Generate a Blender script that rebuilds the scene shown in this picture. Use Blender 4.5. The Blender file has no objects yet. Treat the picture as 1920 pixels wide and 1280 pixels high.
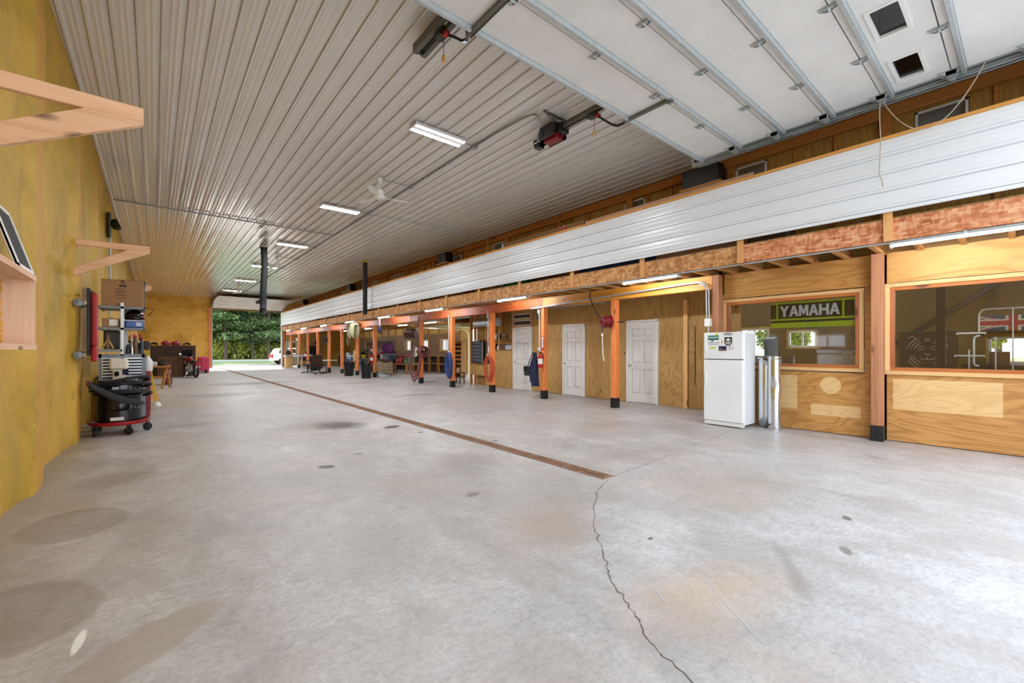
import bpy, bmesh, math, random
from mathutils import Vector, Matrix
random.seed(7)
PI = math.pi
SC = bpy.context.scene
COL = SC.collection

def lin(h):
    h = h.lstrip('#')
    v = [int(h[i:i+2], 16)/255 for i in (0, 2, 4)]
    return tuple((x/12.92 if x <= .04045 else ((x+.055)/1.055)**2.4) for x in v) + (1.0,)

# ---------------------------------------------------------------- camera
HC = 1.36
cam_d = bpy.data.cameras.new('camera')
cam = bpy.data.objects.new('camera', cam_d)
COL.objects.link(cam)
cam.location = (0, 0, HC)
cam.rotation_euler = (PI/2, 0, -math.radians(39.708))
cam_d.sensor_width = 36.0
cam_d.lens = 808/1920*36
cam_d.shift_y = 15/1920
cam_d.clip_start = .05
cam_d.clip_end = 400
SC.camera = cam

# ---------------------------------------------------------------- sky, sun, exposure
w = bpy.data.worlds.new('sky')
SC.world = w
w.use_nodes = True
nt = w.node_tree
nt.nodes.clear()
out = nt.nodes.new('ShaderNodeOutputWorld')
bg = nt.nodes.new('ShaderNodeBackground')
tc = nt.nodes.new('ShaderNodeTexCoord')
sep = nt.nodes.new('ShaderNodeSeparateXYZ')
rmp = nt.nodes.new('ShaderNodeValToRGB')
nt.links.new(tc.outputs['Generated'], sep.inputs[0])
nt.links.new(sep.outputs['Z'], rmp.inputs[0])
rmp.color_ramp.elements[0].position = 0.0
rmp.color_ramp.elements[0].color = (.92, .95, 1.0, 1)
rmp.color_ramp.elements[1].position = 0.8
rmp.color_ramp.elements[1].color = (.66, .80, 1.0, 1)
nt.links.new(rmp.outputs[0], bg.inputs[0])
bg.inputs[1].default_value = 3.75
nt.links.new(bg.outputs[0], out.inputs[0])

sun_d = bpy.data.lights.new('sun', 'SUN')
sun_d.energy = 5.0
sun_d.angle = math.radians(2.5)
sun_d.color = (1.0, .95, .86)
sun = bpy.data.objects.new('sun', sun_d)
COL.objects.link(sun)
sun.rotation_euler = (math.radians(-52), math.radians(14), 0)

vs = SC.view_settings
vs.view_transform = 'Standard'
vs.look = 'None'
vs.exposure = 0.3
vs.gamma = 1.0
vs.use_curve_mapping = False
SC.cycles.max_bounces = 8
SC.cycles.diffuse_bounces = 5
SC.cycles.glossy_bounces = 3
SC.cycles.transparent_max_bounces = 8
SC.cycles.use_adaptive_sampling = True
SC.cycles.adaptive_threshold = .03
SC.cycles.sample_clamp_indirect = 6.0
SC.cycles.caustics_reflective = False
SC.cycles.caustics_refractive = False

# ---------------------------------------------------------------- mesh helpers
class MB:
    def __init__(s):
        s.v = []; s.f = []
    def add(s, vs, fs):
        b = len(s.v)
        s.v += [tuple(p) for p in vs]
        s.f += [tuple(i+b for i in q) for q in fs]
        return s
    def box(s, a, b, m=None):
        x0, y0, z0 = a; x1, y1, z1 = b
        vs = [(x0,y0,z0),(x1,y0,z0),(x1,y1,z0),(x0,y1,z0),(x0,y0,z1),(x1,y0,z1),(x1,y1,z1),(x0,y1,z1)]
        if m is not None: vs = [m @ Vector(p) for p in vs]
        return s.add(vs, [(0,3,2,1),(4,5,6,7),(0,1,5,4),(1,2,6,5),(2,3,7,6),(3,0,4,7)])
    def bar(s, p, q, w, h, up=(0,0,1)):
        p = Vector(p); q = Vector(q); d = (q-p).normalized(); u = Vector(up)
        if abs(d.dot(u)) > .98: u = Vector((1,0,0))
        r = d.cross(u).normalized(); u = r.cross(d).normalized()
        vs = []
        for c in (p, q):
            for sx, sy in ((-1,-1),(1,-1),(1,1),(-1,1)):
                vs.append(c + r*sx*w/2 + u*sy*h/2)
        return s.add(vs, [(0,1,2,3),(7,6,5,4),(0,4,5,1),(1,5,6,2),(2,6,7,3),(3,7,4,0)])
    def cyl(s, p, q, r, r2=None, n=16, cap=True):
        if r2 is None: r2 = r
        p = Vector(p); q = Vector(q); d = (q-p).normalized()
        u = Vector((0,0,1)) if abs(d.z) < .9 else Vector((1,0,0))
        a = d.cross(u).normalized(); b = d.cross(a)
        vs = []
        for c, rr in ((p, r), (q, r2)):
            for i in range(n):
                t = 2*PI*i/n
                vs.append(c + a*math.cos(t)*rr + b*math.sin(t)*rr)
        fs = [(i, i+n, (i+1)%n+n, (i+1)%n) for i in range(n)]
        if cap:
            fs += [tuple(range(n)), tuple(range(2*n-1, n-1, -1))]
        return s.add(vs, fs)
    def tube(s, pts, r, n=8, closed=False, cap=True):
        pts = [Vector(p) for p in pts]; k = len(pts)
        prev = None; vs = []
        for i, p in enumerate(pts):
            if closed: d = pts[(i+1)%k]-pts[i-1]
            else: d = pts[min(i+1,k-1)]-pts[max(i-1,0)]
            d.normalize()
            if prev is None:
                u = Vector((0,0,1)) if abs(d.z) < .9 else Vector((1,0,0))
                a = d.cross(u).normalized()
            else:
                a = (prev - d*prev.dot(d)).normalized()
            prev = a; b = d.cross(a)
            rr = r[i] if isinstance(r, (list, tuple)) else r
            for j in range(n):
                t = 2*PI*j/n
                vs.append(p + a*math.cos(t)*rr + b*math.sin(t)*rr)
        fs = []
        for i in range(k if closed else k-1):
            i2 = (i+1) % k
            for j in range(n):
                fs.append((i*n+j, i*n+(j+1)%n, i2*n+(j+1)%n, i2*n+j))
        if cap and not closed:
            fs += [tuple(range(n-1,-1,-1)), tuple(range((k-1)*n, k*n))]
        return s.add(vs, fs)
    def lathe(s, prof, n=20, c=(0,0,0), m=None):
        vs = []; fs = []
        for r, z in prof:
            for i in range(n):
                t = 2*PI*i/n
                p = Vector((r*math.cos(t), r*math.sin(t), z))
                if m is not None: p = m @ p
                vs.append(p + Vector(c))
        k = len(prof)
        for a in range(k-1):
            for i in range(n):
                fs.append((a*n+i, a*n+(i+1)%n, (a+1)*n+(i+1)%n, (a+1)*n+i))
        if prof[0][0] > 1e-4: fs.append(tuple(range(n-1,-1,-1)))
        if prof[-1][0] > 1e-4: fs.append(tuple(range((k-1)*n, k*n)))
        return s.add(vs, fs)
    def prism(s, poly, d, m=None):
        # outline in the local XY plane, thickness d along local Z
        n = len(poly)
        vs = [Vector((x, y, 0)) for x, y in poly] + [Vector((x, y, d)) for x, y in poly]
        if m is not None: vs = [m @ p for p in vs]
        fs = [tuple(range(n-1,-1,-1)), tuple(range(n, 2*n))] + [(i, (i+1)%n, (i+1)%n+n, i+n) for i in range(n)]
        return s.add(vs, fs)
    def grid(s, fn, us, vs_):
        nu, nv = len(us), len(vs_)
        pts = [fn(u, v) for u in us for v in vs_]
        fs = [(i*nv+j, (i+1)*nv+j, (i+1)*nv+j+1, i*nv+j+1) for i in range(nu-1) for j in range(nv-1)]
        return s.add(pts, fs)
    def mesh(s, name, mat, smooth=None, bevel=0):
        me = bpy.data.meshes.new(name)
        me.from_pydata([tuple(p) for p in s.v], [], s.f)
        bm = bmesh.new(); bm.from_mesh(me)
        bmesh.ops.recalc_face_normals(bm, faces=bm.faces)
        if bevel:
            es = [e for e in bm.edges if len(e.link_faces) == 2 and e.calc_face_angle(0) > .6]
            bmesh.ops.bevel(bm, geom=es, offset=bevel, segments=1, affect='EDGES')
        bm.to_mesh(me); bm.free()
        if smooth:
            me.polygons.foreach_set('use_smooth', [True]*len(me.polygons))
            me.set_sharp_from_angle(angle=math.radians(smooth))
        me.materials.append(mat)
        return me
    def build(s, name, mat, parent=None, smooth=None, bevel=0):
        return link(name, s.mesh(name, mat, smooth, bevel), parent)

def link(name, me, parent=None, loc=None, rot=None, scale=None):
    o = bpy.data.objects.new(name, me)
    COL.objects.link(o)
    if parent is not None: o.parent = parent
    if loc is not None: o.location = loc
    if rot is not None: o.rotation_euler = rot
    if scale is not None: o.scale = scale
    return o
def tag(o, label=None, cat=None, group=None, kind=None):
    if label: o['label'] = label
    if cat: o['category'] = cat
    if group: o['group'] = group
    if kind: o['kind'] = kind
    return o
def thing(name, label, cat, loc=(0,0,0), rz=0, group=None, kind=None):
    o = bpy.data.objects.new(name, None)
    o.empty_display_size = .1
    COL.objects.link(o)
    o.location = loc; o.rotation_euler = (0, 0, rz)
    return tag(o, label, cat, group, kind)
def struct(name, label=None, cat=None):
    o = bpy.data.objects.new(name, None)
    COL.objects.link(o)
    return tag(o, label, cat, kind='structure')
def copy_tree(o, parent=None):
    c = o.copy(); COL.objects.link(c)
    if parent is not None: c.parent = parent
    for ch in list(o.children): copy_tree(ch, c)
    return c
def cr(pts, n=5):
    """smooth a polyline (Catmull-Rom)"""
    P = [Vector(p) for p in pts]; o = []
    for i in range(len(P)-1):
        a, b, c, d = P[max(i-1, 0)], P[i], P[i+1], P[min(i+2, len(P)-1)]
        for k in range(n):
            t = k/n
            o.append(.5*((2*b)+(c-a)*t+(2*a-5*b+4*c-d)*t*t+(3*b-a-3*c+d)*t**3))
    o.append(P[-1]); return o
def box(name, a, b, mat, parent=None, bevel=0):
    return MB().box(a, b).build(name, mat, parent, bevel=bevel)
def RX(a): return Matrix.Rotation(a, 4, 'X')
def RY(a): return Matrix.Rotation(a, 4, 'Y')
def RZ(a): return Matrix.Rotation(a, 4, 'Z')
def TR(x, y, z): return Matrix.Translation((x, y, z))
def frange(a, b, st):
    n = max(1, int(round((b-a)/st)))
    return [a+(b-a)*i/n for i in range(n+1)]

# ---------------------------------------------------------------- materials
class N:
    """a material's node tree, with short helpers"""
    def __init__(s, name):
        s.m = bpy.data.materials.new(name)
        s.m.use_nodes = True
        s.t = s.m.node_tree
        s.t.nodes.clear()
        s.out = s.t.nodes.new('ShaderNodeOutputMaterial')
        s.p = s.t.nodes.new('ShaderNodeBsdfPrincipled')
        s.t.links.new(s.p.outputs[0], s.out.inputs[0])
        s.co = s.t.nodes.new('ShaderNodeTexCoord').outputs['Object']
    def set(s, sock, v):
        if isinstance(v, bpy.types.NodeSocket): s.t.links.new(v, sock)
        elif v is not None:
            try: sock.default_value = v
            except Exception: sock.default_value = v[:3]
    def map(s, scale=(1,1,1), loc=(0,0,0), vec=None, rot=(0,0,0)):
        n = s.t.nodes.new('ShaderNodeMapping')
        s.set(n.inputs['Vector'], vec or s.co)
        n.inputs['Scale'].default_value = scale
        n.inputs['Location'].default_value = loc
        n.inputs['Rotation'].default_value = rot
        return n.outputs[0]
    def noise(s, scale=5, vec=None, detail=4, rough=.55, dist=0):
        n = s.t.nodes.new('ShaderNodeTexNoise')
        s.set(n.inputs['Vector'], vec or s.co)
        n.inputs['Scale'].default_value = scale
        n.inputs['Detail'].default_value = detail
        n.inputs['Roughness'].default_value = rough
        n.inputs['Distortion'].default_value = dist
        return n.outputs['Fac']
    def vor(s, scale=5, vec=None, feat='F1', outp='Distance', rnd=1.0):
        n = s.t.nodes.new('ShaderNodeTexVoronoi')
        n.feature = feat
        s.set(n.inputs['Vector'], vec or s.co)
        n.inputs['Scale'].default_value = scale
        n.inputs['Randomness'].default_value = rnd
        return n.outputs[outp]
    def ramp(s, fac, *stops):
        n = s.t.nodes.new('ShaderNodeValToRGB')
        s.set(n.inputs[0], fac)
        e = n.color_ramp.elements
        while len(e) < len(stops): e.new(.5)
        for k, (p, c) in zip(e, stops):
            k.position = p
            k.color = lin(c) if isinstance(c, str) else ((c, c, c, 1) if isinstance(c, (int, float)) else c)
        return n.outputs[0]
    def mix(s, fac, a, b, mode='MIX'):
        n = s.t.nodes.new('ShaderNodeMix')
        n.data_type = 'RGBA'; n.blend_type = mode
        s.set(n.inputs[0], fac)
        for k, v in ((6, a), (7, b)):
            s.set(n.inputs[k], lin(v) if isinstance(v, str) else v)
        return n.outputs[2]
    def math(s, op, a, b=None, c=None):
        n = s.t.nodes.new('ShaderNodeMath')
        n.operation = op
        for i, v in enumerate((a, b, c)):
            if v is not None: s.set(n.inputs[i], v)
        return n.outputs[0]
    def xyz(s, vec=None):
        n = s.t.nodes.new('ShaderNodeSeparateXYZ')
        s.set(n.inputs[0], vec or s.co)
        return n.outputs
    def rand(s):
        return s.t.nodes.new('ShaderNodeObjectInfo').outputs['Random']
    def shift(s):
        # object coordinates moved by a random amount per object, so that copies do not repeat
        n = s.t.nodes.new('ShaderNodeVectorMath'); n.operation = 'ADD'
        m = s.t.nodes.new('ShaderNodeMath'); m.operation = 'MULTIPLY'
        s.t.links.new(s.rand(), m.inputs[0]); m.inputs[1].default_value = 37.0
        s.t.links.new(s.co, n.inputs[0]); s.t.links.new(m.outputs[0], n.inputs[1])
        return n.outputs[0]
    def bump(s, h, strength=.3, dist=.02):
        n = s.t.nodes.new('ShaderNodeBump')
        n.inputs['Strength'].default_value = strength
        n.inputs['Distance'].default_value = dist
        s.set(n.inputs['Height'], h)
        s.t.links.new(n.outputs[0], s.p.inputs['Normal'])
    def fin(s, col, rough=.6, metal=0, spec=None):
        s.set(s.p.inputs['Base Color'], lin(col) if isinstance(col, str) else col)
        s.set(s.p.inputs['Roughness'], rough)
        s.set(s.p.inputs['Metallic'], metal)
        if spec is not None: s.p.inputs['Specular IOR Level'].default_value = spec
        return s.m

def plain(name, col, rough=.5, metal=0, var=.12, scale=9, bump=0, spec=None):
    n = N(name)
    f = n.noise(scale, n.shift(), 4, .6)
    c = lin(col)
    lo = tuple(x*(1-var) for x in c[:3])+(1,)
    hi = tuple(min(1, x*(1+var)) for x in c[:3])+(1,)
    cc = n.ramp(f, (.3, lo), (.7, hi))
    if bump: n.bump(n.noise(scale*6, None, 3), bump, .004)
    r = n.math('MULTIPLY_ADD', f, .12, rough-.06)
    return n.fin(cc, r, metal, spec)

def lumber(name, c1, c2, dark, axis='Z', rough=.62, knots=True, gscale=1.0, knot_c='#3a1e0c'):
    n = N(name)
    v = n.shift()
    sc = {'X': (.35, 7, 7), 'Y': (7, .35, 7), 'Z': (7, 7, .35)}[axis]
    f = n.noise(gscale*2.2, n.map(sc, vec=v), 5, .6, .6)
    g = n.noise(gscale*9, n.map(sc, vec=v), 3, .6)
    col = n.ramp(f, (.3, c1), (.55, c2), (.72, dark))
    col = n.mix(n.math('MULTIPLY', g, .35), col, c1, 'MULTIPLY')
    rn = n.math('MULTIPLY_ADD', n.rand(), .2, 1.0)
    col = n.mix(1.0, col, rn, 'MULTIPLY')
    if knots:
        ks = {'X': (1.0, 3, 3), 'Y': (3, 1.0, 3), 'Z': (3, 3, 1.0)}[axis]
        d = n.vor(1.25, n.map(ks, vec=v))
        k = n.ramp(d, (.06, 1.0), (.13, 0.0))
        col = n.mix(n.math('MULTIPLY', k, .8), col, knot_c)
    n.bump(f, .12, .004)
    return n.fin(col, rough)

def plyboard(name, c1, c2, c3, axis='Z', scale=1.0, patches=(), patch_c='#e8c68c', rough=.6, knot=.5, swirl=1.2):
    """softwood plywood: wide flame figure along an axis, a few knots; patches are unfaded shapes (kind, y, z, a, b)"""
    n = N(name)
    v = n.shift() if not patches else n.co
    sc = {'Z': (1.8, 1.8, .32), 'Y': (1.8, .36, 1.8), 'X': (.36, 1.8, 1.8)}[axis]
    base = n.noise(scale*1.1, n.map(sc, vec=v), 2.5, .45, swirl)
    rings = n.math('SINE', n.math('MULTIPLY', base, 85.0))
    rings = n.math('MULTIPLY_ADD', rings, .5, .5)
    fine = n.noise(scale*14, n.map(sc, vec=v), 3, .6)
    cl = n.noise(.9, v, 2)
    col = n.ramp(cl, (.3, c1), (.7, c2))
    rr = n.math('MULTIPLY', n.math('POWER', rings, 2.2), .55)
    col = n.mix(rr, col, c3)
    col = n.mix(n.math('MULTIPLY', n.ramp(fine, (.45, 0.0), (.75, 1.0)), .3), col, c3)
    if patches:
        x, y, z = n.xyz()
        tot = None
        for kind, py, pz, a, b in patches:
            dy = n.math('ABSOLUTE', n.math('SUBTRACT', y, py)); dz = n.math('ABSOLUTE', n.math('SUBTRACT', z, pz))
            if kind == 'rect':
                m = n.math('MULTIPLY', n.math('LESS_THAN', dy, a), n.math('LESS_THAN', dz, b))
            else:
                r2 = n.math('ADD', n.math('POWER', dy, 2.0), n.math('POWER', dz, 2.0))
                m = n.math('LESS_THAN', r2, a*a)
            tot = m if tot is None else n.math('MAXIMUM', tot, m)
        pc = n.mix(n.math('MULTIPLY', rr, .45), patch_c, c1)
        col = n.mix(n.math('MULTIPLY', tot, .8), col, pc)
    d = n.vor(1.35, n.map({'Z': (1.6, 1.6, .8), 'Y': (1.6, .8, 1.6), 'X': (.8, 1.6, 1.6)}[axis], vec=v))
    k = n.ramp(d, (.035, 1.0), (.065, 0.0))
    col = n.mix(n.math('MULTIPLY', k, knot), col, '#2e1708')
    n.bump(fine, .08, .003)
    return n.fin(col, rough)

def osb(name, c1, c2, c3):
    n = N(name)
    v = n.map((4, 4, 9))
    wob = n.noise(3.0, None, 3)
    a = n.vor(8, n.map((3, 1.1, 3.8), vec=n.shift(), rot=(.3, 0, 0)), 'F1', 'Color')
    s_ = n.t.nodes.new('ShaderNodeSeparateColor'); n.t.links.new(a, s_.inputs[0])
    b = n.vor(9, n.map((3, 3.4, 1.2), (3, 5, 2), n.shift(), (.6, .2, .4)), 'F1', 'Color')
    s2 = n.t.nodes.new('ShaderNodeSeparateColor'); n.t.links.new(b, s2.inputs[0])
    f = n.math('MULTIPLY_ADD', s_.outputs[0], .55, n.math('MULTIPLY', s2.outputs[1], .45))
    f = n.math('MULTIPLY_ADD', n.noise(22, n.map((1, .5, 1.6)), 3), .35, n.math('MULTIPLY', f, .8))
    col = n.ramp(f, (.22, c3), (.5, c1), (.85, c2))
    n.bump(f, .2, .004)
    return n.fin(col, .6)

M = {}
# ---- concrete floor
n = N('concrete')
x, y, z = n.xyz()
cl = n.noise(.42, None, 5, .6, .6)
md = n.noise(2.3, n.map((1.0, .55, 1)), 6, .68, .4)
fn = n.noise(34, None, 4, .7)
col = n.ramp(cl, (.3, '#b9b5b0'), (.5, '#cbc8c4'), (.7, '#d9d8d6'))
col = n.mix(n.ramp(md, (.40, .7), (.58, 0.0)), col, '#b1aba4')
# rusty and tan wear
tan = n.ramp(n.noise(.55, n.map((1, 1, 1), (11, 4, 0)), 5, .62), (.52, 0.0), (.74, .6))
col = n.mix(tan, col, '#c6ae96')
gr = n.ramp(n.noise(.8, n.map((1, 1, 1), (31, 7, 0)), 5, .66), (.53, 0.0), (.75, .5))
col = n.mix(gr, col, '#8d8a88')
# tyre scuffs running round in arcs
sc = n.ramp(n.noise(6, n.map((.5, 3.2, 1), (2, 3, 0), rot=(0, 0, .7)), 5, .7, 1.0), (.56, 0.0), (.7, .34))
col = n.mix(n.math('MULTIPLY', sc, n.ramp(cl, (.4, 1.0), (.6, 0.0))), col, '#7e7b78')
col = n.mix(n.ramp(n.noise(5.5, n.map((1, .8, 1), (7, 2, 0)), 7, .74, .3), (.36, .5), (.52, 0.0)), col, '#a8a29c')
col = n.mix(n.ramp(n.noise(16, n.map((.7, 1.6, 1), (1, 8, 0), rot=(0, 0, .5)), 5, .7, .6), (.36, .34), (.5, 0.0)), col, '#989390')
col = n.mix(n.ramp(fn, (.35, .35), (.6, 0.0)), col, '#8f8b87')
col = n.mix(n.ramp(n.vor(3.1, n.map((1, 1, 1), (4, 6, 0))), (.012, .8), (.03, 0.0)), col, '#57514b')
lt = n.ramp(n.noise(9, n.map((1, 1, 1), (5, 9, 0)), 6, .75), (.62, 0.0), (.75, .5))
col = n.mix(lt, col, '#e2e0dc')
# dirt gathered along the foam wall
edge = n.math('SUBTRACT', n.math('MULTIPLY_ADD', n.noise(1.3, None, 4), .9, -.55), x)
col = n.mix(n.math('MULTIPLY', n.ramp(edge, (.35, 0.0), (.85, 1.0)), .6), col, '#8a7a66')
# stains, and first a small white streak, each with its own place: (x, y, rx, ry, turn, colour, amount, softness)
FLOOR_MARKS = [(-.27, 2.83, .022, .13, -.09, '#f4f4f2', .95, .3), (-.48, 4.76, .33, .42, .1, '#857766', .62, .1), (-.55, 3.3, .34, .45, .35, '#7e7063', .66, .12), (-.05, 2.6, .16, .42, -.95, '#a69989', .62, .15),
          (-.3, 6.1, .45, .4, .0, '#85745c', .5, .4),
          (2.55, 7.95, .5, .62, .35, '#332e29', 1.0, .6), (2.2, 8.25, .9, .7, .35, '#7b7067', .5, .7), (3.22, 7.18, .2, .13, .4, '#3f3933', 1.0, .35), (1.54, 5.22, .09, .12, .9, '#3d3834', .95, .35),
          (3.36, 6.4, .06, .06, 0, '#4a4540', .9, .35), (2.05, 5.6, .08, .05, 0, '#6e655c', .8, .4), (2.3, 3.35, .1, .07, .2, '#7c736a', .8, .5),
          (3.9, 5.1, .07, .05, 0, '#4c4741', .8, .4), (2.75, 1.75, .03, .02, 0, '#3d3935', .9, .4), (3.6, .8, .09, .04, .5, '#7b726a', .8, .4), (4.3, .95, .07, .04, .4, '#6b635c', .9, .4),
          (7.0, 1.25, .16, .03, 1.2, '#7d7063', .8, .4), (2.35, 2.4, .7, .45, .5, '#b3926f', .5, .8), (2.4, 1.15, .75, .36, -.3, '#c3a27c', .62, .8), (2.9, .87, .32, .07, .5, '#857d74', .6, .7), (3.2, 1.05, .3, .06, .6, '#8f877d', .55, .7),
          (2.9, 4.3, .8, .5, .3, '#8b8681', .45, .8), (5.0, 3.4, .7, .45, .1, '#8d8781', .45, .75), (6.2, 4.9, .9, .5, .1, '#a88e70', .4, .8),
          (6.0, 11.8, 1.2, .3, .1, '#7b7066', .5, .7), (1.5, 15.5, 1.2, .8, .1, '#6c6259', .55, .7), (3.0, 20, 2.2, 1.1, .1, '#5f574e', .6, .7), (8.9, 16.2, .5, .5, .1, '#4f4841', .8, .6),
          (6.5, 17.5, 1.1, .5, .0, '#6c6258', .55, .7), (6.4, 22.5, 2.0, 2.4, 0, '#7c7263', .5, .9)]
wob = n.math('MULTIPLY_ADD', n.noise(4.5, None, 5, .7), 1.3, -.65)
for sx, sy, rx, ry, an, sc_, am, so in FLOOR_MARKS:
    mv = n.map((1, 1, 1), (-sx, -sy, 0))
    a, b, _ = n.xyz(n.map((1/rx, 1/ry, 1), vec=n.map((1, 1, 1), vec=mv, rot=(0, 0, -an))))
    d = n.math('SQRT', n.math('ADD', n.math('POWER', a, 2.0), n.math('POWER', b, 2.0)))
    d = n.math('MULTIPLY_ADD', wob, min(.55, so), d)
    k = n.ramp(d, (max(0, 1-so), am*(.72 if sy < 6.2 and rx > .25 else .95)), (1.0, 0.0))
    col = n.mix(k, col, sc_)
rg = n.math('MULTIPLY_ADD', md, .35, .26)
n.bump(n.math('ADD', fn, n.math('MULTIPLY', md, 2.0)), .12, .004)
M['concrete'] = n.fin(col, rg, 0, .4)

# ---- sprayed foam
def foam(name, cA, cB, cC, axis):
    n = N(name)
    x, y, z = n.xyz()
    a = n.noise(.8, None, 5, .65, .6)
    b = n.noise(3.6, None, 5, .65, .8)
    col = n.ramp(a, (.3, cA), (.52, cB), (.72, cC))
    st = n.ramp(n.noise(1.2, n.map((1, 2.0, .7), rot=(.65, 0, 0)), 4, .55, 1.6), (.60, 0.0), (.655, .3), (.70, 0.0))
    col = n.mix(st, col, '#6f5a1c')
    col = n.mix(n.ramp(b, (.55, 0.0), (.75, .35)), col, cA)
    if axis == 'Y':
        # the foam over the posts is thinner and reads warmer
        t = n.math('FRACT', n.math('DIVIDE', n.math('ADD', y, 28.5-5.95), 2.85))
        k = n.math('MULTIPLY', n.ramp(t, (.0, 0.3), (.06, 1.0), (.13, 1.0), (.15, 0.0)), .5)
        col = n.mix(k, col, '#c58633')
    sp = n.ramp(n.vor(2.2, None), (.015, 1.0), (.03, 0.0))
    col = n.mix(n.math('MULTIPLY', sp, .5), col, '#e8d9a0')
    fine = n.noise(45, None, 4, .7)
    n.bump(n.math('ADD', n.math('MULTIPLY', b, 2.5), n.math('MULTIPLY', fine, .5)), .35, .02)
    return n.fin(col, .62)
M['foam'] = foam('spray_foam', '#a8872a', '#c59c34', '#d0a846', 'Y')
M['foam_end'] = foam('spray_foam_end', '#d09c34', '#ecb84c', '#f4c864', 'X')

# ---- metal sheet
def sheet(name, col, rough, coat=.6, cr_=None):
    n = N(name)
    f = n.noise(1.4, n.map((1, .25, 1), vec=n.shift()), 4, .6)
    c = lin(col)
    cc = n.ramp(f, (.3, tuple(v*.96 for v in c[:3])+(1,)), (.7, c))
    n.bump(n.noise(1.1, n.map((2.2, .5, 2.2)), 2, .5), .12, .012)
    n.p.inputs['Coat Weight'].default_value = coat
    n.p.inputs['Coat Roughness'].default_value = cr_ or rough*.75
    return n.fin(cc, n.math('MULTIPLY_ADD', f, .1, rough-.05), 0, .6)
M['ceil_metal'] = sheet('ceiling_sheet_metal', '#dedbd6', .24, 1.0, .1)
M['siding_metal'] = sheet('siding_sheet_metal', '#e6e9ec', .36)
M['galv'] = plain('galvanised_steel', '#bfc6c8', .42, .55, .1, 14)
M['galv_matte'] = plain('galvanised_steel_dull', '#b4bcc0', .5, .6, .1, 10)
M['conduit'] = plain('grey_conduit', '#9b9c9a', .4, .75, .1, 6)
M['duct'] = plain('bright_duct_metal', '#dcdfe2', .16, 1.0, .06, 3)
M['alu'] = plain('pale_metal', '#c9ccce', .32, .9, .06, 8)
M['chrome'] = plain('chrome', '#e2e4e6', .12, 1.0, .04, 6)
M['dark_steel'] = plain('dark_steel', '#4a4a46', .45, .6, .15, 9)
M['grey_steel'] = plain('grey_painted_steel', '#7f868c', .45, .3, .1, 9)
M['opener_grey'] = plain('opener_rail_grey', '#6d6c62', .5, .5, .12, 9)
M['white_door'] = plain('white_door_paint', '#e6e5e1', .42, 0, .03, 3)
M['white_trim'] = plain('white_trim_paint', '#eeeeec', .45, 0, .03, 3)
M['white_panel'] = plain('white_panel_paint', '#e2e0dc', .42, 0, .05, 2.2)
M['white_plastic'] = plain('white_plastic', '#e4e4de', .4, 0, .05, 6)
M['cream_plastic'] = plain('cream_plastic', '#ded7bf', .45, 0, .07, 6)
M['vinyl'] = plain('white_vinyl', '#f0f0ee', .35, 0, .03, 4)
M['fridge_white'] = plain('fridge_enamel', '#eceeee', .24, 0, .025, 2)
M['black'] = plain('black_plastic', '#101112', .42, 0, .25, 7)
M['black_gloss'] = plain('black_gloss', '#0f1012', .2, 0, .2, 7)
M['black_matte'] = plain('black_rubber', '#1c1c1d', .75, 0, .25, 7)
M['boot'] = plain('black_post_boot', '#16171a', .5, 0, .25, 16, .2)
M['charcoal'] = plain('charcoal_fabric', '#2a2826', .85, 0, .2, 20, .2)
M['navy'] = plain('navy_cloth', '#1b2242', .85, 0, .2, 18, .2)
M['red'] = plain('red_paint', '#a31520', .35, 0, .15, 7)
M['deep_red'] = plain('deep_red_paint', '#7c1018', .38, 0, .15, 7)
M['magenta'] = plain('crimson_plastic', '#8e1036', .35, 0, .12, 7)
M['ext_red'] = plain('extinguisher_red', '#c01c1c', .25, 0, .08, 7)
M['sign_red'] = plain('sign_red', '#b5281f', .5, 0, .05, 7)
M['sign_white'] = plain('sign_white', '#efefec', .5, 0, .03, 7)
M['pink_drum'] = plain('faded_red_drum', '#c8385a', .4, 0, .15, 6)
M['cardboard'] = plain('cardboard', '#a07850', .8, 0, .08, 5, .1)
M['cardboard_d'] = plain('dark_cardboard', '#6e4f36', .8, 0, .1, 5, .1)
M['print'] = plain('printed_ink', '#5b4632', .8, 0, .1, 6)
M['ink'] = plain('black_ink', '#2a2d31', .6, 0, .1, 6)
M['blue'] = plain('blue_plastic', '#3d66ad', .35, 0, .12, 6)
M['blue_hose'] = plain('blue_hose_rubber', '#2c4a86', .5, 0, .15, 12)
M['blue_box'] = plain('slate_blue_plastic', '#33465a', .4, 0, .1, 6)
M['blue_tarp'] = plain('dark_blue_plastic', '#182a5a', .4, 0, .15, 6)
M['orange_cord'] = plain('orange_cord_rubber', '#c65a34', .5, 0, .12, 12)
M['red_hose'] = plain('maroon_hose_rubber', '#7d3d40', .55, 0, .15, 12)
M['olive_hose'] = plain('olive_hose', '#8d8763', .55, 0, .18, 12)
M['pale_rope'] = plain('pale_rope', '#b9ad93', .8, 0, .12, 30)
M['rope_tag'] = plain('wooden_pull_handle', '#d3ad68', .6, 0, .12, 12)
M['yellow'] = plain('yellow_paint', '#c9b32a', .45, 0, .1, 6)
M['green'] = plain('green_plastic', '#1d7a50', .4, 0, .12, 6)
M['teal'] = plain('teal_plastic', '#2d6a6b', .4, 0, .12, 6)
M['purple'] = plain('purple_fabric', '#54184e', .8, 0, .15, 8, .2)
M['pink'] = plain('pink_card', '#c38a8e', .7, 0, .12, 6)
M['rust_grate'] = plain('rusty_iron', '#8f6c52', .75, .1, .3, 5, .4)
M['drain_dark'] = plain('drain_dirt', '#4a382b', .9, 0, .3, 9)
M['hardboard'] = plain('brown_hardboard', '#86683f', .6, 0, .12, 1.5)
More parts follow.
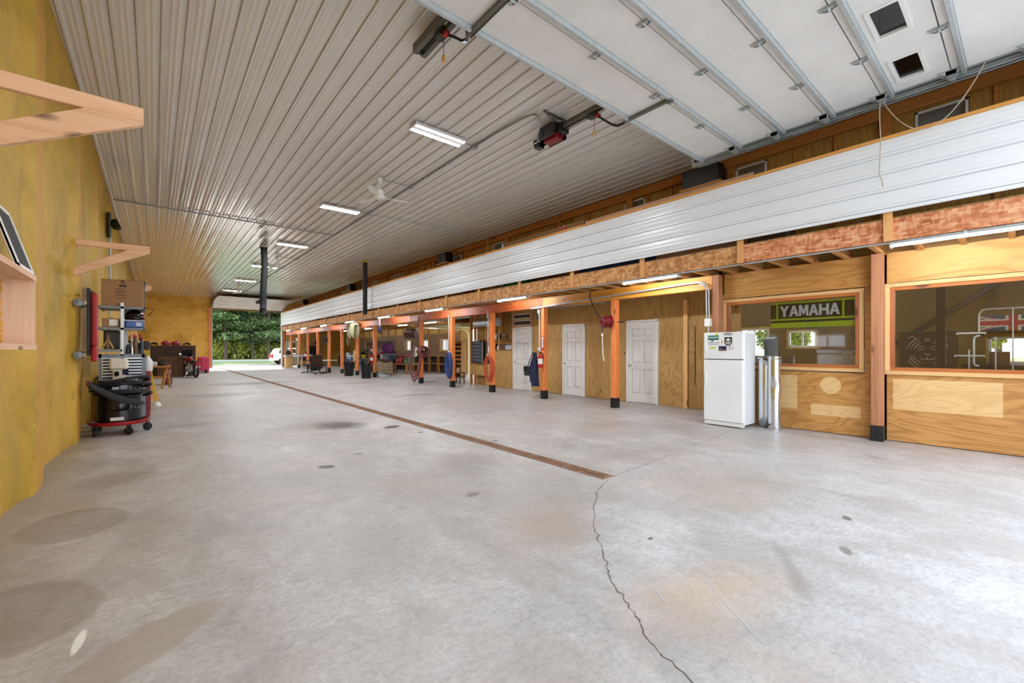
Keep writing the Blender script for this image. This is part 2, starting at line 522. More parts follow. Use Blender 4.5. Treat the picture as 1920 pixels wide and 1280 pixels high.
M['dark_brown'] = plain('dark_brown_board', '#40291c', .65, 0, .12, 2.5)
M['leather'] = plain('brown_leather', '#3a1d18', .45, 0, .2, 9)
M['dark_wall'] = plain('shaded_brown_panelling', '#74592f', .6, 0, .14, 1.3)  # the shade of the office interior is put into this brown
M['crack'] = plain('floor_crack', '#6d655c', .9, 0, .25, 30)
M['tub'] = plain('white_tub', '#c5ccd4', .45, 0, .05, 6)
M['grille'] = plain('dark_grille', '#47423a', .6, 0, .15, 20)
M['screen'] = plain('dark_mesh_screen', '#33342f', .75, 0, .15, 40)
M['dirty_white'] = plain('dirty_white_metal', '#cfcabb', .5, 0, .12, 4)

# ---- timber
M['pink_lumber_z'] = lumber('fresh_lumber_z', '#e4c2a4', '#dcb492', '#c89a72', 'Z', knots=True)
M['pink_lumber_x'] = lumber('fresh_lumber_x', '#e2c0a0', '#dab08c', '#c4946a', 'X', knots=True)
M['pink_lumber_y'] = lumber('fresh_lumber_y', '#e2c0a0', '#dab08c', '#c4946a', 'Y', knots=True)
M['stud_z'] = lumber('pale_stud', '#dcae77', '#d19c60', '#b67e46', 'Z')
M['trim_y'] = lumber('pine_trim_y', '#e8c48e', '#deb478', '#c69a5c', 'Y')
M['trim_z'] = lumber('pine_trim_z', '#e8c48e', '#deb478', '#c69a5c', 'Z')
M['stop_y'] = lumber('stained_stop_y', '#c07637', '#b0682d', '#924f20', 'Y')
M['stop_z'] = lumber('stained_stop_z', '#ba7547', '#a9673c', '#8e512c', 'Z')
M['post'] = lumber('orange_stained_post', '#f09c5c', '#e88a4a', '#d47436', 'Z', rough=.5)
M['post_pink'] = lumber('redwood_post', '#bd8a66', '#b07a56', '#986344', 'Z')
M['beam_y'] = lumber('orange_stained_beam', '#d0703a', '#c4622e', '#a84e20', 'Y', rough=.5)
M['beam_yel'] = lumber('amber_stained_beam', '#dda240', '#d29334', '#b87a24', 'Y', rough=.5)
M['upper_beam'] = lumber('loft_wall_beam', '#cf9048', '#c28038', '#a66828', 'Y')
M['cap_y'] = lumber('rail_cap', '#dba65c', '#cf964a', '#b57e36', 'Y')
M['joist_x'] = lumber('joist_lumber', '#cf9f66', '#c08e54', '#a4743c', 'X')
M['bench_wood'] = lumber('bench_lumber', '#bd8a48', '#ac7838', '#8e5e28', 'Z')
M['chair_wood'] = lumber('dark_chair_wood', '#6b421f', '#5c3617', '#43260e', 'Z', knots=False)
M['ply_door'] = plyboard('plywood_partition', '#c8a264', '#bb9254', '#99703a', 'Z', 1.0, knot=.75)
M['ply_office_hi'] = plyboard('plywood_office_upper', '#d6a35c', '#c8904a', '#a9712f', 'Y', .8, knot=.4, swirl=.8)
M['ply_office_lo'] = plyboard('plywood_office_lower', '#cf9a58', '#c48c48', '#9d6528', 'Y', 1.0,
    patches=(('rect', 2.72, .635, .17, .285), ('circ', 2.08, .78, .14, .14), ('rect', 2.02, .37, .33, .09), ('rect', .77, .70, .54, .225)), knot=.8, swirl=1.7)
M['ply_upper'] = plyboard('plywood_loft_wall', '#c89c50', '#ba8c40', '#976a28', 'Z', 1.1)
M['ply_back'] = plyboard('plywood_back_wall', '#d8b05a', '#caa048', '#ad8232', 'Y', .9)
M['ply_brown'] = plyboard('plywood_dark', '#a88044', '#997238', '#7c5828', 'Y', .9)
M['osb'] = osb('osb_rim', '#bf8248', '#dcac74', '#9a6030')
M['osb_near'] = osb('osb_rim_red', '#cb7f50', '#e2ac80', '#a65a34')
M['osb_deck'] = osb('osb_deck', '#8d6a3c', '#a98452', '#694a26')

# ---- glass, lamps
def glass(name, tint, gloss):
    n = N(name)
    t = n.t
    tr = t.nodes.new('ShaderNodeBsdfTransparent'); tr.inputs[0].default_value = tint
    gl = t.nodes.new('ShaderNodeBsdfGlossy'); gl.inputs['Roughness'].default_value = .03
    fr = t.nodes.new('ShaderNodeFresnel'); fr.inputs[0].default_value = 1.5
    f = n.math('MULTIPLY_ADD', n.noise(.8, None, 2), .02, n.math('MULTIPLY', fr.outputs[0], gloss))
    mx = t.nodes.new('ShaderNodeMixShader')
    t.links.new(f, mx.inputs[0]); t.links.new(tr.outputs[0], mx.inputs[1]); t.links.new(gl.outputs[0], mx.inputs[2])
    t.links.new(mx.outputs[0], n.out.inputs[0])
    t.nodes.remove(n.p)
    return n.m
M['glass'] = glass('window_glass', (.94, .95, .95, 1), .8)
M['glass_dark'] = glass('tinted_glass', (.3, .31, .33, 1), .9)
def lamp(name, col, st):
    n = N(name)
    e = n.t.nodes.new('ShaderNodeEmission')
    e.inputs[0].default_value = lin(col)
    n.set(e.inputs[1], n.math('MULTIPLY_ADD', n.noise(3), st*.04, st*.98))
    n.t.links.new(e.outputs[0], n.out.inputs[0]); n.t.nodes.remove(n.p)
    return n.m
M['led'] = lamp('led_tube', '#f3f8ff', 300)
M['tube'] = lamp('fluorescent_tube', '#f1f6ff', 165)

# ---- banner, blanket, picture
M['lime'] = plain('lime_vinyl', '#b9cf2a', .4, 0, .06, 4)
M['banner_black'] = plain('black_vinyl', '#22221f', .32, 0, .15, 4)
M['banner_white'] = plain('white_vinyl_print', '#dfe4ea', .4, 0, .04, 4)
n = N('striped_blanket')
x, y, z = n.xyz()
wv = n.math('MULTIPLY_ADD', n.noise(2.5, None, 3), .25, z)
s1 = n.math('FRACT', n.math('MULTIPLY', wv, 7.5))
col = n.ramp(s1, (0, '#a08c68'), (.3, '#9a8662'), (.34, '#2a221d'), (.46, '#3a2f28'), (.5, '#d0b592'), (.66, '#7b5a48'), (.72, '#231d19'), (.85, '#ab9a78'))
M['blanket'] = n.fin(col, .9)

# ---- outdoors
n = N('grass'); f = n.noise(.5, None, 5); g = n.noise(12, None, 4)
M['grass'] = n.fin(n.mix(n.math('MULTIPLY', g, .5), n.ramp(f, (.3, '#4e6030'), (.7, '#6c7a44')), '#3a4c24'), .95)
M['gravel'] = plain('gravel', '#6f665c', .95, 0, .25, 3, .4)
M['road'] = plain('pale_road', '#9a9894', .9, 0, .08, 2)
M['field'] = plain('dry_field', '#a9a15c', .95, 0, .2, .4)
M['bark'] = lumber('bark', '#5d5248', '#4a4038', '#332b25', 'Z', knots=False, rough=.9)
def leaf(name, a, b, c):
    n = N(name)
    f = n.noise(.9, n.shift(), 4, .6)
    g = n.noise(7, n.shift(), 3, .6)
    col = n.mix(n.math('MULTIPLY', g, .6), n.ramp(f, (.3, a), (.5, b), (.7, c)), a)
    n.p.inputs['Transmission Weight'].default_value = 0
    return n.fin(col, .7)
M['pine'] = leaf('pine_needles', '#4c6638', '#748c52', '#a2b27c')
M['leafy'] = leaf('green_leaves', '#6c8234', '#a2ac4c', '#d2c85e')
M['bluepine'] = leaf('blue_green_needles', '#587c64', '#7ea086', '#a8c2aa')
M['apron'] = plain('pale_bounce_apron', '#cfcdc8', .9, 0, .06, 1.2)  # unseen ground in front, made paler to bounce light onto door and ceiling
# ================================================================ the building
XL, XP, XR, XO, XD, XB = -.85, 8.3, 7.45, 8.45, 9.5, 13.2
Y0, Y1, ZC = -.9, 39.0, 5.2
POSTS = [1.46 + 2.38*k for k in range(16) if k != 7]

# ---- floor with its trench drain, joint and crack
fl = struct('floor')
m = MB()
for a, b in (((-1.4, Y0-.3, -.2), (3.61, Y1+.2, 0)), ((3.81, Y0-.3, -.2), (13.5, Y1+.2, 0)), ((3.61, Y0-.3, -.2), (3.81, 2.86, 0)), ((3.61, 38.2, -.2), (3.81, Y1+.2, 0)), ((3.61, 2.86, -.2), (3.81, 38.2, -.07))):
    m.box(a, b)
m.build('slab', M['concrete'], fl)
box('drain_channel', (3.612, 2.861, -.069), (3.808, 38.19, -.05), M['drain_dark'], fl)
def ribbon(pts, wd, z=.0015):
    m = MB()
    for i in range(len(pts)-1):
        a, b = Vector(pts[i]+(0,)), Vector(pts[i+1]+(0,))
        d = (b-a).normalized(); s = Vector((-d.y, d.x, 0))
        wa = wd*random.uniform(.4, 1.2)
        m.add([a+s*wa+Vector((0,0,z)), a-s*wa+Vector((0,0,z)), b-s*wa+Vector((0,0,z)), b+s*wa+Vector((0,0,z))], [(0,1,2,3)])
    return m
def jag(pts, n, amp):
    o = []
    for i in range(len(pts)-1):
        for k in range(n):
            t = k/n
            o.append((pts[i][0]+(pts[i+1][0]-pts[i][0])*t+random.uniform(-amp, amp), pts[i][1]+(pts[i+1][1]-pts[i][1])*t+random.uniform(-amp, amp)))
    o.append(pts[-1]); return o
ribbon(jag([(3.66, 2.84), (3.2, 2.62), (2.62, 2.17), (2.45, 1.98), (2.24, 1.75), (2.05, 1.55), (1.92, 1.33), (1.78, 1.14), (1.7, .9), (1.55, .5)], 9, .014), .0035).build('crack', M['crack'], fl)
for pts_ in ([(2.52, 1.25), (2.33, 1.02), (2.16, .78)], [(2.2, 1.4), (2.11, 1.24)], [(1.2, 2.35), (1.13, 2.22)], [(1.02, 2.05), (.98, 1.95)]):
    ribbon(jag(pts_, 5, .003), .0025).build('scratch', M['tub'], fl)
ribbon([(3.81, 2.86), (5.2, 2.98), (6.4, 3.1), (8.4, 3.3)], .004).build('control_joint', M['crack'], fl)

gm = MB()
gm.box((-.095, 0, -.035), (-.075, .598, 0)); gm.box((.075, 0, -.035), (.095, .598, 0))
gm.box((-.075, 0, -.035), (.075, .035, 0)); gm.box((-.075, .563, -.035), (.075, .598, 0)); gm.box((-.012, .035, -.035), (.012, .563, -.001))
for i in range(17):
    y = .05+i*.0305
    gm.box((-.075, y, -.03), (.075, y+.017, -.001))
gme = gm.mesh('drain_grate', M['rust_grate'])
for k in range(58):
    link('drain_grate', gme, fl, (3.71, 2.87+k*.6, .002), (0, 0, random.uniform(-.004, .004)))

# ---- ceiling of ribbed steel sheets
ce = struct('ceiling')
def rib_profile(nrib, pitch, h, minor):
    p = []
    for k in range(nrib):
        o = k*pitch
        p += [(o, 0), (o+.002, -.014), (o+.011, -.014), (o+.015, h), (o+.042, h), (o+.060, 0)]
        for q in (.097, .152):
            p += [(o+q, 0), (o+q+.006, minor), (o+q+.016, minor), (o+q+.022, 0)]
    p.append((nrib*pitch, 0))
    return p
PRF = rib_profile(4, .2286, .020, .002)
def sheet_mesh(name, L, mat, fn):
    m = MB()
    k = len(PRF)
    vs = [fn(a, h, 0) for a, h in PRF] + [fn(a, h, L) for a, h in PRF]
    m.add(vs, [(i, i+1, i+1+k, i+k) for i in range(k-1)])
    return m.mesh(name, mat, 20)
LC = (Y1-Y0+.2)/3
cme = sheet_mesh('ceiling_panel', LC, M['ceil_metal'], lambda a, h, l: (a, l, -h))
for i in range(11):
    for j in range(3):
        link('ceiling_panel', cme, ce, (-1.09+i*.9144, Y0-.1+j*LC, ZC+(.003 if j % 2 else 0)))
box('roof_deck', (-1.4, Y0-.3, ZC+.06), (9.3, Y1+.2, ZC+.12), M['ply_upper'], ce)
box('lean_to_roof', (8.97, Y0-.3, 3.1), (13.6, Y1+.2, 3.2), M['osb_deck'], ce)

# ---- left wall: sprayed foam between posts, one window
def h2(a, b):
    return math.sin(a*1.7+b*.9)+math.sin(a*.63-b*1.9+1.3)+math.sin(a*2.9+b*3.3+.4)*.5
FP, F0 = 2.85, 5.95
def foam_x(y, z):
    t = ((y-F0+28.5) % FP)            # 0 .. FP, the post face spans 0 .. .4
    if t < .4: r = 0
    elif t < .421: r = (t-.4)/.02
    else:
        q = (t-.42)/(FP-.42)
        r = 1 - .55*q**2.5 if q < .93 else (1-.55*.93**2.5)*(1-(q-.93)/.07)
    top = max(0, min(1, (5.15-z)/.5))
    r *= .25+.75*top
    base = -.85 - .13*max(0, r)
    lump = .013*h2(y*2.3, z*1.9) + .008*h2(y*6.1+3, z*5.3) + random.uniform(-.003, .003)
    foot = .05*max(0, 1-z/.25)*(.6+.4*math.sin(y*7))
    return base + lump*(.35+.65*max(0, r))*(.15+.85*top) - foot*.3
wl = struct('wall_left')
WY0, WY1, WZ0, WZ1 = 3.95, 5.1, 1.38, 1.93
ys = sorted(set([round(v, 3) for v in frange(Y0-.1, 14, .055)] + [round(v, 3) for v in frange(14, Y1+.05, .12)] + [WY0, WY1] + [round(F0+FP*k+d, 3) for k in range(-2, 5) for d in (.395, .4, .42, .425)]))
zs = sorted(set([round(v, 3) for v in frange(0, ZC+.06, .105)] + [WZ0, WZ1]))
m = MB()
nz = len(zs)
m.v = [(foam_x(y, z), y, z) for y in ys for z in zs]
for i in range(len(ys)-1):
    for j in range(nz-1):
        yc, zc = (ys[i]+ys[i+1])/2, (zs[j]+zs[j+1])/2
        if WY0 < yc < WY1 and WZ0 < zc < WZ1: continue
        m.f.append((i*nz+j, (i+1)*nz+j, (i+1)*nz+j+1, i*nz+j+1))
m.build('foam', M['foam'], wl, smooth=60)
m = MB()
for a, b in (((-1.3, Y0-.1, 0), (-1.2, WY0, 5.26)), ((-1.3, WY1, 0), (-1.2, Y1+.1, 5.26)), ((-1.3, WY0, 0), (-1.2, WY1, WZ0)), ((-1.3, WY0, WZ1), (-1.2, WY1, 5.26))):
    m.box(a, b)
m.build('wall_sheathing', M['ply_brown'], wl)

wn = struct('window_1')
box('sill_board', (-1.2, WY0-.04, WZ0-.02), (-.73, WY1+.04, WZ0+.02), M['pink_lumber_y'], wn)
box('head_board', (-1.2, WY0-.04, WZ1-.02), (-.73, WY1+.04, WZ1+.02), M['pink_lumber_y'], wn)
box('jamb_board', (-1.2, WY1-.02, WZ0+.02), (-.735, WY1+.02, WZ1-.02), M['pink_lumber_z'], wn)
box('jamb_board', (-1.2, WY0-.02, WZ0+.02), (-.735, WY0+.02, WZ1-.02), M['pink_lumber_z'], wn)
m = MB()
for z in frange(WZ0+.03, WZ1-.03, .02):
    m.lathe([(0, -.02), (.02, -.012), (.028, 0), (.02, .012), (0, .02)], 7, (-.93+random.uniform(-.008, .008), WY1-.035, z))
for y in frange(WY0+.03, WY1-.03, .03):
    m.lathe([(0, -.02), (.02, -.012), (.025, 0), (.02, .012), (0, .02)], 7, (-.93, y, WZ0+.035+random.uniform(-.006, .006)))
tag(m.build('foam_bead', M['foam_end'], wn, smooth=60), kind='stuff')
m = MB()
ya, yb, za, zb = WY0+.03, WY1-.06, WZ0+.04, WZ1-.03
m.box((-1.02, ya, za), (-.955, ya+.045, zb)).box((-1.02, yb-.045, za), (-.955, yb, zb)).box((-1.02, ya, za), (-.955, yb, za+.045)).box((-1.02, ya, zb-.045), (-.955, yb, zb)).box((-1.01, (ya+yb)/2-.02, za), (-.965, (ya+yb)/2+.02, zb))
m.build('window_frame', M['vinyl'], wn)
box('pane', (-.99, ya+.03, za+.03), (-.985, yb-.03, zb-.03), M['glass'], wn)

# ---- end wall with the open overhead doorway
we = struct('wall_end')
m = MB()
def end_y(x, z):
    q = (z*1.9+.18*math.sin(x*1.7)+.1*math.sin(x*4.1)) % 1.0
    cz = -.06*(1-q)**2 + .016*h2(x*2.2, z*2.4)
    return (x, Y1-.06+cz, z)
m.grid(end_y, frange(-1.25, 3.25, .1), frange(0, 5.26, .08))
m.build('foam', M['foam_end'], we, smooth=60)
m = MB()
m.box((-1.3, Y1, 0), (3.25, Y1+.12, 5.26)).box((3.25, Y1, 4.42), (8.05, Y1+.12, 5.26)).box((8.05, Y1, 0), (8.24, Y1+.12, 5.26)).box((8.24, Y1, 2.14), (9.3, Y1+.12, 5.26)).box((9.3, Y1, 0), (13.4, Y1+.12, 5.26))
m.build('wall_sheathing', M['ply_back'], we)
box('door_post', (3.10, Y1-.2, 0), (3.24, Y1-.01, 4.5), M['post'], we)
box('door_post', (8.04, Y1-.12, 0), (8.2, Y1-.01, 4.5), M['post'], we)
box('header_board', (3.1, Y1-.05, 4.46), (8.2, Y1-.005, 5.16), M['ply_brown'], we)
t1 = struct('trim_1')
box('jamb_trim', (3.24, Y1-.14, 0), (3.34, Y1+.14, 4.42), M['dirty_white'], t1)
box('jamb_trim', (7.96, Y1-.14, 0), (8.04, Y1+.14, 4.42), M['dirty_white'], t1)
box('head_trim', (3.24, Y1-.02, 4.36), (8.04, Y1+.14, 4.44), M['ply_brown'], t1)

# ---- front wall around the open doorway that the daylight comes through
wf = struct('wall_front')
m = MB()
m.box((-1.3, Y0-.14, 0), (.1, Y0, 5.26)).box((.1, Y0-.14, 4.5), (7.75, Y0, 5.26)).box((7.75, Y0-.14, 0), (13.4, Y0, 5.26))
m.build('wall_sheathing', M['ply_back'], wf)

# ---- walls with holes
def holes_mesh(axis, c0, c1, a0, a1, z0, z1, holes):
    """a slab at c0..c1 on one axis, cut by rectangular holes (a, b, za, zb)"""
    m = MB()
    A = sorted(set([a0, a1] + [h[0] for h in holes] + [h[1] for h in holes]))
    Z = sorted(set([z0, z1] + [h[2] for h in holes] + [h[3] for h in holes]))
    for i in range(len(A)-1):
        run = None
        for j in range(len(Z)-1):
            ac, zc = (A[i]+A[i+1])/2, (Z[j]+Z[j+1])/2
            hit = any(h[0] < ac < h[1] and h[2] < zc < h[3] for h in holes)
            if hit:
                if run is not None:
                    _slab(m, axis, c0, c1, A[i], A[i+1], run, Z[j]); run = None
            elif run is None: run = Z[j]
        if run is not None: _slab(m, axis, c0, c1, A[i], A[i+1], run, Z[-1])
    return m
def _slab(m, axis, c0, c1, a0, a1, z0, z1):
    if axis == 'X': m.box((c0, a0, z0), (c1, a1, z1))
    else: m.box((a0, c0, z0), (a1, c1, z1))

BW = [22.05+2.36*k for k in range(6)]
bh = [(y-.4, y+.4, 1.3, 1.95) for y in BW] + [(16.1, 19.5, 0, 2.45), (3.55, 4.2, 1.42, 1.86), (4.68, 5.45, .85, 1.95), (-.75, .56, 1.08, 1.62)]
wb = struct('wall_back')
holes_mesh('X', XB, XB+.12, Y0-.14, Y1+.12, 0, 3.15, bh).build('wall_sheathing', M['ply_back'], wb)
nw = 2
for h in bh[:6] + bh[7:]:
    o = struct('window_%d' % nw); nw += 1
    a, b, za, zb = h
    m = MB()
    f = .045
    m.box((XB+.02, a, za), (XB+.08, a+f, zb)).box((XB+.02, b-f, za), (XB+.08, b, zb)).box((XB+.02, a, za), (XB+.08, b, za+f)).box((XB+.02, a, zb-f), (XB+.08, b, zb)).box((XB+.03, (a+b)/2-.02, za), (XB+.07, (a+b)/2+.02, zb))
    m.build('window_frame', M['vinyl'], o)
    box('pane', (XB+.05, a+f, za+f), (XB+.054, b-f, zb-f), M['glass'], o)
    if a > 10:
        for q in (a-.09, b):
            box('jamb_board', (XB-.09, q, za-.04), (XB+.0, q+.09, zb+.04), M['trim_z'], o)
# brown hardboard lining below, studs between
prev = 20.45
segs = []
for y in BW + [36.2]:
    segs.append((prev, y-.49)); prev = y+.49
for a, b in segs:
    box('hardboard_panel', (XB-.02, a, .05), (XB-.001, b, 2.28), M['hardboard'], wb)
for y in BW:
    box('hardboard_panel', (XB-.02, y-.49, .05), (XB-.001, y+.49, 1.25), M['hardboard'], wb)
    box('hardboard_panel', (XB-.02, y-.49, 2.0), (XB-.001, y+.49, 2.28), M['hardboard'], wb)
for y in frange(20.4, 38.4, 1.2):
    box('wall_stud', (XB-.06, y-.02, 2.28), (XB-.005, y+.02, 2.78), M['bench_wood'], wb)
box('wall_girt', (XB-.06, 20.4, 2.28), (XB-.005, 38.6, 2.33), M['bench_wood'], wb)
# end lining inside the lean-to
wp = struct('wall_lean_to_end')
box('plywood_sheet', (9.4, Y1-.04, 0), (XB, Y1-.005, 2.78), M['ply_back'], wp)
box('plywood_sheet', (8.3, Y1-.04, 2.2), (9.4, Y1-.005, 2.78), M['ply_back'], wp)

# ---- office front wall
wo = struct('wall_office')
PT = .012
for nm, y0, y1, z0, z1, mt in (('lo', 1.54, 3.77, .01, .985, 'ply_office_lo'), ('hi', 1.54, 3.77, 2.33, 2.8, 'ply_office_hi'), ('s', 1.54, 1.64, .985, 2.33, 'ply_office_lo'), ('s', 3.79, 3.8, .985, 2.33, 'ply_office_hi'),
                         ('lo', -.9, 1.38, .01, .985, 'ply_office_lo'), ('hi', -.9, 1.38, 2.35, 2.8, 'ply_office_hi')):
    box('plywood_sheet', (XO, y0, z0), (XO+PT, y1, z1), M[mt], wo)
box('back_sheet', (XO+.1, 1.38, 0), (XO+.115, 1.54, 2.8), M['ply_brown'], wo)
box('back_sheet', (XO+.1, -.9, 0), (XO+.115, 3.86, .98), M['ply_brown'], wo)
box('back_sheet', (XO+.1, -.9, 2.36), (XO+.115, 3.86, 3.05), M['ply_brown'], wo)
def office_window(idx, y0, y1, z0, z1):
    # y0..y1, z0..z1 is the outer edge of the trim
    o = struct('window_%d' % idx)
    t = .055
    X = XO-.02
    box('trim_board', (X, y0, z1-t), (XO-.0005, y1, z1), M['trim_y'], o)
    box('trim_board', (X, y0, z0), (XO-.0005, y1, z0+t), M['trim_y'], o)
    box('trim_board', (X, y0, z0+t), (XO-.0005, y0+t, z1-t), M['trim_z'], o)
    box('trim_board', (X, y1-t, z0+t), (XO-.0005, y1, z1-t), M['trim_z'], o)
    s = .05; a, b, c, d = y0+t, y1-t, z0+t, z1-t
    box('stop_board', (XO-.005, a, d-s), (XO+.1, b, d+.03), M['stop_y'], o)
    box('stop_board', (XO-.005, a, c-.03), (XO+.1, b, c+s), M['stop_y'], o)
    box('stop_board', (XO-.005, a-.03, c+s), (XO+.1, a+s, d-s), M['stop_z'], o)
    box('stop_board', (XO-.005, b-s, c+s), (XO+.1, b+.03, d-s), M['stop_z'], o)
    box('pane', (XO+.05, a+s-.01, c+s-.01), (XO+.056, b-s+.01, d-s+.01), M['glass'], o)
office_window(nw, 1.65, 3.79, 1.01, 2.31); nw += 1
office_window(nw, -.88, 1.40, .99, 2.34); nw += 1
# office inner walls: brown panelling with shade in its colour, dark floor finish is the slab itself
wi = struct('wall_office_inner')
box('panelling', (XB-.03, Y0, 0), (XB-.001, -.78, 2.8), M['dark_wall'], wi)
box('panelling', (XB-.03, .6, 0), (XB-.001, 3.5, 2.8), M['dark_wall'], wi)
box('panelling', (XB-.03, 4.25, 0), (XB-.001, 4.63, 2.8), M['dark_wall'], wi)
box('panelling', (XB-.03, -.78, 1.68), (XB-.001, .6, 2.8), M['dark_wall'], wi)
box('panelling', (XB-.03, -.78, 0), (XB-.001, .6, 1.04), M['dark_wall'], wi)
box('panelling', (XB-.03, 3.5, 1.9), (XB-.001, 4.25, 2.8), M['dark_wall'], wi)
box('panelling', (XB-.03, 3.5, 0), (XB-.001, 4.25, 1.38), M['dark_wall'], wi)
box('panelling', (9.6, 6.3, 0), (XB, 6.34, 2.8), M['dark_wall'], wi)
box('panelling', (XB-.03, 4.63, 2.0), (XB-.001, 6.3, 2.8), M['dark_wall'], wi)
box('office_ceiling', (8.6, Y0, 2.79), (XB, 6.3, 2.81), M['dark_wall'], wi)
box('wall_post', (10.9, .98, 0), (11.02, 1.1, 2.79), M['dark_brown'], wi)

# ---- partition with three white doors
wd = struct('wall_partition')
DY = [(5.84, 6.75), (8.16, 9.04), (10.43, 11.38)]
for i, (a, b, z0, z1) in enumerate(((3.9, 5.0, 0, 2.8), (5.0, 5.82, 0, 2.8), (6.77, 7.35, 0, 2.8), (7.35, 8.14, 0, 2.8), (9.06, 9.7, 0, 2.8), (9.7, 10.41, 0, 2.8), (5.82, 6.77, 2.1, 2.8), (8.14, 9.06, 2.1, 2.8), (10.41, 11.42, 2.1, 2.8))):
    box('plywood_sheet', (XD+.001*(i % 3), a+.002, z0+.01), (XD+.02, b-.002, z1), M['ply_door'], wd)
# open stud bay beyond the third door
box('plywood_sheet', (XD, 11.42, .01), (XD+.015, 12.95, 1.32), M['ply_door'], wd)
box('plywood_sheet', (XD, 12.96, .38), (XD+.015, 13.98, .84), M['ply_door'], wd)
box('plywood_sheet', (XD+.13, 11.42, 0), (XD+.145, 13.72, 2.8), M['ply_brown'], wd)
for y in (11.45, 12.2, 12.97, 13.75, 14.02):
    box('stud', (XD+.016, y-.022, 0), (XD+.13, y+.022, 2.8), M['stud_z'], wd)
for z in (1.345, 1.72):
    box('shelf_ledge', (XD+.015, 11.47, z-.012), (XD+.13, 13.72, z+.012), M['ply_brown'], wd)
box('plate', (XD, 11.42, 2.72), (XD+.13, 14.05, 2.8), M['bench_wood'], wd)

def six_panel_door(idx, y0, y1, xf):
    o = struct('door_%d' % idx)
    h = 2.055; j = .045; X = xf-.02
    box('jamb', (X, y0, 0), (X+.14, y0+j, h+.03), M['white_trim'], o)
    box('jamb', (X, y1-j, 0), (X+.14, y1, h+.03), M['white_trim'], o)
    box('head_jamb', (X, y0, h+.004), (X+.14, y1, h+.05), M['white_trim'], o)
    a, b = y0+j+.003, y1-j-.003
    W = b-a
    lf = MB(); x0, x1 = X+.03, X+.065
    st = .11; ml = .09
    pw = (W-2*st-ml)/2
    rows = [(.24, .86), (1.02, 1.6), (1.69, 1.9)]
    lf.box((x0, a, .012), (x1, a+st, h)).box((x0, b-st, .012), (x1, b, h)).box((x0, a+st+pw, .012), (x1, a+st+pw+ml, h))
    zp = .012
    for z0, z1 in rows + [(h, h)]:
        for q in (a+st, a+st+pw+ml):
            lf.box((x0, q, zp), (x1, q+pw, z0))
        zp = z1
    lf.box((x0+.031, a+.02, .03), (x1+.02, b-.02, h-.02))
    leaf_ = lf.build('leaf', M['white_door'], o, bevel=0)
    for z0, z1 in rows:
        for q in (a+st, a+st+pw+ml):
            i_ = .03
            m = MB()
            v = [(x0+.03, q, z0), (x0+.03, q+pw, z0), (x0+.03, q+pw, z1), (x0+.03, q, z1), (x0+.004, q+i_, z0+i_), (x0+.004, q+pw-i_, z0+i_), (x0+.004, q+pw-i_, z1-i_), (x0+.004, q+i_, z1-i_)]
            m.add(v, [(0,1,5,4), (1,2,6,5), (2,3,7,6), (3,0,4,7), (4,5,6,7)])
            m.build('door_panel', M['white_door'], leaf_)
    kn = MB()
    ky = b-.06
    kn.lathe([(.028, 0), (.028, .006), (.012, .008), (.011, .03), (.026, .042), (.03, .055), (.022, .066), (0, .07)], 14, (x0, ky, .95), RY(-PI/2))
    kn.build('knob', M['alu'], leaf_, smooth=40)
for i, (a, b) in enumerate(DY): six_panel_door(i+1, a, b, XD)

# exit door in the end wall
do = struct('door_4')
m = MB().box((8.26, Y1-.06, 0), (8.33, Y1+.1, 2.12)).box((9.21, Y1-.06, 0), (9.28, Y1+.1, 2.12)).box((8.26, Y1-.06, 2.05), (9.28, Y1+.1, 2.12))
m.build('jamb', M['dirty_white'], do)
holes_mesh('Y', Y1+.0, Y1+.045, 8.34, 9.2, .02, 2.04, [(8.48, 9.06, .98, 1.9)]).build('leaf', M['dirty_white'], do)
box('pane', (8.48, Y1+.02, .98), (9.06, Y1+.026, 1.9), M['glass'], do)
m = MB().cyl((8.41, Y1, 1.0), (8.41, Y1-.05, 1.0), .012).lathe([(0, -.03), (.025, -.015), (.03, 0), (.025, .015), (0, .03)], 12, (8.41, Y1-.06, 1.0))
m.build('knob', M['chrome'], do, smooth=40)

# wooden glazed door standing ajar in the alcove beside the fridge
do = struct('door_5')
do.location = (9.46, 5.02, 0); do.rotation_euler = (0, 0, math.radians(26))
holes_mesh('X', -.04, 0, -.86, 0, .01, 2.03, [(-.74, -.12, .55, 1.9)]).build('leaf', M['ply_door'], do)
box('pane', (-.023, -.74, .55), (-.017, -.12, 1.9), M['glass_dark'], do)
box('hinge_post', (9.4, 5.03, 0), (9.5, 5.13, 2.5), M['trim_z'], wd)

# ---- loft wall under the eaves
wu = struct('wall_loft')
UW = [.85, 3.49, 6.13, 11.5, 14.1, 19.4, 22.0, 27.3, 30.0, 35.0]
yy = [Y0] + [v for w_ in UW for v in (w_-.29, w_+.29)] + [Y1]
holes_mesh('X', 8.986, 9.0, Y0-.1, Y1+.1, 3.15, 5.26, [(w_-.29, w_+.29, 4.45, 4.98) for w_ in UW]).build('wall_sheathing', M['ply_upper'], wu)  # continuous backing board, added to stop daylight at the sheet seams
for i in range(len(yy)-1):
    a, b = yy[i], yy[i+1]
    if i % 2 == 0:
        for q in frange(a, b, 1.22)[:-1]:
            step = (b-a)/max(1, round((b-a)/1.22))
            box('plywood_sheet', (8.97, q+.002, 3.2), (8.985, q+step-.002, 5.2), M['ply_upper'], wu)
    else:
        box('plywood_sheet', (8.97, a, 3.2), (8.985, b, 4.45), M['ply_upper'], wu)
        box('plywood_sheet', (8.97, a, 4.98), (8.985, b, 5.2), M['ply_upper'], wu)
box('beam', (8.86, Y0, 5.0), (8.915, Y1, 5.185), M['upper_beam'], wu)
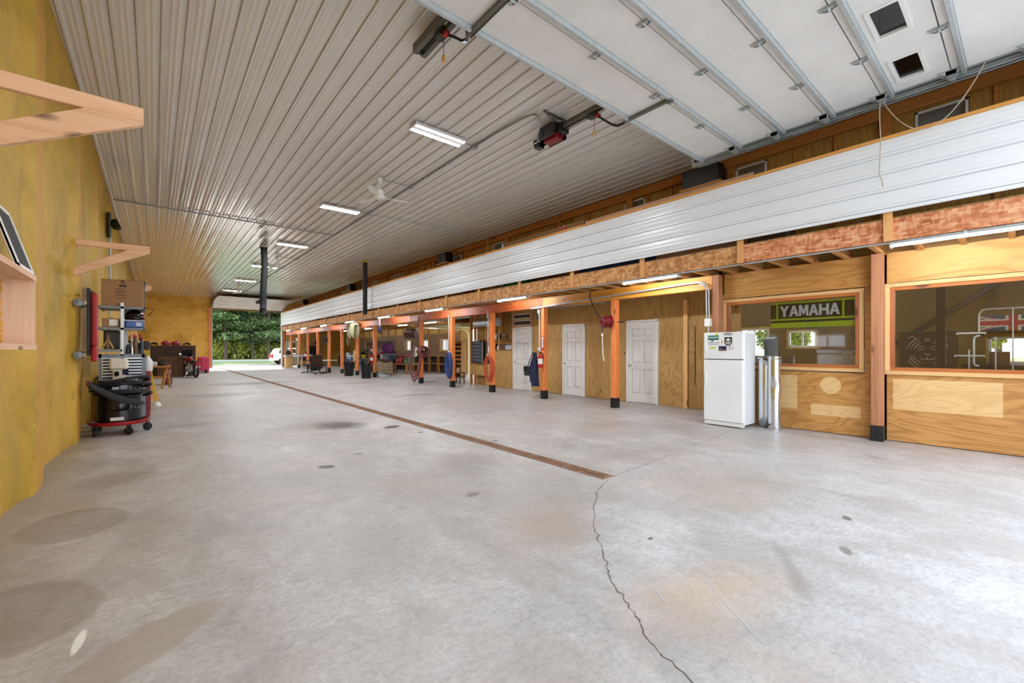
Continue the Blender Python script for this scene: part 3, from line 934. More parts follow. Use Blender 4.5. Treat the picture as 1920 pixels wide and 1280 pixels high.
for y in POSTS + [18.12]:
    box('loft_post', (8.87, y-.07, 3.1), (8.965, y+.07, 5.0), M['upper_beam'], wu)
for y in frange(Y0+.6, Y1-.5, .61):
    if min(abs(y-p) for p in UW) > .34 and min(abs(y-p) for p in POSTS) > .12:
        box('stud', (8.925, y-.02, 3.2), (8.97, y+.02, 5.0), M['upper_beam'], wu)
for y in UW:
    o = struct('window_%d' % nw); nw += 1
    a, b, za, zb = y-.28, y+.28, 4.46, 4.97
    m = MB(); f = .03
    m.box((8.95, a, za), (8.99, a+f, zb)).box((8.95, b-f, za), (8.99, b, zb)).box((8.95, a, za), (8.99, b, za+f)).box((8.95, a, zb-f), (8.99, b, zb))
    m.build('window_frame', M['vinyl'], o)
    box('pane', (8.97, a+f, za+f), (8.98, b-f, zb-f), M['glass'], o)
    box('eave_board', (9.1, a-.3, 4.2), (9.2, b+.3, 5.2), M['galv_matte'], o)

# ================================================================ loft gallery
lo = thing('loft_gallery', 'timber loft gallery with white ribbed steel parapet above the row of posts', 'loft')
LEND = 36.25
SY = [1.2+1.855*k for k in range(-1, 19)] + [LEND-.05]
stm = MB().box((-.02, -.045, 2.78), (.02, .045, 4.14)).mesh('parapet_stud', M['stud_z'])
for y in SY: link('parapet_stud', stm, lo, (7.42, y, 0))
ends = [Y0] + SY + [LEND]
for i in range(len(ends)-1):
    a, b = ends[i], ends[i+1]
    if b-a < .05: continue
    box('rim_board', (7.442, a+.002, 2.785), (7.472, b-.002, 3.07), M['osb_near'] if b < 3.2 else M['osb'], lo)
jm = MB().box((7.475, -.03, 2.78), (13.19, .03, 2.82)).box((7.475, -.008, 2.82), (13.19, .008, 3.04)).box((7.475, -.03, 3.04), (13.19, .03, 3.07)).mesh('joist', M['joist_x'])
k = 0
y = Y0+.2
while y < LEND:
    link('joist', jm, lo, (0, y, 0)); y += .425
box('deck', (7.45, Y0, 3.071), (8.97, LEND, 3.092), M['osb_deck'], lo)
LS = 3.66
a0 = -.86
sme = sheet_mesh('siding_panel', LS, M['siding_metal'], lambda a, h, l: (-h, l, a))
for k in range(11):
    y = a0 + k*LS
    L = min(LS, LEND-y)
    if L < .05: continue
    o = link('siding_panel', sme, lo, (7.380+(.003 if k % 2 else 0), y, 3.19), None, (1, L/LS, 1))
box('drip_edge', (7.352, a0, 3.15), (7.38, LEND, 3.195), M['siding_metal'], lo)
for k in range(11):
    y = a0+k*LS; L = min(LS, LEND-y)
    if L < .05: continue
    box('cap_rail', (7.36, y, 4.106), (7.46, y+L-.002, 4.146), M['cap_y'], lo)

# main beam along the posts
bm_ = thing('carrying_beam', 'long stained beam carried on the orange posts under the loft', 'beam')
seg = [3.91] + [p for p in POSTS if p > 5] + [Y1-.05]
for i in range(len(seg)-1):
    a, b = seg[i], seg[i+1]
    mt = M['beam_yel'] if b < 8.7 else M['beam_y']
    box('beam_length', (8.235, a+.002, 2.52), (8.365, b-.002, 2.779), mt, bm_)

# posts
PLAB = {0: ('reddish wooden post between the two office windows', 'post_pink'), 1: ('reddish wooden post behind the white fridge', 'post_pink'), 2: ('orange post carrying the crimson hose reel', 'post'), 3: ('orange post with red fire extinguisher and hanging blue jacket', 'post'),
        4: ('orange post with the orange cord coil hung on it', 'post'), 5: ('orange post with the blue hose coil hung on it', 'post'), 6: ('orange post carrying the large maroon hose reel', 'post'), 7: ('orange post beside the blanket covered white tub', 'post'),
        8: ('orange post with the brown hose coil behind the trash cans', 'post'), 9: ('orange post beside the small white table', 'post'), 10: ('orange post carrying the wire cage fan', 'post'), 11: ('orange post carrying the dark red cord reel', 'post'), 12: ('orange post with the red extinguisher near the far exit', 'post'), 13: ('orange post with the twin head emergency lamp', 'post')}
for i, y in enumerate(POSTS):
    lb, mt = PLAB.get(i, ('orange post standing closest to the far doorway', 'post'))
    o = thing('support_post', lb, 'post', (XP, y, 0), 0, 'orange posts under the loft' if i not in PLAB else 'posts under the loft')
    top = 2.779 if i < 2 else 2.519
    MB().box((-.072, -.068, .2), (.072, .068, top)).build('timber', M[mt], o, bevel=.006)
    MB().box((-.08, -.076, 0), (.08, .076, .235)).build('boot', M['boot'], o, bevel=.005)
    b = MB()
    for sy in (-.04, .04):
        for z in (.08, .17):
            b.cyl((-.08, sy, z), (-.09, sy, z), .012, n=6)
    b.build('boot_bolts', M['dark_steel'], o)
# ================================================================ near overhead door, rolled up under the ceiling
DX0, DX1, DZ = .15, 7.33, 4.65
od = thing('overhead_door', 'wide white sectional overhead door rolled up flat under the ceiling', 'garage door', (0, 0, 0))
SEC = [3.68, 3.10, 2.48, 1.86, 1.24, .60, -.02, -.62]
for i in range(7):
    y1, y0 = SEC[i], SEC[i+1]
    holes = []
    if i == 4:
        holes = [(5.38-1.1*k+.0, 5.9-1.1*k, y0+.2, y0+.42) for k in range(-1, 4)]
    m = MB()
    if holes:
        hm = holes_mesh('Y', 0, 1, DX0, DX1, y0+.006, y1-.006, holes)
        m.add([(x, z, DZ+y*.05) for x, y, z in hm.v], hm.f)
    else:
        m.box((DX0, y0+.006, DZ), (DX1, y1-.006, DZ+.05))
    p = m.build('door_section', M['white_panel'], od)
    for a, b, c, d in holes:
        f = MB(); t = .035
        f.box((a-t, c-t, DZ-.012), (b+t, c, DZ)).box((a-t, d, DZ-.012), (b+t, d+t, DZ)).box((a-t, c, DZ-.012), (a, d, DZ)).box((b, c, DZ-.012), (b+t, d, DZ))
        f.build('window_frame', M['white_panel'], p)
        box('pane', (a, c, DZ+.02), (b, d, DZ+.026), M['glass_dark'], p)
    # end stile
    for xa, xb in ((DX0, DX0+.05), (DX1-.05, DX1)):
        box('end_stile', (xa, y0+.008, DZ-.006), (xb, y1-.008, DZ), M['galv_matte'], p)
# struts: a folded channel along the far edge of every section
sm = MB()
pr = [(-.03, 0), (-.03, -.004), (-.022, -.004), (-.018, -.05), (.018, -.05), (.022, -.004), (.03, -.004), (.03, 0)]
k = len(pr)
vs_ = [(DX0+.02, a, z) for a, z in pr] + [(DX1-.01, a, z) for a, z in pr]
sm.add(vs_, [(i, (i+1) % k, (i+1) % k+k, i+k) for i in range(k)] + [tuple(range(k)), tuple(range(2*k-1, k-1, -1))])
sme_ = sm.mesh('strut', M['galv'])
for y in [s-.03 for s in SEC[:1]] + [s-.10 for s in SEC[1:-1]]:
    link('strut', sme_, od, (0, y, DZ))
hm_ = MB()
hm_.box((-.03, -.085, -.008), (.03, .085, -.001))
hm_.box((-.022, -.04, -.02), (.022, .04, -.008))
hm_.cyl((-.035, 0, -.026), (.035, 0, -.026), .012, n=10)
hm_.prism([(-.085, -.001), (.085, -.001), (.03, -.03), (-.03, -.03)], .006, TR(.03, 0, 0) @ RZ(PI/2) @ RX(PI/2))
hm_.prism([(-.085, -.001), (.085, -.001), (.03, -.03), (-.03, -.03)], .006, TR(-.024, 0, 0) @ RZ(PI/2) @ RX(PI/2))
hme = hm_.mesh('hinge', M['galv'])
for y in SEC[1:-1]:
    for x in [.2+1.195*k for k in range(6)]:
        link('hinge', hme, od, (x, y, DZ))
rm = MB()
rm.box((-.11, -.1, -.012), (.03, .1, -.001)).box((-.1, -.045, -.06), (-.0, .045, -.012)).cyl((-.1, 0, -.045), (.12, 0, -.045), .012, n=8).cyl((.02, 0, -.045), (.05, 0, -.045), .038, n=12)
rm.prism([(-.13, -.001), (.13, -.001), (.04, -.06), (-.04, -.06)], .008, TR(-.005, 0, 0) @ RZ(PI/2) @ RX(PI/2)).prism([(-.13, -.001), (.13, -.001), (.04, -.06), (-.04, -.06)], .008, TR(-.1, 0, 0) @ RZ(PI/2) @ RX(PI/2))
rme = rm.mesh('roller', M['galv'])
for y in SEC[:-1]:
    link('roller', rme, od, (DX1-.03, y-.0, DZ))
    link('roller', rme, od, (DX0+.03, y-.0, DZ), (0, 0, PI))
# side tracks
for s, x in ((1, DX1+.09), (-1, DX0-.09)):
    m = MB()
    m.box((x-.02, Y0+.1, DZ-.06), (x-.012, 3.78, DZ-.055))
    m.box((x+.022, Y0+.1, DZ-.062), (x+.03, 3.78, DZ+.01)).box((x-.02, Y0+.1, DZ-.064), (x+.03, 3.78, DZ-.058)).box((x-.02, Y0+.1, DZ-.0), (x+.03, 3.78, DZ+.006)).box((x-.02, Y0+.1, DZ-.064), (x-.016, 3.78, DZ-.04))
    m.box((x+.03, Y0+.1, DZ-.02), (x+.034, 3.9, DZ+.06)).box((x+.034, Y0+.1, DZ+.055), (x+.075, 3.9, DZ+.06))
    m.build('track', M['galv'], od)
    for y in (.2, 2.1, 3.75):
        m = MB().box((x+.035, y-.02, DZ+.05), (x+.04, y+.02, ZC-.03)).box((x+.0, y-.02, ZC-.036), (x+.08, y+.02, ZC-.03))
        m.build('track_hanger', M['galv'], od)

# pull rope of the door
rp = tag(MB().tube([(7.30, 1.26, 4.60)] + [(7.30+.01*math.sin(k*.7), 1.26+.006*math.sin(k), 4.60-k*.12) for k in range(1, 9)] + [(7.29, 1.235, 3.55), (7.28, 1.23, 3.47)], .006, 6).build('pull_rope', M['pale_rope'], smooth=60), 'thin rope hanging straight down in front of the white parapet', 'rope')
pts = []
for k in range(25):
    t = k/24
    pts.append((7.30-.02*math.sin(PI*t), 1.24-.92*t, 4.62-.62*math.sin(PI*t)**.85*(1-.12*t)+.06*t))
tag(MB().tube(pts, .006, 6).build('pull_rope', M['pale_rope'], smooth=60), 'slack rope looping between two rollers of the raised door', 'rope')

# ---- openers
def opener(x, y_end, motor, label):
    o = thing('door_opener', label, 'opener', (x, 0, 5.0))
    m = MB()
    if motor:
        m.box((-.045, -.6, .0), (-.02, 5.0, .07)).box((.02, -.6, .0), (.045, 5.0, .07)).box((-.045, -.6, .06), (.045, 5.0, .07))
    else:
        m.box((-.085, -.6, .0), (-.03, y_end, .07)).box((.03, -.6, .0), (.085, y_end, .07)).box((-.085, -.6, .065), (-.08, y_end, .11)).box((-.03, 2.0, .05), (.03, 4.2, .06))
    m.build('rail', M['opener_grey'], o)
    ty = 4.33
    m = MB().box((-.03, ty-.09, -.05), (.03, ty+.09, .0)).box((-.05, ty-.03, -.07), (.05, ty+.05, -.02)).cyl((-.05, ty-.05, -.06), (.05, ty-.05, -.06), .02, n=10)
    m.build('trolley', M['dark_steel'], o)
    box('trolley_lever', (-.015, ty-.14, -.085), (.04, ty-.06, -.05), M['sign_red'], o)
    m = MB()
    pts = [(.02, ty-.1, -.07), (.02, ty-.24, -.2), (.02, ty-.38, -.32), (.02, ty-.46, -.365), (.02, ty-.55, -.37), (.02, ty-.6, -.36)] if motor else [(.04, ty-.1, -.07), (.06, ty-.24, -.17), (.07, ty-.36, -.27), (.05, ty-.46, -.32), (.0, ty-.55, -.34), (-.05, ty-.62, -.355)]
    for i in range(len(pts)-1): m.bar(pts[i], pts[i+1], .03, .034, (1, 0, 0))
    m.build('arm', M['black'], o)
    m = MB().box((-.045, 3.02, -.40), (.0, 3.72, -.395)).box((-.045, 3.02, -.395), (-.04, 3.72, -.36))
    if not motor: m.box((-.0, 2.6, -.41), (.006, 3.72, -.36)).box((-.06, 2.6, -.40), (.0, 3.1, -.395))
    m.box((-.06, 2.98, -.41), (.02, 3.06, -.36))
    m.build('arm_bar', M['opener_grey'], o)
    m = MB().cyl((.03, ty-.02, -.06), (.03, ty-.02, -.25), .004, n=6)
    m.build('release_cord', M['deep_red'], o)
    MB().lathe([(.006, 0), (.02, -.015), (.026, -.05), (.022, -.09), (.006, -.1)], 8, (.03, ty-.02, -.25)).build('release_handle', M['rope_tag'], o, smooth=50)
    if motor:
        m = MB().box((-.14, 4.98, -.02), (.14, 5.42, .1)).box((-.1, 4.9, -.06), (.1, 5.0, .08))
        m.box((-.15, 5.0, -.1), (-.135, 5.4, .12)).box((.135, 5.0, -.1), (.15, 5.4, .12))
        m.cyl((-.0, 5.1, .1), (.0, 5.1, .16), .05, n=12).cyl((-.16, 5.3, .0), (.16, 5.3, .0), .06, n=14)
        m.build('motor_chassis', M['black'], o, bevel=.004)
        m = MB(); 
        m.prism([(-.11, 0), (.11, 0), (.085, -.11), (-.085, -.11)], .3, TR(0, 5.32, -.02) @ RX(PI/2))
        m.build('motor_cover', M['deep_red'], o, bevel=.012)
        m = MB().cyl((0, 5.42, -.02), (0, 5.58, -.02), .085, n=16).cyl((0, 5.42, .0), (0, 5.46, .0), .1, n=16)
        m.box((-.07, 5.44, -.13), (.05, 5.56, -.03))
        m.build('motor', M['black_gloss'], o, smooth=40)
        m = MB().bar((-.4, 4.98, .185), (.1, 4.98, .185), .035, .02).bar((.04, 4.98, .18), (.04, 5.02, .08), .03, .006).bar((-.36, 4.98, .18), (-.1, 5.02, .08), .03, .006).bar((-.2, 4.98, .18), (-.1, 5.02, .08), .03, .006)
        m.build('ceiling_bracket', M['opener_grey'], o)
    else:
        MB().cyl((0, y_end-.02, .03), (0, y_end-.6, .03), .012, n=8).box((-.03, y_end-.06, .0), (.03, y_end-.02, .06)).build('chain_idler', M['black'], o)
        for q in (2.8, 4.1): MB().bar((0, q, .05), (0, q, .19), .03, .03).box((-.1, q-.03, .04), (.1, q+.03, .06)).build('rail_hanger', M['black'], o)
    return o
opener(5.2, 5.0, True, 'black garage door opener with a red cover hanging from the ceiling')
opener(2.53, 4.85, False, 'grey opener rail with a bent black arm and no motor')

# ---- far overhead door
fd = thing('overhead_door', 'white overhead door tilted open above the bright far doorway', 'garage door', (0, 0, 0))
def sl(y): return 4.46+(Y1-.1-y)*.30 if y > 37.3 else 4.46+(Y1-.1-37.3)*.30
ed = [38.9, 38.36, 37.83, 37.3, 36.7, 36.1, 35.5, 34.9]
for i in range(7):
    a, b = ed[i]-.006, ed[i+1]+.006
    za, zb = sl(a), sl(b)
    m = MB().add([(3.34, a, za), (7.96, a, za), (7.96, b, zb), (3.34, b, zb), (3.34, a, za+.04), (7.96, a, za+.04), (7.96, b, zb+.04), (3.34, b, zb+.04)], [(0,1,2,3), (4,5,6,7), (0,1,5,4), (1,2,6,5), (2,3,7,6), (3,0,4,7)])
    p = m.build('door_section', M['white_panel'], fd)
    for k in range(4):
        x = 3.9+k*1.16
        ym = (a+b)/2; q = .06
        m = MB().add([(x-.35, ym+q, sl(ym+q)-.004), (x+.35, ym+q, sl(ym+q)-.004), (x+.35, ym-q, sl(ym-q)-.004), (x-.35, ym-q, sl(ym-q)-.004)], [(0,1,2,3)])
        m.build('pressed_panel', M['dirty_white'], p)
for x in (3.28, 8.02):
    m = MB().tube([(x, Y1-.16, 0), (x, Y1-.16, 2), (x, Y1-.16, 4.3), (x, Y1-.3, 4.5), (x, 37.3, sl(37.3)-.03), (x, 34.8, sl(35)-.03)], .03, 6)
    m.build('track', M['galv_matte'], fd)
o = thing('door_opener', 'dark opener with belt guard above the far doorway', 'opener', (5.9, 35.9, 4.8))
MB().box((-.16, -.25, -.12), (.16, .25, .1)).cyl((-.2, .1, -.02), (.2, .1, -.02), .09, n=14).build('motor', M['dark_steel'], o, bevel=.01)
MB().box((-.03, -.2, .1), (.03, 2.2, .16)).build('rail', M['opener_grey'], o)
MB().bar((-.14, 0, .1), (-.2, 0, .37), .03, .01).bar((.14, 0, .1), (.2, 0, .37), .03, .01).build('hanger', M['opener_grey'], o)

# ================================================================ ceiling lamps, fans, conduit
LY = [6.67+5.21*k for k in range(6)]
def ceil_lamp(x, y):
    o = thing('ceiling_lamp', 'twin tube lamp fixed across the ribbed ceiling', 'ceiling lamp', (x, y, ZC-.03), 0, 'twin tube lamps on the ribbed ceiling')
    MB().box((-.5, -.125, -.05), (.5, .125, -.0)).box((-.5, -.125, -.056), (.5, -.12, -.05)).box((-.5, .12, -.056), (.5, .125, -.05)).build('housing', M['white_panel'], o)
    for s in (-.085, .085):
        MB().add([(-.48, s-.03, -.052), (.48, s-.03, -.052), (.48, s+.03, -.052), (-.48, s+.03, -.052)], [(0, 1, 2, 3)]).build('tube', M['led'], o)
    return o
l0 = ceil_lamp(3.86, LY[0])
for y in LY[1:]:
    c = copy_tree(l0); c.location.y = y
l0['label'] = 'twin tube ceiling lamp beside the conduit of the black door opener'
def fan(x, y):
    o = thing('ceiling_fan', 'white three blade ceiling fan on a short rod', 'ceiling fan', (x, y, ZC-.025), 0, 'white ceiling fans')
    MB().lathe([(.02, 0), (.075, -.005), (.07, -.05), (.03, -.13), (.018, -.14)], 18).build('canopy', M['white_plastic'], o, smooth=50)
    MB().cyl((0, 0, -.1), (0, 0, -.32), .014, n=10).build('rod', M['white_plastic'], o, smooth=50)
    MB().lathe([(.02, -.26), (.085, -.27), (.09, -.32), (.088, -.34), (.092, -.345), (.088, -.35), (.092, -.36), (.088, -.37), (.09, -.385), (.06, -.4)], 22).build('motor', M['white_plastic'], o, smooth=30)
    MB().lathe([(.03, -.39), (.12, -.4), (.135, -.425), (.12, -.45), (.05, -.47), (0, -.472)], 22).build('hub', M['white_plastic'], o, smooth=50)
    for k in range(3):
        a = k*2*PI/3+4.02
        mm = RZ(a)
        m = MB()
        po = [(.1, -.02), (.2, -.028), (.26, -.055), (.62, -.065), (.65, -.05), (.65, .05), (.62, .065), (.26, .055), (.2, .028), (.1, .02)]
        m.prism(po, .008, mm @ TR(0, 0, -.44) @ RX(.2))
        m.build('blade', M['white_plastic'], o)
    return o
f0 = fan(3.86, 9.27)
for y, lb in ((19.67, 'white ceiling fan just past the kinked black duct'), (30.07, 'white ceiling fan close to the far doorway')):
    c = copy_tree(f0); c.location.y = y; c['label'] = lb
f0['label'] = 'white ceiling fan between the first two lamps past the black door opener'
cd = thing('ceiling_conduit', 'grey conduit run with junction boxes along the ribbed ceiling', 'conduit')
zc = ZC-.04
MB().tube([(4.62, 38, zc), (4.62, 20, zc), (4.62, 6, zc), (4.66, 5.4, zc), (4.7, 5.18, zc), (4.74, 5.1, zc-.01), (4.79, 5.08, zc-.05), (4.84, 5.1, zc-.12), (4.86, 5.16, zc-.2), (4.90, 5.24, zc-.25), (5.0, 5.33, zc-.26), (5.06, 5.35, zc-.25)], .016, 8).build('main_run', M['conduit'], cd, smooth=50)
for y in LY + [9.27, 19.67, 30.07]:
    xe = 4.34 if y in LY else 3.92
    MB().cyl((xe, y, zc), (4.62, y, zc), .011, n=8).build('branch', M['conduit'], cd, smooth=50)
    MB().box((4.57, y-.05, zc-.035), (4.67, y+.05, zc+.02)).build('junction_box', M['conduit'], cd, bevel=.006)
MB().tube([(4.62, LY[1], zc), (8.6, LY[1], zc), (8.72, LY[1], zc-.03), (8.78, LY[1], zc-.12), (8.78, LY[1], 4.1)], .013, 8).build('branch', M['galv_matte'], cd, smooth=50)
for dy in (0, .07):
    MB().cyl((-.8, 14.8+dy, zc), (4.62, 14.8+dy, zc), .012, n=8).build('branch', M['conduit'], cd, smooth=50)
m = MB()
for y in [7.6, 8.5, 10.3, 13, 16, 18.4, 21, 24]: m.box((4.585, y-.012, zc-.022), (4.655, y+.012, zc+.015))
m.build('strap', M['galv_matte'], cd)

# tubes under the loft edge
TY = [.0, 4.24, 8.5, 12.75, 17.0, 21.2, 25.5, 29.8, 34.0]
def strip_lamp(x, y, z, L, label, group, rz=0):
    o = thing('strip_lamp', label, 'strip lamp', (x, y, z), rz, group)
    MB().box((-.055, 0, -.03), (.055, L, 0)).build('housing', M['white_panel'], o, bevel=.006)
    MB().cyl((0, .02, -.045), (0, L-.02, -.045), .0125, n=8).build('tube', M['tube'], o, smooth=50)
    for q in (0, L-.018): MB().box((-.05, q, -.07), (.05, q+.018, 0)).build('end_cap', M['white_plastic'], o)
    return o
for i, y in enumerate(TY):
    lb = {0: 'fluorescent strip lamp under the loft edge in front of the large office window', 1: 'fluorescent strip lamp under the loft edge between fridge and crimson reel', 2: 'fluorescent strip lamp under the loft edge beside the conduit post with the jacket'}.get(i, 'fluorescent strip lamp under the loft edge past the orange cord post')
    strip_lamp(7.55, y-.04, 2.779, 1.24, lb, 'strip lamps under the loft edge')
for x, y in ((10.9, 19.0), (10.9, 22.2), (10.9, 27.3), (10.9, 32)):
    strip_lamp(x, y, 2.779, 1.24, 'fluorescent strip lamp hung over the workbenches behind the posts', 'strip lamps over the workbenches')
for x, y in ((10.6, 2.2), (10.8, 4.6), (10.6, -.5)):  # last one added to brighten the flag and tapestry
    strip_lamp(x, y, 2.78, 1.24, 'unseen strip lamp on the office ceiling behind the glass', 'strip lamps in the office')
o = strip_lamp(9.25, 7.2, 2.66, 1.6, 'unlit silver strip lamp above the middle white door', None)
for c in list(o.children):
    c.data.materials.clear(); c.data.materials.append(M['alu'])
MB().box((-.16, 1.6, -.06), (.16, 2.6, .06)).build('reflector', M['galv_matte'], o)
cn = thing('loft_conduit', 'thin galvanised conduit clipped along the bottom edge of the loft', 'conduit')
MB().tube([(7.46, Y0+.05, 2.765), (7.46, LEND, 2.765)], .013, 8).build('pipe', M['galv'], cn)
m = MB()
for y in frange(.5, 36, 2.2): m.box((7.44, y-.012, 2.75), (7.48, y+.012, 2.784))
m.build('clip', M['galv_matte'], cn)
cn = thing('bent_conduit', 'pair of conduits bending down the post to the switch above the fridge', 'conduit')
for s in (0, .05):
    MB().tube([(8.17, 9.0, 2.5+s*.3), (8.17, 4.4, 2.66+s*.3), (8.17, 4.15-s, 2.66+s*.3), (8.17, 4.03-s, 2.6), (8.17, 3.99-s, 2.5), (8.17, 3.98-s, 1.9)], .012, 8).build('pipe', M['galv'], cn, smooth=50)
MB().box((8.13, 3.9, 1.8), (8.225, 4.01, 1.95)).build('switch_box', M['white_plastic'], cn, bevel=.006)
MB().cyl((8.17, 3.95, 1.8), (8.17, 3.95, 1.4), .014, n=8).build('drop_pipe', M['galv'], cn, smooth=50)
for y, zt, lb in ((8.6, 1.42, 'white conduit down the post above the hanging jacket'), (10.98, 1.2, 'white conduit with a box down the post with the orange cord'), (13.36, 1.3, 'white conduit down the post with the blue hose')):
    o = thing('post_conduit', lb, 'conduit', (8.2, y+.09, 0))
    MB().tube([(0, 0, zt), (0, 0, 2.1), (0, .0, 2.3), (0, .02, 2.4), (0, .02, 2.6)], .014, 8).build('pipe', M['white_panel'], o, smooth=50)
    MB().box((-.03, -.035, zt-.12), (.03, .035, zt)).build('outlet_box', M['white_plastic'], o, bevel=.005)
    MB().box((-.03, -.03, 2.36), (.03, .05, 2.46)).build('junction_box', M['galv_matte'], o, bevel=.005)

# black hanging hoses
o = thing('exhaust_drop_hose', 'black flexible duct with a kinked end hanging mid ceiling near the fans', 'exhaust hose', (3.15, 18.3, ZC-.03))
m = MB(); pts = []; rr = []
for k in range(60):
    z = -k*.04
    bend = max(0, (k-50)/10)
    pts.append((.02*math.sin(k*.1)-.05*bend**2, -.14*bend**2, z)); rr.append(.105+(.008 if k % 2 else 0))
m.tube(pts, rr, 14); m.build('flexible_duct', M['black_matte'], o, smooth=25)
MB().lathe([(.105, 0), (.13, 0), (.13, -.06), (.105, -.06)], 16).build('collar', M['dark_steel'], o)
MB().lathe([(.115, 0), (.122, -.02), (.118, -.12), (.1, -.13)], 16, (-.05, -.14, -2.36)).build('nozzle', M['black'], o)
o = thing('exhaust_drop_hose', 'straight black duct with a yellow top collar hanging beside the white parapet', 'exhaust hose', (7.0, 18.35, ZC-.03))
MB().tube([(0, 0, -.05*k) for k in range(45)], [.09+(.007 if k % 2 else 0) for k in range(45)], 14).build('flexible_duct', M['black_matte'], o, smooth=25)
MB().lathe([(.09, 0), (.12, 0), (.12, -.07), (.09, -.07)], 16).build('collar', M['yellow'], o)
MB().lathe([(.098, 0), (.098, -.08), (.04, -.1), (.03, -.14)], 16, (0, 0, -2.2)).build('nozzle', M['black'], o)

# black heater boxes on the loft wall
for i, (y, s) in enumerate(((4.2, 1), (14.2, .9), (24.3, .9), (34.0, .9))):
    lb = ['black speaker box on a plank beside the raised overhead door', 'black speaker box on the loft wall near the conduit elbow', 'black speaker box on the loft wall beside the yellow collared duct', 'black speaker box on the loft wall near the far doorway'][i]
    o = thing('wall_speaker', lb, 'speaker', (8.5, y, 4.62))
    mm = RY(-.12)
    MB().box((-.17, -.36*s, .0), (.17, .36*s, .37), mm).build('cabinet', M['black'], o, bevel=.015)
    m = MB()
    for dy in (-.17*s, .17*s):
        m.lathe([(.13*s, 0), (.14*s, .012), (.12*s, .014), (.03, -.01), (0, .0)], 18, (-.175, dy, .18), mm @ RY(-PI/2))
    m.build('cone', M['black_matte'], o)
    box('shelf_plank', (-.2, -.42*s, -.05), (.36, .42*s, -.005), M['cap_y'], o)
    m = MB().bar((.1, -.3*s, -.04), (.36, -.3*s, -.3), .04, .04).bar((.1, .3*s, -.04), (.36, .3*s, -.3), .04, .04)
    m.build('bracket', M['cap_y'], o)

# things stored up in the loft
o = tag(MB().box((8.03, 10.1, 3.093), (8.3, 10.16, 4.52)).build('white_board', M['white_plastic']), 'white board end standing in the loft behind the parapet', 'board')
o = tag(MB().box((8.03, 6.95, 3.093), (8.17, 10.05, 4.52)).build('stored_panel', M['cardboard'], bevel=.01), 'long tan board stored upright behind the parapet', 'board')
tag(MB().box((8.03, 3.1, 3.093), (8.09, 6.9, 4.46)).build('stored_panel', M['pink_lumber_y'], bevel=.008), 'long pale board stored behind the parapet near the raised door', 'board')
o = thing('red_can', 'small red can standing on the parapet cap', 'can', (7.41, 7.0, 4.146)); MB().lathe([(.04, 0), (.042, .01), (.042, .09), (.03, .1), (0, .1)], 14).build('body', M['red'], o, smooth=40); MB().lathe([(.02, .1), (.02, .115), (0, .115)], 10).build('lid', M['white_plastic'], o)
tag(MB().box((7.55, 4.95, 3.093), (8.0, 6.65, 3.5)).build('storage_bin', M['blue_tarp'], bevel=.03), 'long dark blue bin lying on the loft deck below the parapet', 'bin')
tag(MB().box((7.55, 2.4, 3.093), (7.9, 3.0, 3.4)).build('storage_bin', M['dark_brown'], bevel=.03), 'brown box on the loft deck above the fridge', 'box')
tag(MB().box((7.56, 8.75, 3.093), (7.9, 9.5, 3.35)).build('storage_bin', M['green'], bevel=.03), 'green bin on the loft deck past the blue bin', 'bin')
# ================================================================ along the foam wall
def wall_bracket(y, zt, lb):
    o = thing('lumber_bracket', lb, 'bracket', (0, y, zt))
    m = MB().box((-.9, -.019, -.089), (-.05, .019, 0)); m.build('arm', M['pink_lumber_x'], o, bevel=.003)
    # brace from the arm's tip down to the wall, cut flush at the tip
    m = MB().prism([(-.05, -.0895), (-.31, -.0895), (-.9, -.43), (-.9, -.54), (-.05, -.103)], .038, TR(0, .015, 0) @ RX(PI/2))
    m.build('brace', M['pink_lumber_x'], o, bevel=.002)
wall_bracket(3.5, 2.84, 'pale two by four wall bracket above the small deep window')
wall_bracket(8.75, 2.95, 'two by four wall bracket above the red creeper')
wall_bracket(14.0, 2.95, 'brown lumber bracket behind the cardboard box on the shelving')

o = thing('framed_screen', 'dark framed screen with a white rim leaning on the window head', 'screen', (-.745, 4.9, WZ1+.021))
mm = RY(-.28)
MB().box((-.012, -.25, 0), (.0, .25, .5), mm).build('mesh_panel', M['screen'], o)
MB().box((-.016, -.25, 0), (.006, -.215, .5), mm).box((-.016, .215, 0), (.006, .25, .5), mm).box((-.016, -.25, 0), (.006, .25, .035), mm).box((-.016, -.25, .465), (.006, .25, .5), mm).build('rim', M['vinyl'], o)

o = thing('wall_floodlight', 'black floodlight high on the foam wall above the shelving', 'floodlight', (-.86, 14.4, 4.4))
MB().box((0, -.12, -.3), (.05, .12, .3)).build('back_plate', M['dark_steel'], o, bevel=.01)
MB().lathe([(.09, 0), (.13, .05), (.14, .14), (.12, .16), (0, .14)], 16, (.05, 0, 0), RY(1.2)).build('lamp_head', M['black_gloss'], o, smooth=40)
MB().cyl((.03, 0, -.3), (.03, 0, -2.2), .02, n=8).build('conduit', M['galv_matte'], o)

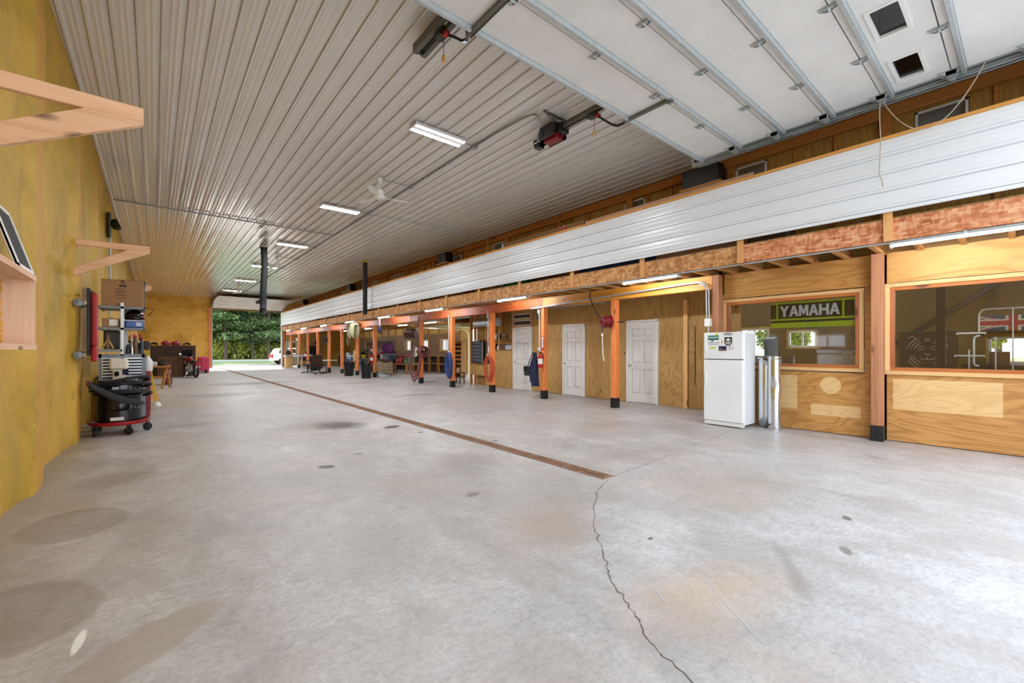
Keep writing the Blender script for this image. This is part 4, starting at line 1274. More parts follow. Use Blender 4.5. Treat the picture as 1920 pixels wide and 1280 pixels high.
# creeper hung on the wall
o = thing('mechanic_creeper', 'red padded mechanic creeper hung upright on the foam wall', 'creeper', (-.80, 8.75, 1.18))
MB().box((.09, -.02, 0), (.15, .32, .22)).build('head_pad', M['red'], o, bevel=.02)
MB().box((.09, .02, .22), (.15, .30, 1.02)).build('pad', M['red'], o, bevel=.02)
m = MB()
for y in (-.03, .33):
    m.box((.05, y-.018, .1), (.085, y+.018, 1.07))
for z in (.25, .52, .8, 1.05): m.box((.055, -.03, z-.012), (.08, .33, z+.012))
m.build('frame', M['black'], o, bevel=.004)
m = MB()
for z in (.1, .85):
    for y in (-.03, .33):
        m.box((.0, y-.028, z-.03), (.05, y+.028, z+.03))
m.build('caster_fork', M['chrome'], o, bevel=.006)
for z in (.1, .85):
    for y in (-.03, .33):
        MB().lathe([(0, -.016), (.022, -.018), (.028, -.014), (.05, -.014), (.056, 0), (.05, .014), (.028, .014), (.022, .018), (0, .016)], 18, (-.035, y-.035, z), RX(PI/2)).build('caster_wheel', M['grey_steel'], o, smooth=40)

# ---- steel shelving with a slotted lower panel
sx0, sx1, sy = -.73, -.13, 10.16
sh = thing('steel_shelving', 'grey steel shelving with slotted lower panel against the foam wall', 'shelving', (0, sy, 0))
for x in (sx0+.02, sx1-.02):
    for y in (.02, 1.15):
        box('leg', (x-.02, y-.02, 0), (x+.02, y+.02, 1.28), M['grey_steel'], sh)
for k in range(22):
    z = .1+k*.052
    box('slat', (sx0+.04, .012, z), (sx1-.04, .02, z+.026), M['alu'], sh)
box('panel_top', (sx0, 0, 1.22), (sx1, .05, 1.28), M['grey_steel'], sh)
box('mid_stile', (sx0+.28, .005, .08), (sx0+.32, .022, 1.24), M['grey_steel'], sh)
box('cabinet_back', (sx0+.02, .5, .05), (sx1-.02, .52, 1.25), M['black_matte'], sh)
MB().box((-.455, .0, 1.25), (-.405, .04, 2.18)).build('upright', M['alu'], sh, bevel=.004)
MB().box((-.455, 1.1, 1.25), (-.405, 1.14, 2.18)).build('upright', M['alu'], sh, bevel=.004)
for z, xa, xb in ((2.10, sx0-.01, sx1+.0), (1.73, sx0-.01, sx1+.0), (1.35, sx0-.02, sx0+.3)):
    m = MB().box((xa, .02, z), (xb, 1.12, z+.012)).box((xa, .0, z-.025), (xb, .02, z+.014)).box((xb-.015, .0, z-.025), (xb, 1.12, z+.014)).box((xa, .0, z-.025), (xa+.015, 1.12, z+.014))
    m.build('shelf', M['grey_steel'], sh)
MB().tube([(sx1, .02, 2.11), (sx1+.14, .1, 2.09), (sx1+.05, .06, 1.98)], .008, 6).build('side_hook', M['black'], sh)

def carton(name, lb, a, b, loc, mat='cardboard', hole=True, printed=True, lid=None, cat='box'):
    o = thing(name, lb, cat, loc)
    MB().box(a, b).build('carton', M[mat], o, bevel=.006)
    x0, y0, z0 = a; x1, y1, z1 = b
    if hole: MB().box(((x0+x1)/2-.05, y0-.002, z1-.12), ((x0+x1)/2+.05, y0+.002, z1-.085)).build('hand_hole', M['ink'], o)
    if printed:
        m = MB()
        for k, (w_, dz) in enumerate(((.13, .17), (.16, .21), (.12, .24), (.15, .28), (.14, .33))):
            if z1-dz > z0+.03: m.box(((x0+x1)/2-.1, y0-.002, z1-dz), ((x0+x1)/2-.1+w_, y0, z1-dz+.012))
        m.build('print', M['print'], o)
    if lid: MB().box((x0-.01, y0-.01, z1-.05), (x1+.01, y1+.01, z1+.01)).build('lid', M[lid], o)
    m = MB().box(((x0+x1)/2-.025, y0-.001, z1-.06), ((x0+x1)/2+.025, y1, z1+.0015)); m.build('tape', M['cardboard_d'], o)
    return o
carton('cardboard_box', 'large brown cardboard box with a hand hole on top of the shelving', (-.70, .08, 0), (-.15, .5, .47), (0, sy, 2.115))
carton('archive_box', 'black lidded box behind the large cardboard box', (-.52, .56, 0), (-.14, 1.0, .52), (0, sy, 2.115), 'ink', False, False, 'black')
o = carton('small_carton', 'small carton with a white shipping label on the middle shelf', (-.69, .06, 0), (-.47, .4, .16), (0, sy, 1.745), 'cardboard', False, False)
MB().box((-.6, .057, .03), (-.49, .06, .14)).build('label', M['sign_white'], o)
carton('upright_carton', 'plain carton at the shelf end behind the helmet', (-.22, .45, 0), (-.15, .9, .3), (0, sy, 1.745), 'cardboard', False, False)
o = thing('blue_tub', 'translucent blue tub on the middle shelf under the helmet', 'tub', (-.27, sy+.16, 1.745))
MB().box((-.13, -.1, 0), (.13, .2, .13)).build('body', M['blue'], o, bevel=.02); MB().box((-.135, -.105, .12), (.135, .205, .14)).build('rim', M['tub'], o); MB().box((.02, -.103, .03), (.1, -.1, .1)).build('label', M['tub'], o)
o = thing('helmet', 'black open face helmet with a red band on the middle shelf', 'helmet', (-.27, sy+.2, 1.886))
m = MB(); m.lathe([(.125, 0), (.14, .04), (.135, .1), (.1, .16), (.05, .19), (0, .2)], 20); m.build('shell', M['black_gloss'], o, smooth=60)
MB().lathe([(.141, .05), (.143, .06), (.142, .075), (.138, .08)], 20).build('band', M['deep_red'], o, smooth=60)
MB().prism([(-.1, 0), (.1, 0), (.06, -.07), (-.06, -.07)], .01, TR(0, -.125, .05) @ RX(-.3)).build('visor', M['black'], o)
o = thing('axle_stand', 'copper coloured axle stand on the short shelf', 'axle stand', (-.62, sy+.14, 1.365))
MB().lathe([(.035, .0), (.03, .06), (.02, .16), (.018, .26)], 10).build('column', M['rust_grate'], o)
for k in range(4):
    a = PI/4+k*PI/2
    MB().bar((.02*math.cos(a), .02*math.sin(a), .15), (.1*math.cos(a), .1*math.sin(a), .01), .025, .008).build('leg', M['rope_tag'], o)
MB().box((-.03, -.02, .25), (.03, .02, .29)).build('saddle', M['dark_steel'], o)
o = thing('grey_case', 'dark grey moulded tool case behind the axle stand', 'tool case', (-.58, sy+.55, 1.365))
MB().box((-.12, -.1, 0), (.1, .25, .34)).build('shell', M['dark_steel'], o, bevel=.02); MB().tube([(-.05, -.1, .34), (-.05, -.1, .38), (.03, -.1, .38), (.03, -.1, .34)], .008, 6).build('handle', M['black'], o)
BT = [(-.36, .06, .2, 'black'), (-.30, .08, .27, 'chrome'), (-.25, .05, .33, 'rust_grate'), (-.21, .1, .24, 'black_gloss'), (-.17, .06, .3, 'blue_box'), (-.34, .2, .33, 'dark_steel'), (-.28, .22, .35, 'black'), (-.2, .22, .36, 'charcoal')]
BL = ['squat black bottle', 'slim chrome grease gun', 'tall brown bottle', 'glossy black jug', 'slate blue spray can', 'dark steel tube', 'tall black bottle', 'charcoal coloured canister']
for (x, y, h, mt), lb in zip(BT, BL):
    o = thing('bottle', lb+' standing on top of the slotted panel', 'bottle', (x, sy+y, 1.281), 0, 'bottles on the slotted cabinet')
    r = .026
    MB().lathe([(r, 0), (r, h*.62), (r*.5, h*.75), (r*.4, h*.85)], 12).build('body', M[mt], o, smooth=40)
    MB().lathe([(r*.5, h*.85), (r*.5, h), (0, h)], 10).build('cap', M['white_plastic'] if h < .3 else M['red'], o, smooth=40)

# ---- drum with pump on a red dolly
dl = thing('drum_dolly', 'round red drum dolly on black casters', 'dolly', (-.43, 9.5, 0))
MB().lathe([(.0, .15), (.30, .15), (.36, .165), (.375, .20), (.375, .215), (.36, .22), (.34, .185), (0, .18)], 28).build('deck', M['red'], dl, smooth=40)
m = MB()
for k in range(14):
    a = k*2*PI/14; m.cyl((.37*math.cos(a), .37*math.sin(a), .19), (.382*math.cos(a), .382*math.sin(a), .19), .014, n=8)
m.build('rim_bolts', M['deep_red'], dl)
for k in range(5):
    a = -PI/2+.35+k*2*PI/5
    cx_, cy_ = .345*math.cos(a), .345*math.sin(a)
    if cx_ < -.3: cx_ = -.3
    w_ = MB().lathe([(0, -.02), (.03, -.022), (.035, -.015), (.062, -.017), (.068, 0), (.062, .017), (.035, .015), (.03, .022), (0, .02)], 18, (cx_, cy_, .068), RZ(a+.6) @ RX(PI/2)).build('caster_wheel', M['black'], dl, smooth=40)
    MB().box((-.012, -.03, .02), (.012, -.024, .1), TR(cx_, cy_, .068) @ RZ(a+.6)).box((-.012, .024, .02), (.012, .03, .1), TR(cx_, cy_, .068) @ RZ(a+.6)).build('caster_fork', M['dark_steel'], w_)
dr = thing('oil_drum', 'black oil drum standing on the red dolly', 'drum', (-.43, 9.52, .186))
MB().lathe([(0, 0), (.285, 0), (.292, .012), (.285, .02), (.283, .2), (.29, .21), (.283, .22), (.283, .43), (.29, .44), (.283, .45), (.283, .66), (.292, .67), (.285, .68), (.0, .665)], 28).build('shell', M['black_gloss'], dr, smooth=35)
MB().box((-.1, -.288, .05), (.06, -.283, .1)).build('label', M['sign_white'], dr)
MB().box((-.08, -.288, .50), (.0, -.283, .58)).build('label', M['tub'], dr)
pm = thing('oil_pump', 'cream coloured oil pump on top of the black drum', 'pump', (-.44, 9.45, .852))
MB().box((-.075, -.07, 0), (.075, .07, .18)).build('base', M['cream_plastic'], pm, bevel=.012)
MB().box((-.115, -.10, .18), (.115, .10, .36)).build('reservoir', M['cream_plastic'], pm, bevel=.03)
MB().cyl((-.02, -.09, .1), (-.02, -.13, .14), .03, n=12).build('valve', M['black'], pm)
MB().box((.05, -.095, .1), (.12, -.08, .19)).build('gauge', M['navy'], pm, bevel=.008)
hz = thing('coiled_hose', 'thick black hose coiled loosely around the drum', 'hose', (-.43, 9.5, 0))
m = MB(); pts = []
for k in range(150):
    t = k/149; a = t*2*PI*4.3+.4
    r = .345+.03*math.sin(a*1.0+1)+.03*math.sin(a*.53)
    z = .86-.26*t+(.06+.05*math.sin(t*7))*math.sin(a+2.0+t)
    pts.append((r*math.cos(a), r*math.sin(a)*.98, z))
m.tube(pts, .024, 8); m.build('hose', M['black_matte'], hz, smooth=60)
MB().lathe([(.024, 0), (.026, .03), (.02, .06), (.014, .09)], 10, pts[-1]).build('fitting', M['alu'], hz)
sp = thing('drip_pan', 'black drip pan funnel tilted against the drum', 'drip pan', (-.48, 9.12, .54), .1)
m = MB()
def pan(u, v):
    x = -.3+.66*u; y = -.13*math.sin(PI*v)*(1-.4*u)-.02+.22*(v-.5)*(1-.6*u)
    z = .2-.26*u+.08*(1-u)**3 - .07*math.sin(PI*u)*math.sin(PI*v) + .12*abs(v-.5)*(1-.5*u)
    return (x, y, z)
m.grid(pan, frange(0, 1, .08), frange(0, 1, .1))
ob = m.build('pan', M['black_matte'], sp, smooth=60)
sd = ob.modifiers.new('thick', 'SOLIDIFY'); sd.thickness = .012
MB().tube([pan(0, v) for v in frange(0, 1, .1)], .012, 6).build('red_rim', M['deep_red'], sp)

# ---- clutter past the shelving
o = thing('red_tool_cabinet', 'dark red cabinet standing behind the steel shelving', 'cabinet', (-.42, 11.75, 0))
MB().box((-.35, -.3, .0), (.36, .3, .92)).build('body', M['deep_red'], o, bevel=.01)
for k in range(4): MB().box((-.3, -.31, .12+k*.2), (.3, -.3, .29+k*.2)).build('drawer', M['deep_red'], o, bevel=.006)
for k in range(4): MB().box((.36, -.22, .12+k*.2), (.366, .22, .29+k*.2)).build('side_panel', M['deep_red'], o)
o = thing('jug_stack', 'white plastic jug standing on the red cabinet', 'jug', (-.1, 11.6, .921)); MB().lathe([(.075, 0), (.08, .02), (.08, .2), (.04, .27), (.025, .3)], 14).build('body', M['white_plastic'], o, smooth=40); MB().lathe([(.03, .3), (.03, .33), (0, .33)], 10).build('cap', M['yellow'], o)
o = thing('jug_stack', 'pink fluid jug beside the white jug', 'jug', (-.12, 11.85, .921)); MB().lathe([(.07, 0), (.075, .02), (.075, .18), (.04, .24), (.025, .27)], 14).build('body', M['pink'], o, smooth=40); MB().lathe([(.03, .27), (.03, .3), (0, .3)], 10).build('cap', M['magenta'], o)
o = thing('string_trimmer', 'string trimmer with a white head leaning past the shelving', 'trimmer', (-.02, 12.6, 0))
MB().tube([(0.06, 0, .16), (.0, .05, .6), (-.1, .1, 1.5)], .014, 8).build('shaft', M['yellow'], o)
MB().lathe([(0, 0), (.06, .01), (.08, .05), (.05, .11), (.02, .13)], 14, (.07, 0, .05)).build('head', M['white_plastic'], o, smooth=40)
MB().box((-.16, .05, 1.35), (-.06, .18, 1.55)).build('engine', M['black'], o, bevel=.02)
tag(MB().bar((.05, 14.3, .05), (-.55, 14.3, 2.35), .038, .14).build('leaning_plank', M['stud_z'], bevel=.004), 'pale plank leaning on the foam wall behind the shelving', 'plank')

o = thing('sawhorse_table', 'rough sawhorse bench cluttered with tools by the foam wall', 'workbench', (.05, 19.5, 0))
box('top', (-.7, -.35, .74), (.4, .35, .79), M['bench_wood'], o)
for x in (-.55, .28):
    for s in (-1, 1): MB().bar((x, s*.1, .74), (x+.12*s, s*.32, .0), .05, .08).build('leg', M['bench_wood'], o)
box('brace', (-.55, -.03, .35), (.3, .03, .43), M['bench_wood'], o)
for x, y, r, h, mt, lb in ((-.35, .1, .16, .2, 'dark_steel', 'dark motor housing lying on the sawhorse bench'), (.15, -.1, .12, .16, 'black', 'black chainsaw body lying on the sawhorse bench'), (-.05, .15, .1, .14, 'white_plastic', 'white enamel basin lying on the sawhorse bench')):
    q = thing('bench_tool', lb, 'tool', (.05+x, 19.5+y, .791)); MB().lathe([(r*.8, 0), (r, h*.3), (r*.9, h*.8), (r*.4, h), (0, h)], 14).build('body', M[mt], q, smooth=40); MB().tube([(-r*.8, 0, h*.8), (-r*.4, 0, h*1.3), (r*.4, 0, h*1.3), (r*.8, 0, h*.8)], .012, 6).build('handle', M['black'], q)
o = thing('red_locker', 'narrow dark red steel locker beside the sawhorse bench', 'locker', (.42, 21.6, 0))
MB().box((-.12, -.25, .0), (.12, .25, .85)).build('body', M['leather'], o, bevel=.01); MB().box((-.1, -.262, .06), (.1, -.25, .8)).build('door', M['deep_red'], o, bevel=.005); MB().box((.05, -.28, .45), (.07, -.262, .55)).build('handle', M['alu'], o)
o = thing('brown_cabinet', 'long dark brown board cabinet in front of the far foam wall', 'cabinet', (.75, 27.6, 0))
MB().box((-.9, -.02, 0), (.9, .5, 1.53)).build('body', M['dark_brown'], o, bevel=.01)
MB().box((-.92, -.05, 1.53), (.92, .52, 1.57)).build('top', M['cardboard_d'], o)
for i in range(3): MB().box((-.88+i*.59, -.04, .06), (-.31+i*.59, -.02, 1.48)).build('door', M['dark_brown'], o, bevel=.004)
for x, w_ in ((.45, .3), (.85, .28)):
    o = thing('red_sack', 'crumpled crimson bag lying on the brown cabinet', 'bag', (x, 27.75, 1.571), 0, 'crimson bags on the brown cabinet')
    m = MB(); m.lathe([(0, 0), (.17, .01), (.2, .08), (.17, .17), (.08, .2), (0, .19)], 14); ob = m.build('body', M['magenta'], o, smooth=60)
    MB().tube([(-.08, 0, .17), (-.05, 0, .25), (.05, 0, .25), (.08, 0, .17)], .012, 6).build('strap', M['magenta'], o)
for x, s in ((.0, .8), (1.3, .8)):
    o = thing('antler_branch', 'dark knobbly piece lying on the brown cabinet', 'scrap', (x, 27.75, 1.571), 0, 'dark scrap on the brown cabinet')
    MB().tube([(-.22*s, 0, .04), (-.1*s, .02, .08), (0, 0, .1), (.12*s, -.02, .07), (.2*s, 0, .05)], [.03, .04, .06, .05, .02], 8).build('piece', M['black_matte'], o, smooth=60)
    MB().cyl((0, 0, .08), (.02, 0, .17), .025, .01, 8).build('knob', M['black_matte'], o)
# slatted pallets leaning on the cabinet
for i, x in enumerate((.35, .85)):
    o = thing('wooden_pallet', 'weathered pallet on edge leaning on the brown cabinet', 'pallet', (x, 27.0, 0), 0, 'pallets leaning on the brown cabinet')
    o.rotation_euler = (-.12, 0, 0)
    for k in range(6): box('slat', (-.22+k*.085, -.05, .0), (-.16+k*.085, -.03, 1.02), M['cardboard_d'], o)
    for z in (.08, .35, .62, .9): box('runner', (-.23, -.03, z), (.27, .03, z+.07), M['dark_brown'], o)
# motorcycle seen from behind
mo = thing('motorcycle', 'parked motorcycle with a windscreen beside the pallets', 'motorcycle', (1.42, 26.3, 0), math.radians(14))
for y, r in ((-.55, .31), (.8, .32)):
    w_ = MB().tube([(0, y+(r-.05)*math.cos(t), r+(r-.05)*math.sin(t)) for t in [k*2*PI/28 for k in range(28)]], .055, 10, closed=True).build('tyre', M['black_matte'], mo, smooth=60)
    m = MB().lathe([(.04, -.06), (.05, 0), (.04, .06)], 10, (0, y, r), RY(PI/2))
    for k in range(10):
        a = k*2*PI/10; m.cyl((0, y, r), (0, y+(r-.08)*math.cos(a), r+(r-.08)*math.sin(a)), .006, n=5)
    m.build('spokes', M['chrome'], w_)
MB().tube([(0, y_, z_) for y_, z_ in ((-.85, .5), (-.75, .64), (-.55, .7), (-.35, .66), (-.22, .52))], [.05, .075, .085, .08, .06], 10).build('rear_fender', M['deep_red'], mo, smooth=60)
MB().box((-.09, -.84, .48), (.09, -.81, .6)).build('licence_plate', M['tub'], mo)
MB().lathe([(0, 0), (.05, .01), (.06, .04), (0, .06)], 12, (0, -.8, .66), RX(PI/2)).build('tail_lamp', M['ext_red'], mo)
MB().box((-.13, -.6, .72), (.13, .05, .82)).build('seat', M['black'], mo, bevel=.04)
m = MB(); m.lathe([(.06, -.3), (.13, -.2), (.16, 0), (.13, .2), (.05, .3)], 14, (0, .3, .84), RX(PI/2)); m.build('fuel_tank', M['deep_red'], mo, smooth=60)
MB().box((-.14, -.05, .28), (.14, .42, .62)).cyl((-.22, .15, .45), (.22, .15, .45), .1, n=12).build('engine', M['alu'], mo, bevel=.02)
MB().tube([(-.4, .38, 1.02), (-.28, .5, 1.05), (-.06, .6, .98), (.06, .6, .98), (.28, .5, 1.05), (.4, .38, 1.02)], .015, 8).build('handlebar', M['chrome'], mo, smooth=60)
MB().bar((-.08, .6, .95), (-.08, .82, .32), .04, .04).bar((.08, .6, .95), (.08, .82, .32), .04, .04).build('fork', M['chrome'], mo)
MB().lathe([(0, 0), (.08, .02), (.1, .1), (.09, .12)], 14, (0, .68, .92), RX(-PI/2)).build('headlamp', M['chrome'], mo, smooth=50)
MB().box((-.25, .57, 1.0), (.2, .59, 1.36), RX(-.0)).build('windscreen', M['glass_dark'], mo, bevel=.03)
MB().tube([(.2, .2, .3), (.22, -.3, .28), (.22, -.85, .3)], .045, 10).build('exhaust', M['chrome'], mo, smooth=60)
MB().cyl((-.12, .1, .3), (-.28, .05, .02), .012, n=6).build('kickstand', M['chrome'], mo)
for s in (-1, 1): MB().lathe([(0, 0), (.05, .01), (.055, .03), (0, .035)], 10, (.36*s, .42, 1.13), RX(PI/2)).build('mirror', M['chrome'], mo)
o = thing('plastic_drum', 'faded red plastic drum beside the far doorway', 'drum', (2.2, 30.8, 0))
MB().lathe([(0, .03), (.24, .03), (.29, .06), (.3, .25), (.285, .3), (.3, .35), (.3, .62), (.285, .67), (.3, .72), (.28, .9), (.2, .94), (0, .94)], 24).build('shell', M['pink_drum'], o, smooth=40)
MB().lathe([(.22, 0), (.26, 0), (.26, .035), (.22, .035)], 20).build('base_ring', M['black'], o)
MB().tube([(.0, 0, .94), (.02, -.1, 1.07), (.05, -.2, 1.08)], .02, 8).build('pump', M['yellow'], o)
MB().lathe([(0, -.05), (.1, -.05), (.12, 0), (.1, .05), (0, .05)], 16, (.1, -.37, .12), RY(PI/2)).build('wheel', M['black'], o)
# ================================================================ fridge corner
fr = thing('refrigerator', 'white top freezer refrigerator covered with stickers by the office wall', 'refrigerator', (7.71, 3.13, 0))
MB().box((.06, 0, .05), (.51, .69, 1.665)).build('body', M['fridge_white'], fr, bevel=.012)
fz = MB().box((.0, .005, 1.19), (.056, .685, 1.66)).build('freezer_door', M['fridge_white'], fr, bevel=.012)
fg = MB().box((.0, .005, .09), (.056, .685, 1.175)).build('fridge_door', M['fridge_white'], fr, bevel=.012)
MB().box((.05, .02, 1.176), (.06, .67, 1.189)).build('gap_seal', M['dark_steel'], fr)
MB().box((.02, .01, .02), (.1, .68, .085)).build('kick_grille', M['white_plastic'], fr)
for y in (.06, .62): MB().cyl((.06, y, 0), (.06, y, .05), .025, n=10).build('foot', M['grey_steel'], fr)
MB().box((-.03, .62, 1.30), (-.002, .655, 1.62)).build('handle', M['white_plastic'], fz, bevel=.008)
MB().box((-.03, .62, .70), (-.002, .655, .95)).build('handle', M['white_plastic'], fg, bevel=.008)
MB().box((-.004, .05, 1.652), (.05, .1, 1.672)).build('hinge_cap', M['white_plastic'], fr)
# stickers: local y runs right to left as seen
def sticker(nm, y0, y1, z0, z1, mt): return MB().box((-.0025, y0, z0), (-.0002, y1, z1)).build(nm, M[mt], fz)
s = sticker('green_sticker', .41, .60, 1.545, 1.61, 'green')
MB().box((-.0035, .42, 1.565), (-.0026, .59, 1.585)).build('sticker_lettering', M['tub'], s)
MB().box((-.003, .42, 1.61), (-.001, .46, 1.645)).build('leaf_mark', M['lime'], s)
MB().box((-.0035, .41, 1.53), (-.0005, .60, 1.544)).build('sticker_band', M['teal'], s)
s = MB().prism([(.18, 1.575), (.31, 1.575), (.31, 1.46), (.245, 1.415), (.18, 1.46)], .002, Matrix(((0,0,1,-.0025),(1,0,0,0),(0,1,0,0),(0,0,0,1)))).build('shield_sticker', M['black'], fz)
m = MB()
F2 = Matrix(((0,0,1,-.0035),(1,0,0,0),(0,1,0,0),(0,0,0,1)))
m.prism([(.245+.024*math.cos(t), 1.53+.024*math.sin(t)) for t in [k*PI/6 for k in range(12)]], .001, F2)
m.prism([(.2, 1.53), (.215, 1.545), (.22, 1.53), (.21, 1.515)], .001, F2).prism([(.29, 1.53), (.275, 1.545), (.27, 1.53), (.28, 1.515)], .001, F2)
for k in range(3): m.prism([(.195, 1.50-.014*k), (.245, 1.488-.014*k), (.295, 1.50-.014*k), (.295, 1.494-.014*k), (.245, 1.48-.014*k), (.195, 1.494-.014*k)], .001, F2)
m.prism([(.235, 1.44), (.255, 1.44), (.245, 1.425)], .001, F2).prism([(.238, 1.567), (.252, 1.567), (.245, 1.557)], .001, F2)
m.build('skull_mark', M['sign_white'], s)
s = sticker('photo_magnet', .275, .41, 1.335, 1.42, 'navy')
MB().box((-.0035, .28, 1.337), (-.0026, .4, 1.36)).build('photo_foreground', M['rust_grate'], s); MB().box((-.0035, .375, 1.375), (-.0026, .39, 1.385)).build('photo_moon', M['sign_white'], s)
sticker('yellow_sticker', .47, .57, 1.38, 1.405, 'lime')
sticker('blue_magnet', .50, .545, 1.505, 1.525, 'navy'); sticker('brown_magnet', .345, .365, 1.455, 1.53, 'rope_tag')
m = MB()
for r, (ya, yb, z) in enumerate(((.40, .59, 1.475), (.40, .59, 1.448))):
    y = ya
    while y < yb:
        l = random.uniform(.006, .014); m.box((-.002, y, z), (-.0002, y+l, z+random.uniform(.009, .014))); y += l+random.uniform(.004, .012)
m.build('handwriting', M['ink'], fz)
m = MB()
for k in range(9):
    y = .165+k*.019; a = .012*math.sin(PI*k/8); m.box((-.002, y, 1.628), (-.0002, y+.013, 1.64+a))
m.box((-.002, .16, 1.622), (-.0002, .335, 1.625)); m.box((-.002, .19, 1.606), (-.0002, .31, 1.612))
m.build('bar_sticker', M['ink'], fz)
m = MB()
for y, z in ((.155, 1.39), (.19, 1.4), (.205, 1.37), (.165, 1.36), (.22, 1.395), (.22, 1.355)): m.box((-.002, y, z), (-.0002, y+.012, z+.018))
m.build('small_sticker', M['print'], fz)

o = thing('duct_pipe', 'bright round sheet metal duct with a dent standing beside the fridge', 'duct', (8.16, 2.80, 0))
m = MB(); n_ = 24
def dpt(t, z):
    r = .1*(1-.22*math.exp(-((z-.72)/.09)**2)*max(0, math.cos(t-PI-.25))**3)
    return (r*math.cos(t), r*math.sin(t), z)
m.grid(lambda t, z: dpt(t, z), [k*2*PI/n_ for k in range(n_+1)], frange(0, 1.24, .045))
ob = m.build('pipe', M['duct'], o, smooth=50)
for q in (1.2, .04): MB().lathe([(.1, q-.01), (.106, q), (.1, q+.01)], 24).build('bead', M['duct'], o, smooth=50)
MB().lathe([(.0985, 1.235), (.102, 1.24), (.0985, 1.245)], 24).build('rim', M['duct'], o)
o = thing('duct_half', 'flattened sheet metal duct section leaning between fridge and round duct', 'duct', (8.24, 3.0, 0))
m = MB(); m.grid(lambda t, z: (.09*math.cos(t)*.6, .09*math.sin(t), z), [PI*.35+k*PI*1.3/16 for k in range(17)], frange(0, 1.22, .2))
ob = m.build('sheet', M['duct'], o, smooth=50); sd = ob.modifiers.new('thick', 'SOLIDIFY'); sd.thickness = .002
MB().box((-.04, -.09, 1.2), (-.0, .09, 1.22)).build('fold', M['duct'], o)

# ================================================================ seen through the office windows
def text_mesh(name, body, size, mat, parent, mtx, offset=0, extrude=.002, sx=1):
    cu = bpy.data.curves.new(name, 'FONT')
    cu.body = body; cu.size = size; cu.offset = offset; cu.extrude = extrude
    cu.align_x = 'CENTER'; cu.align_y = 'CENTER'
    to = bpy.data.objects.new('tmp_text', cu); COL.objects.link(to)
    bpy.context.view_layer.update()
    dg = bpy.context.evaluated_depsgraph_get()
    me = bpy.data.meshes.new_from_object(to.evaluated_get(dg))
    bpy.data.objects.remove(to); bpy.data.curves.remove(cu)
    me.transform(mtx @ Matrix.Diagonal((sx, 1, 1, 1)))
    me.materials.clear(); me.materials.append(mat)
    return link(name, me, parent)
# local plane: u to the right as seen from the aisle (-Y), v up, normal towards -X
FACE = Matrix(((0, 0, -1, 0), (-1, 0, 0, 0), (0, 1, 0, 0), (0, 0, 0, 1)))
bn = thing('vinyl_banner', 'black and lime YAMAHA banner hung behind the office window', 'banner', (8.56, 2.395, 1.955))
MB().box((0, -.605, -.215), (.006, .605, .235)).build('cloth', M['banner_black'], bn)
for v0, v1 in ((.205, .235), (-.085, -.055), (-.215, -.125)):
    MB().box((-.002, -.605, v0), (0, .605, v1)).build('lime_stripe', M['lime'], bn)
for y in (.5, -.46): MB().box((-.002, y-.013, -.055), (0, y+.013, .205)).build('lime_bar', M['lime'], bn)
# block letters, as polygons on a 1 x 1.25 cell
def letters(word, w_, h, gap):
    L = {'Y': [[(0,1),(.3,1),(.5,.66),(.7,1),(1,1),(.64,.42),(.64,0),(.36,0),(.36,.42)]],
         'A': [[(0,0),(.27,0),(.35,.24),(.65,.24),(.73,0),(1,0),(.64,1),(.36,1)]],
         'M': [[(0,0),(0,1),(.3,1),(.5,.5),(.7,1),(1,1),(1,0),(.76,0),(.76,.6),(.6,.16),(.4,.16),(.24,.6),(.24,0)]],
         'H': [[(0,0),(0,1),(.28,1),(.28,.62),(.72,.62),(.72,1),(1,1),(1,0),(.72,0),(.72,.38),(.28,.38),(.28,0)]]}
    tot = len(word)*w_+(len(word)-1)*gap
    x = -tot/2; out = []
    for ch in word:
        for p in L[ch]: out.append([(x+a*w_, b*h) for a, b in p])
        if ch == 'A': out.append(('hole', [(x+a*w_, b*h) for a, b in ((.42, .43), (.58, .43), (.5, .72))]))
        x += w_+gap
    return out
m = MB(); hl = MB()
for p in letters('YAMAHA', .14, .185, .006):
    if p[0] == 'hole': hl.prism(p[1], .001, TR(-.0045, .02, -.0) @ FACE)
    else: m.prism(p, .002, TR(-.002, .02, -.0) @ FACE)
lt_ = m.build('lettering', M['banner_white'], bn)
hl.build('letter_counter', M['banner_black'], lt_)
lt_.location = (0, 0, -.018)

o = thing('chest_freezer', 'pale chest freezer standing inside the office under the banner', 'freezer', (9.2, 1.55, 0))
MB().box((0, 0, .04), (.7, .92, 1.28)).build('body', M['white_plastic'], o, bevel=.02); MB().box((-.01, -.01, 1.29), (.71, .93, 1.36)).build('lid', M['white_plastic'], o, bevel=.015)
MB().box((-.02, .4, 1.27), (-.01, .55, 1.3)).build('handle', M['alu'], o)
o = thing('desk_fan', 'dark desk fan standing on the chest freezer', 'fan', (9.5, 1.9, 1.361))
MB().lathe([(.1, 0), (.1, .02), (.02, .03), (.015, .16)], 14).build('base', M['black'], o)
m = MB()
for r in (.06, .1, .14): m.tube([(0, r*math.cos(t), .3+r*math.sin(t)) for t in [k*2*PI/20 for k in range(20)]], .004, 5, closed=True)
for k in range(12): m.cyl((0, 0, .3), (0, .14*math.cos(k*PI/6), .3+.14*math.sin(k*PI/6)), .003, n=4)
m.build('guard', M['dark_steel'], o)
for k in range(3): MB().prism([(.01, -.01), (.11, -.04), (.12, .02), (.02, .02)], .004, TR(.02, 0, .3) @ FACE @ RZ(k*2.1)).build('blade', M['black'], o)
o = thing('office_chair', 'grey high back chair inside the office beside the fridge', 'chair', (9.9, 3.45, 0), 2.4)
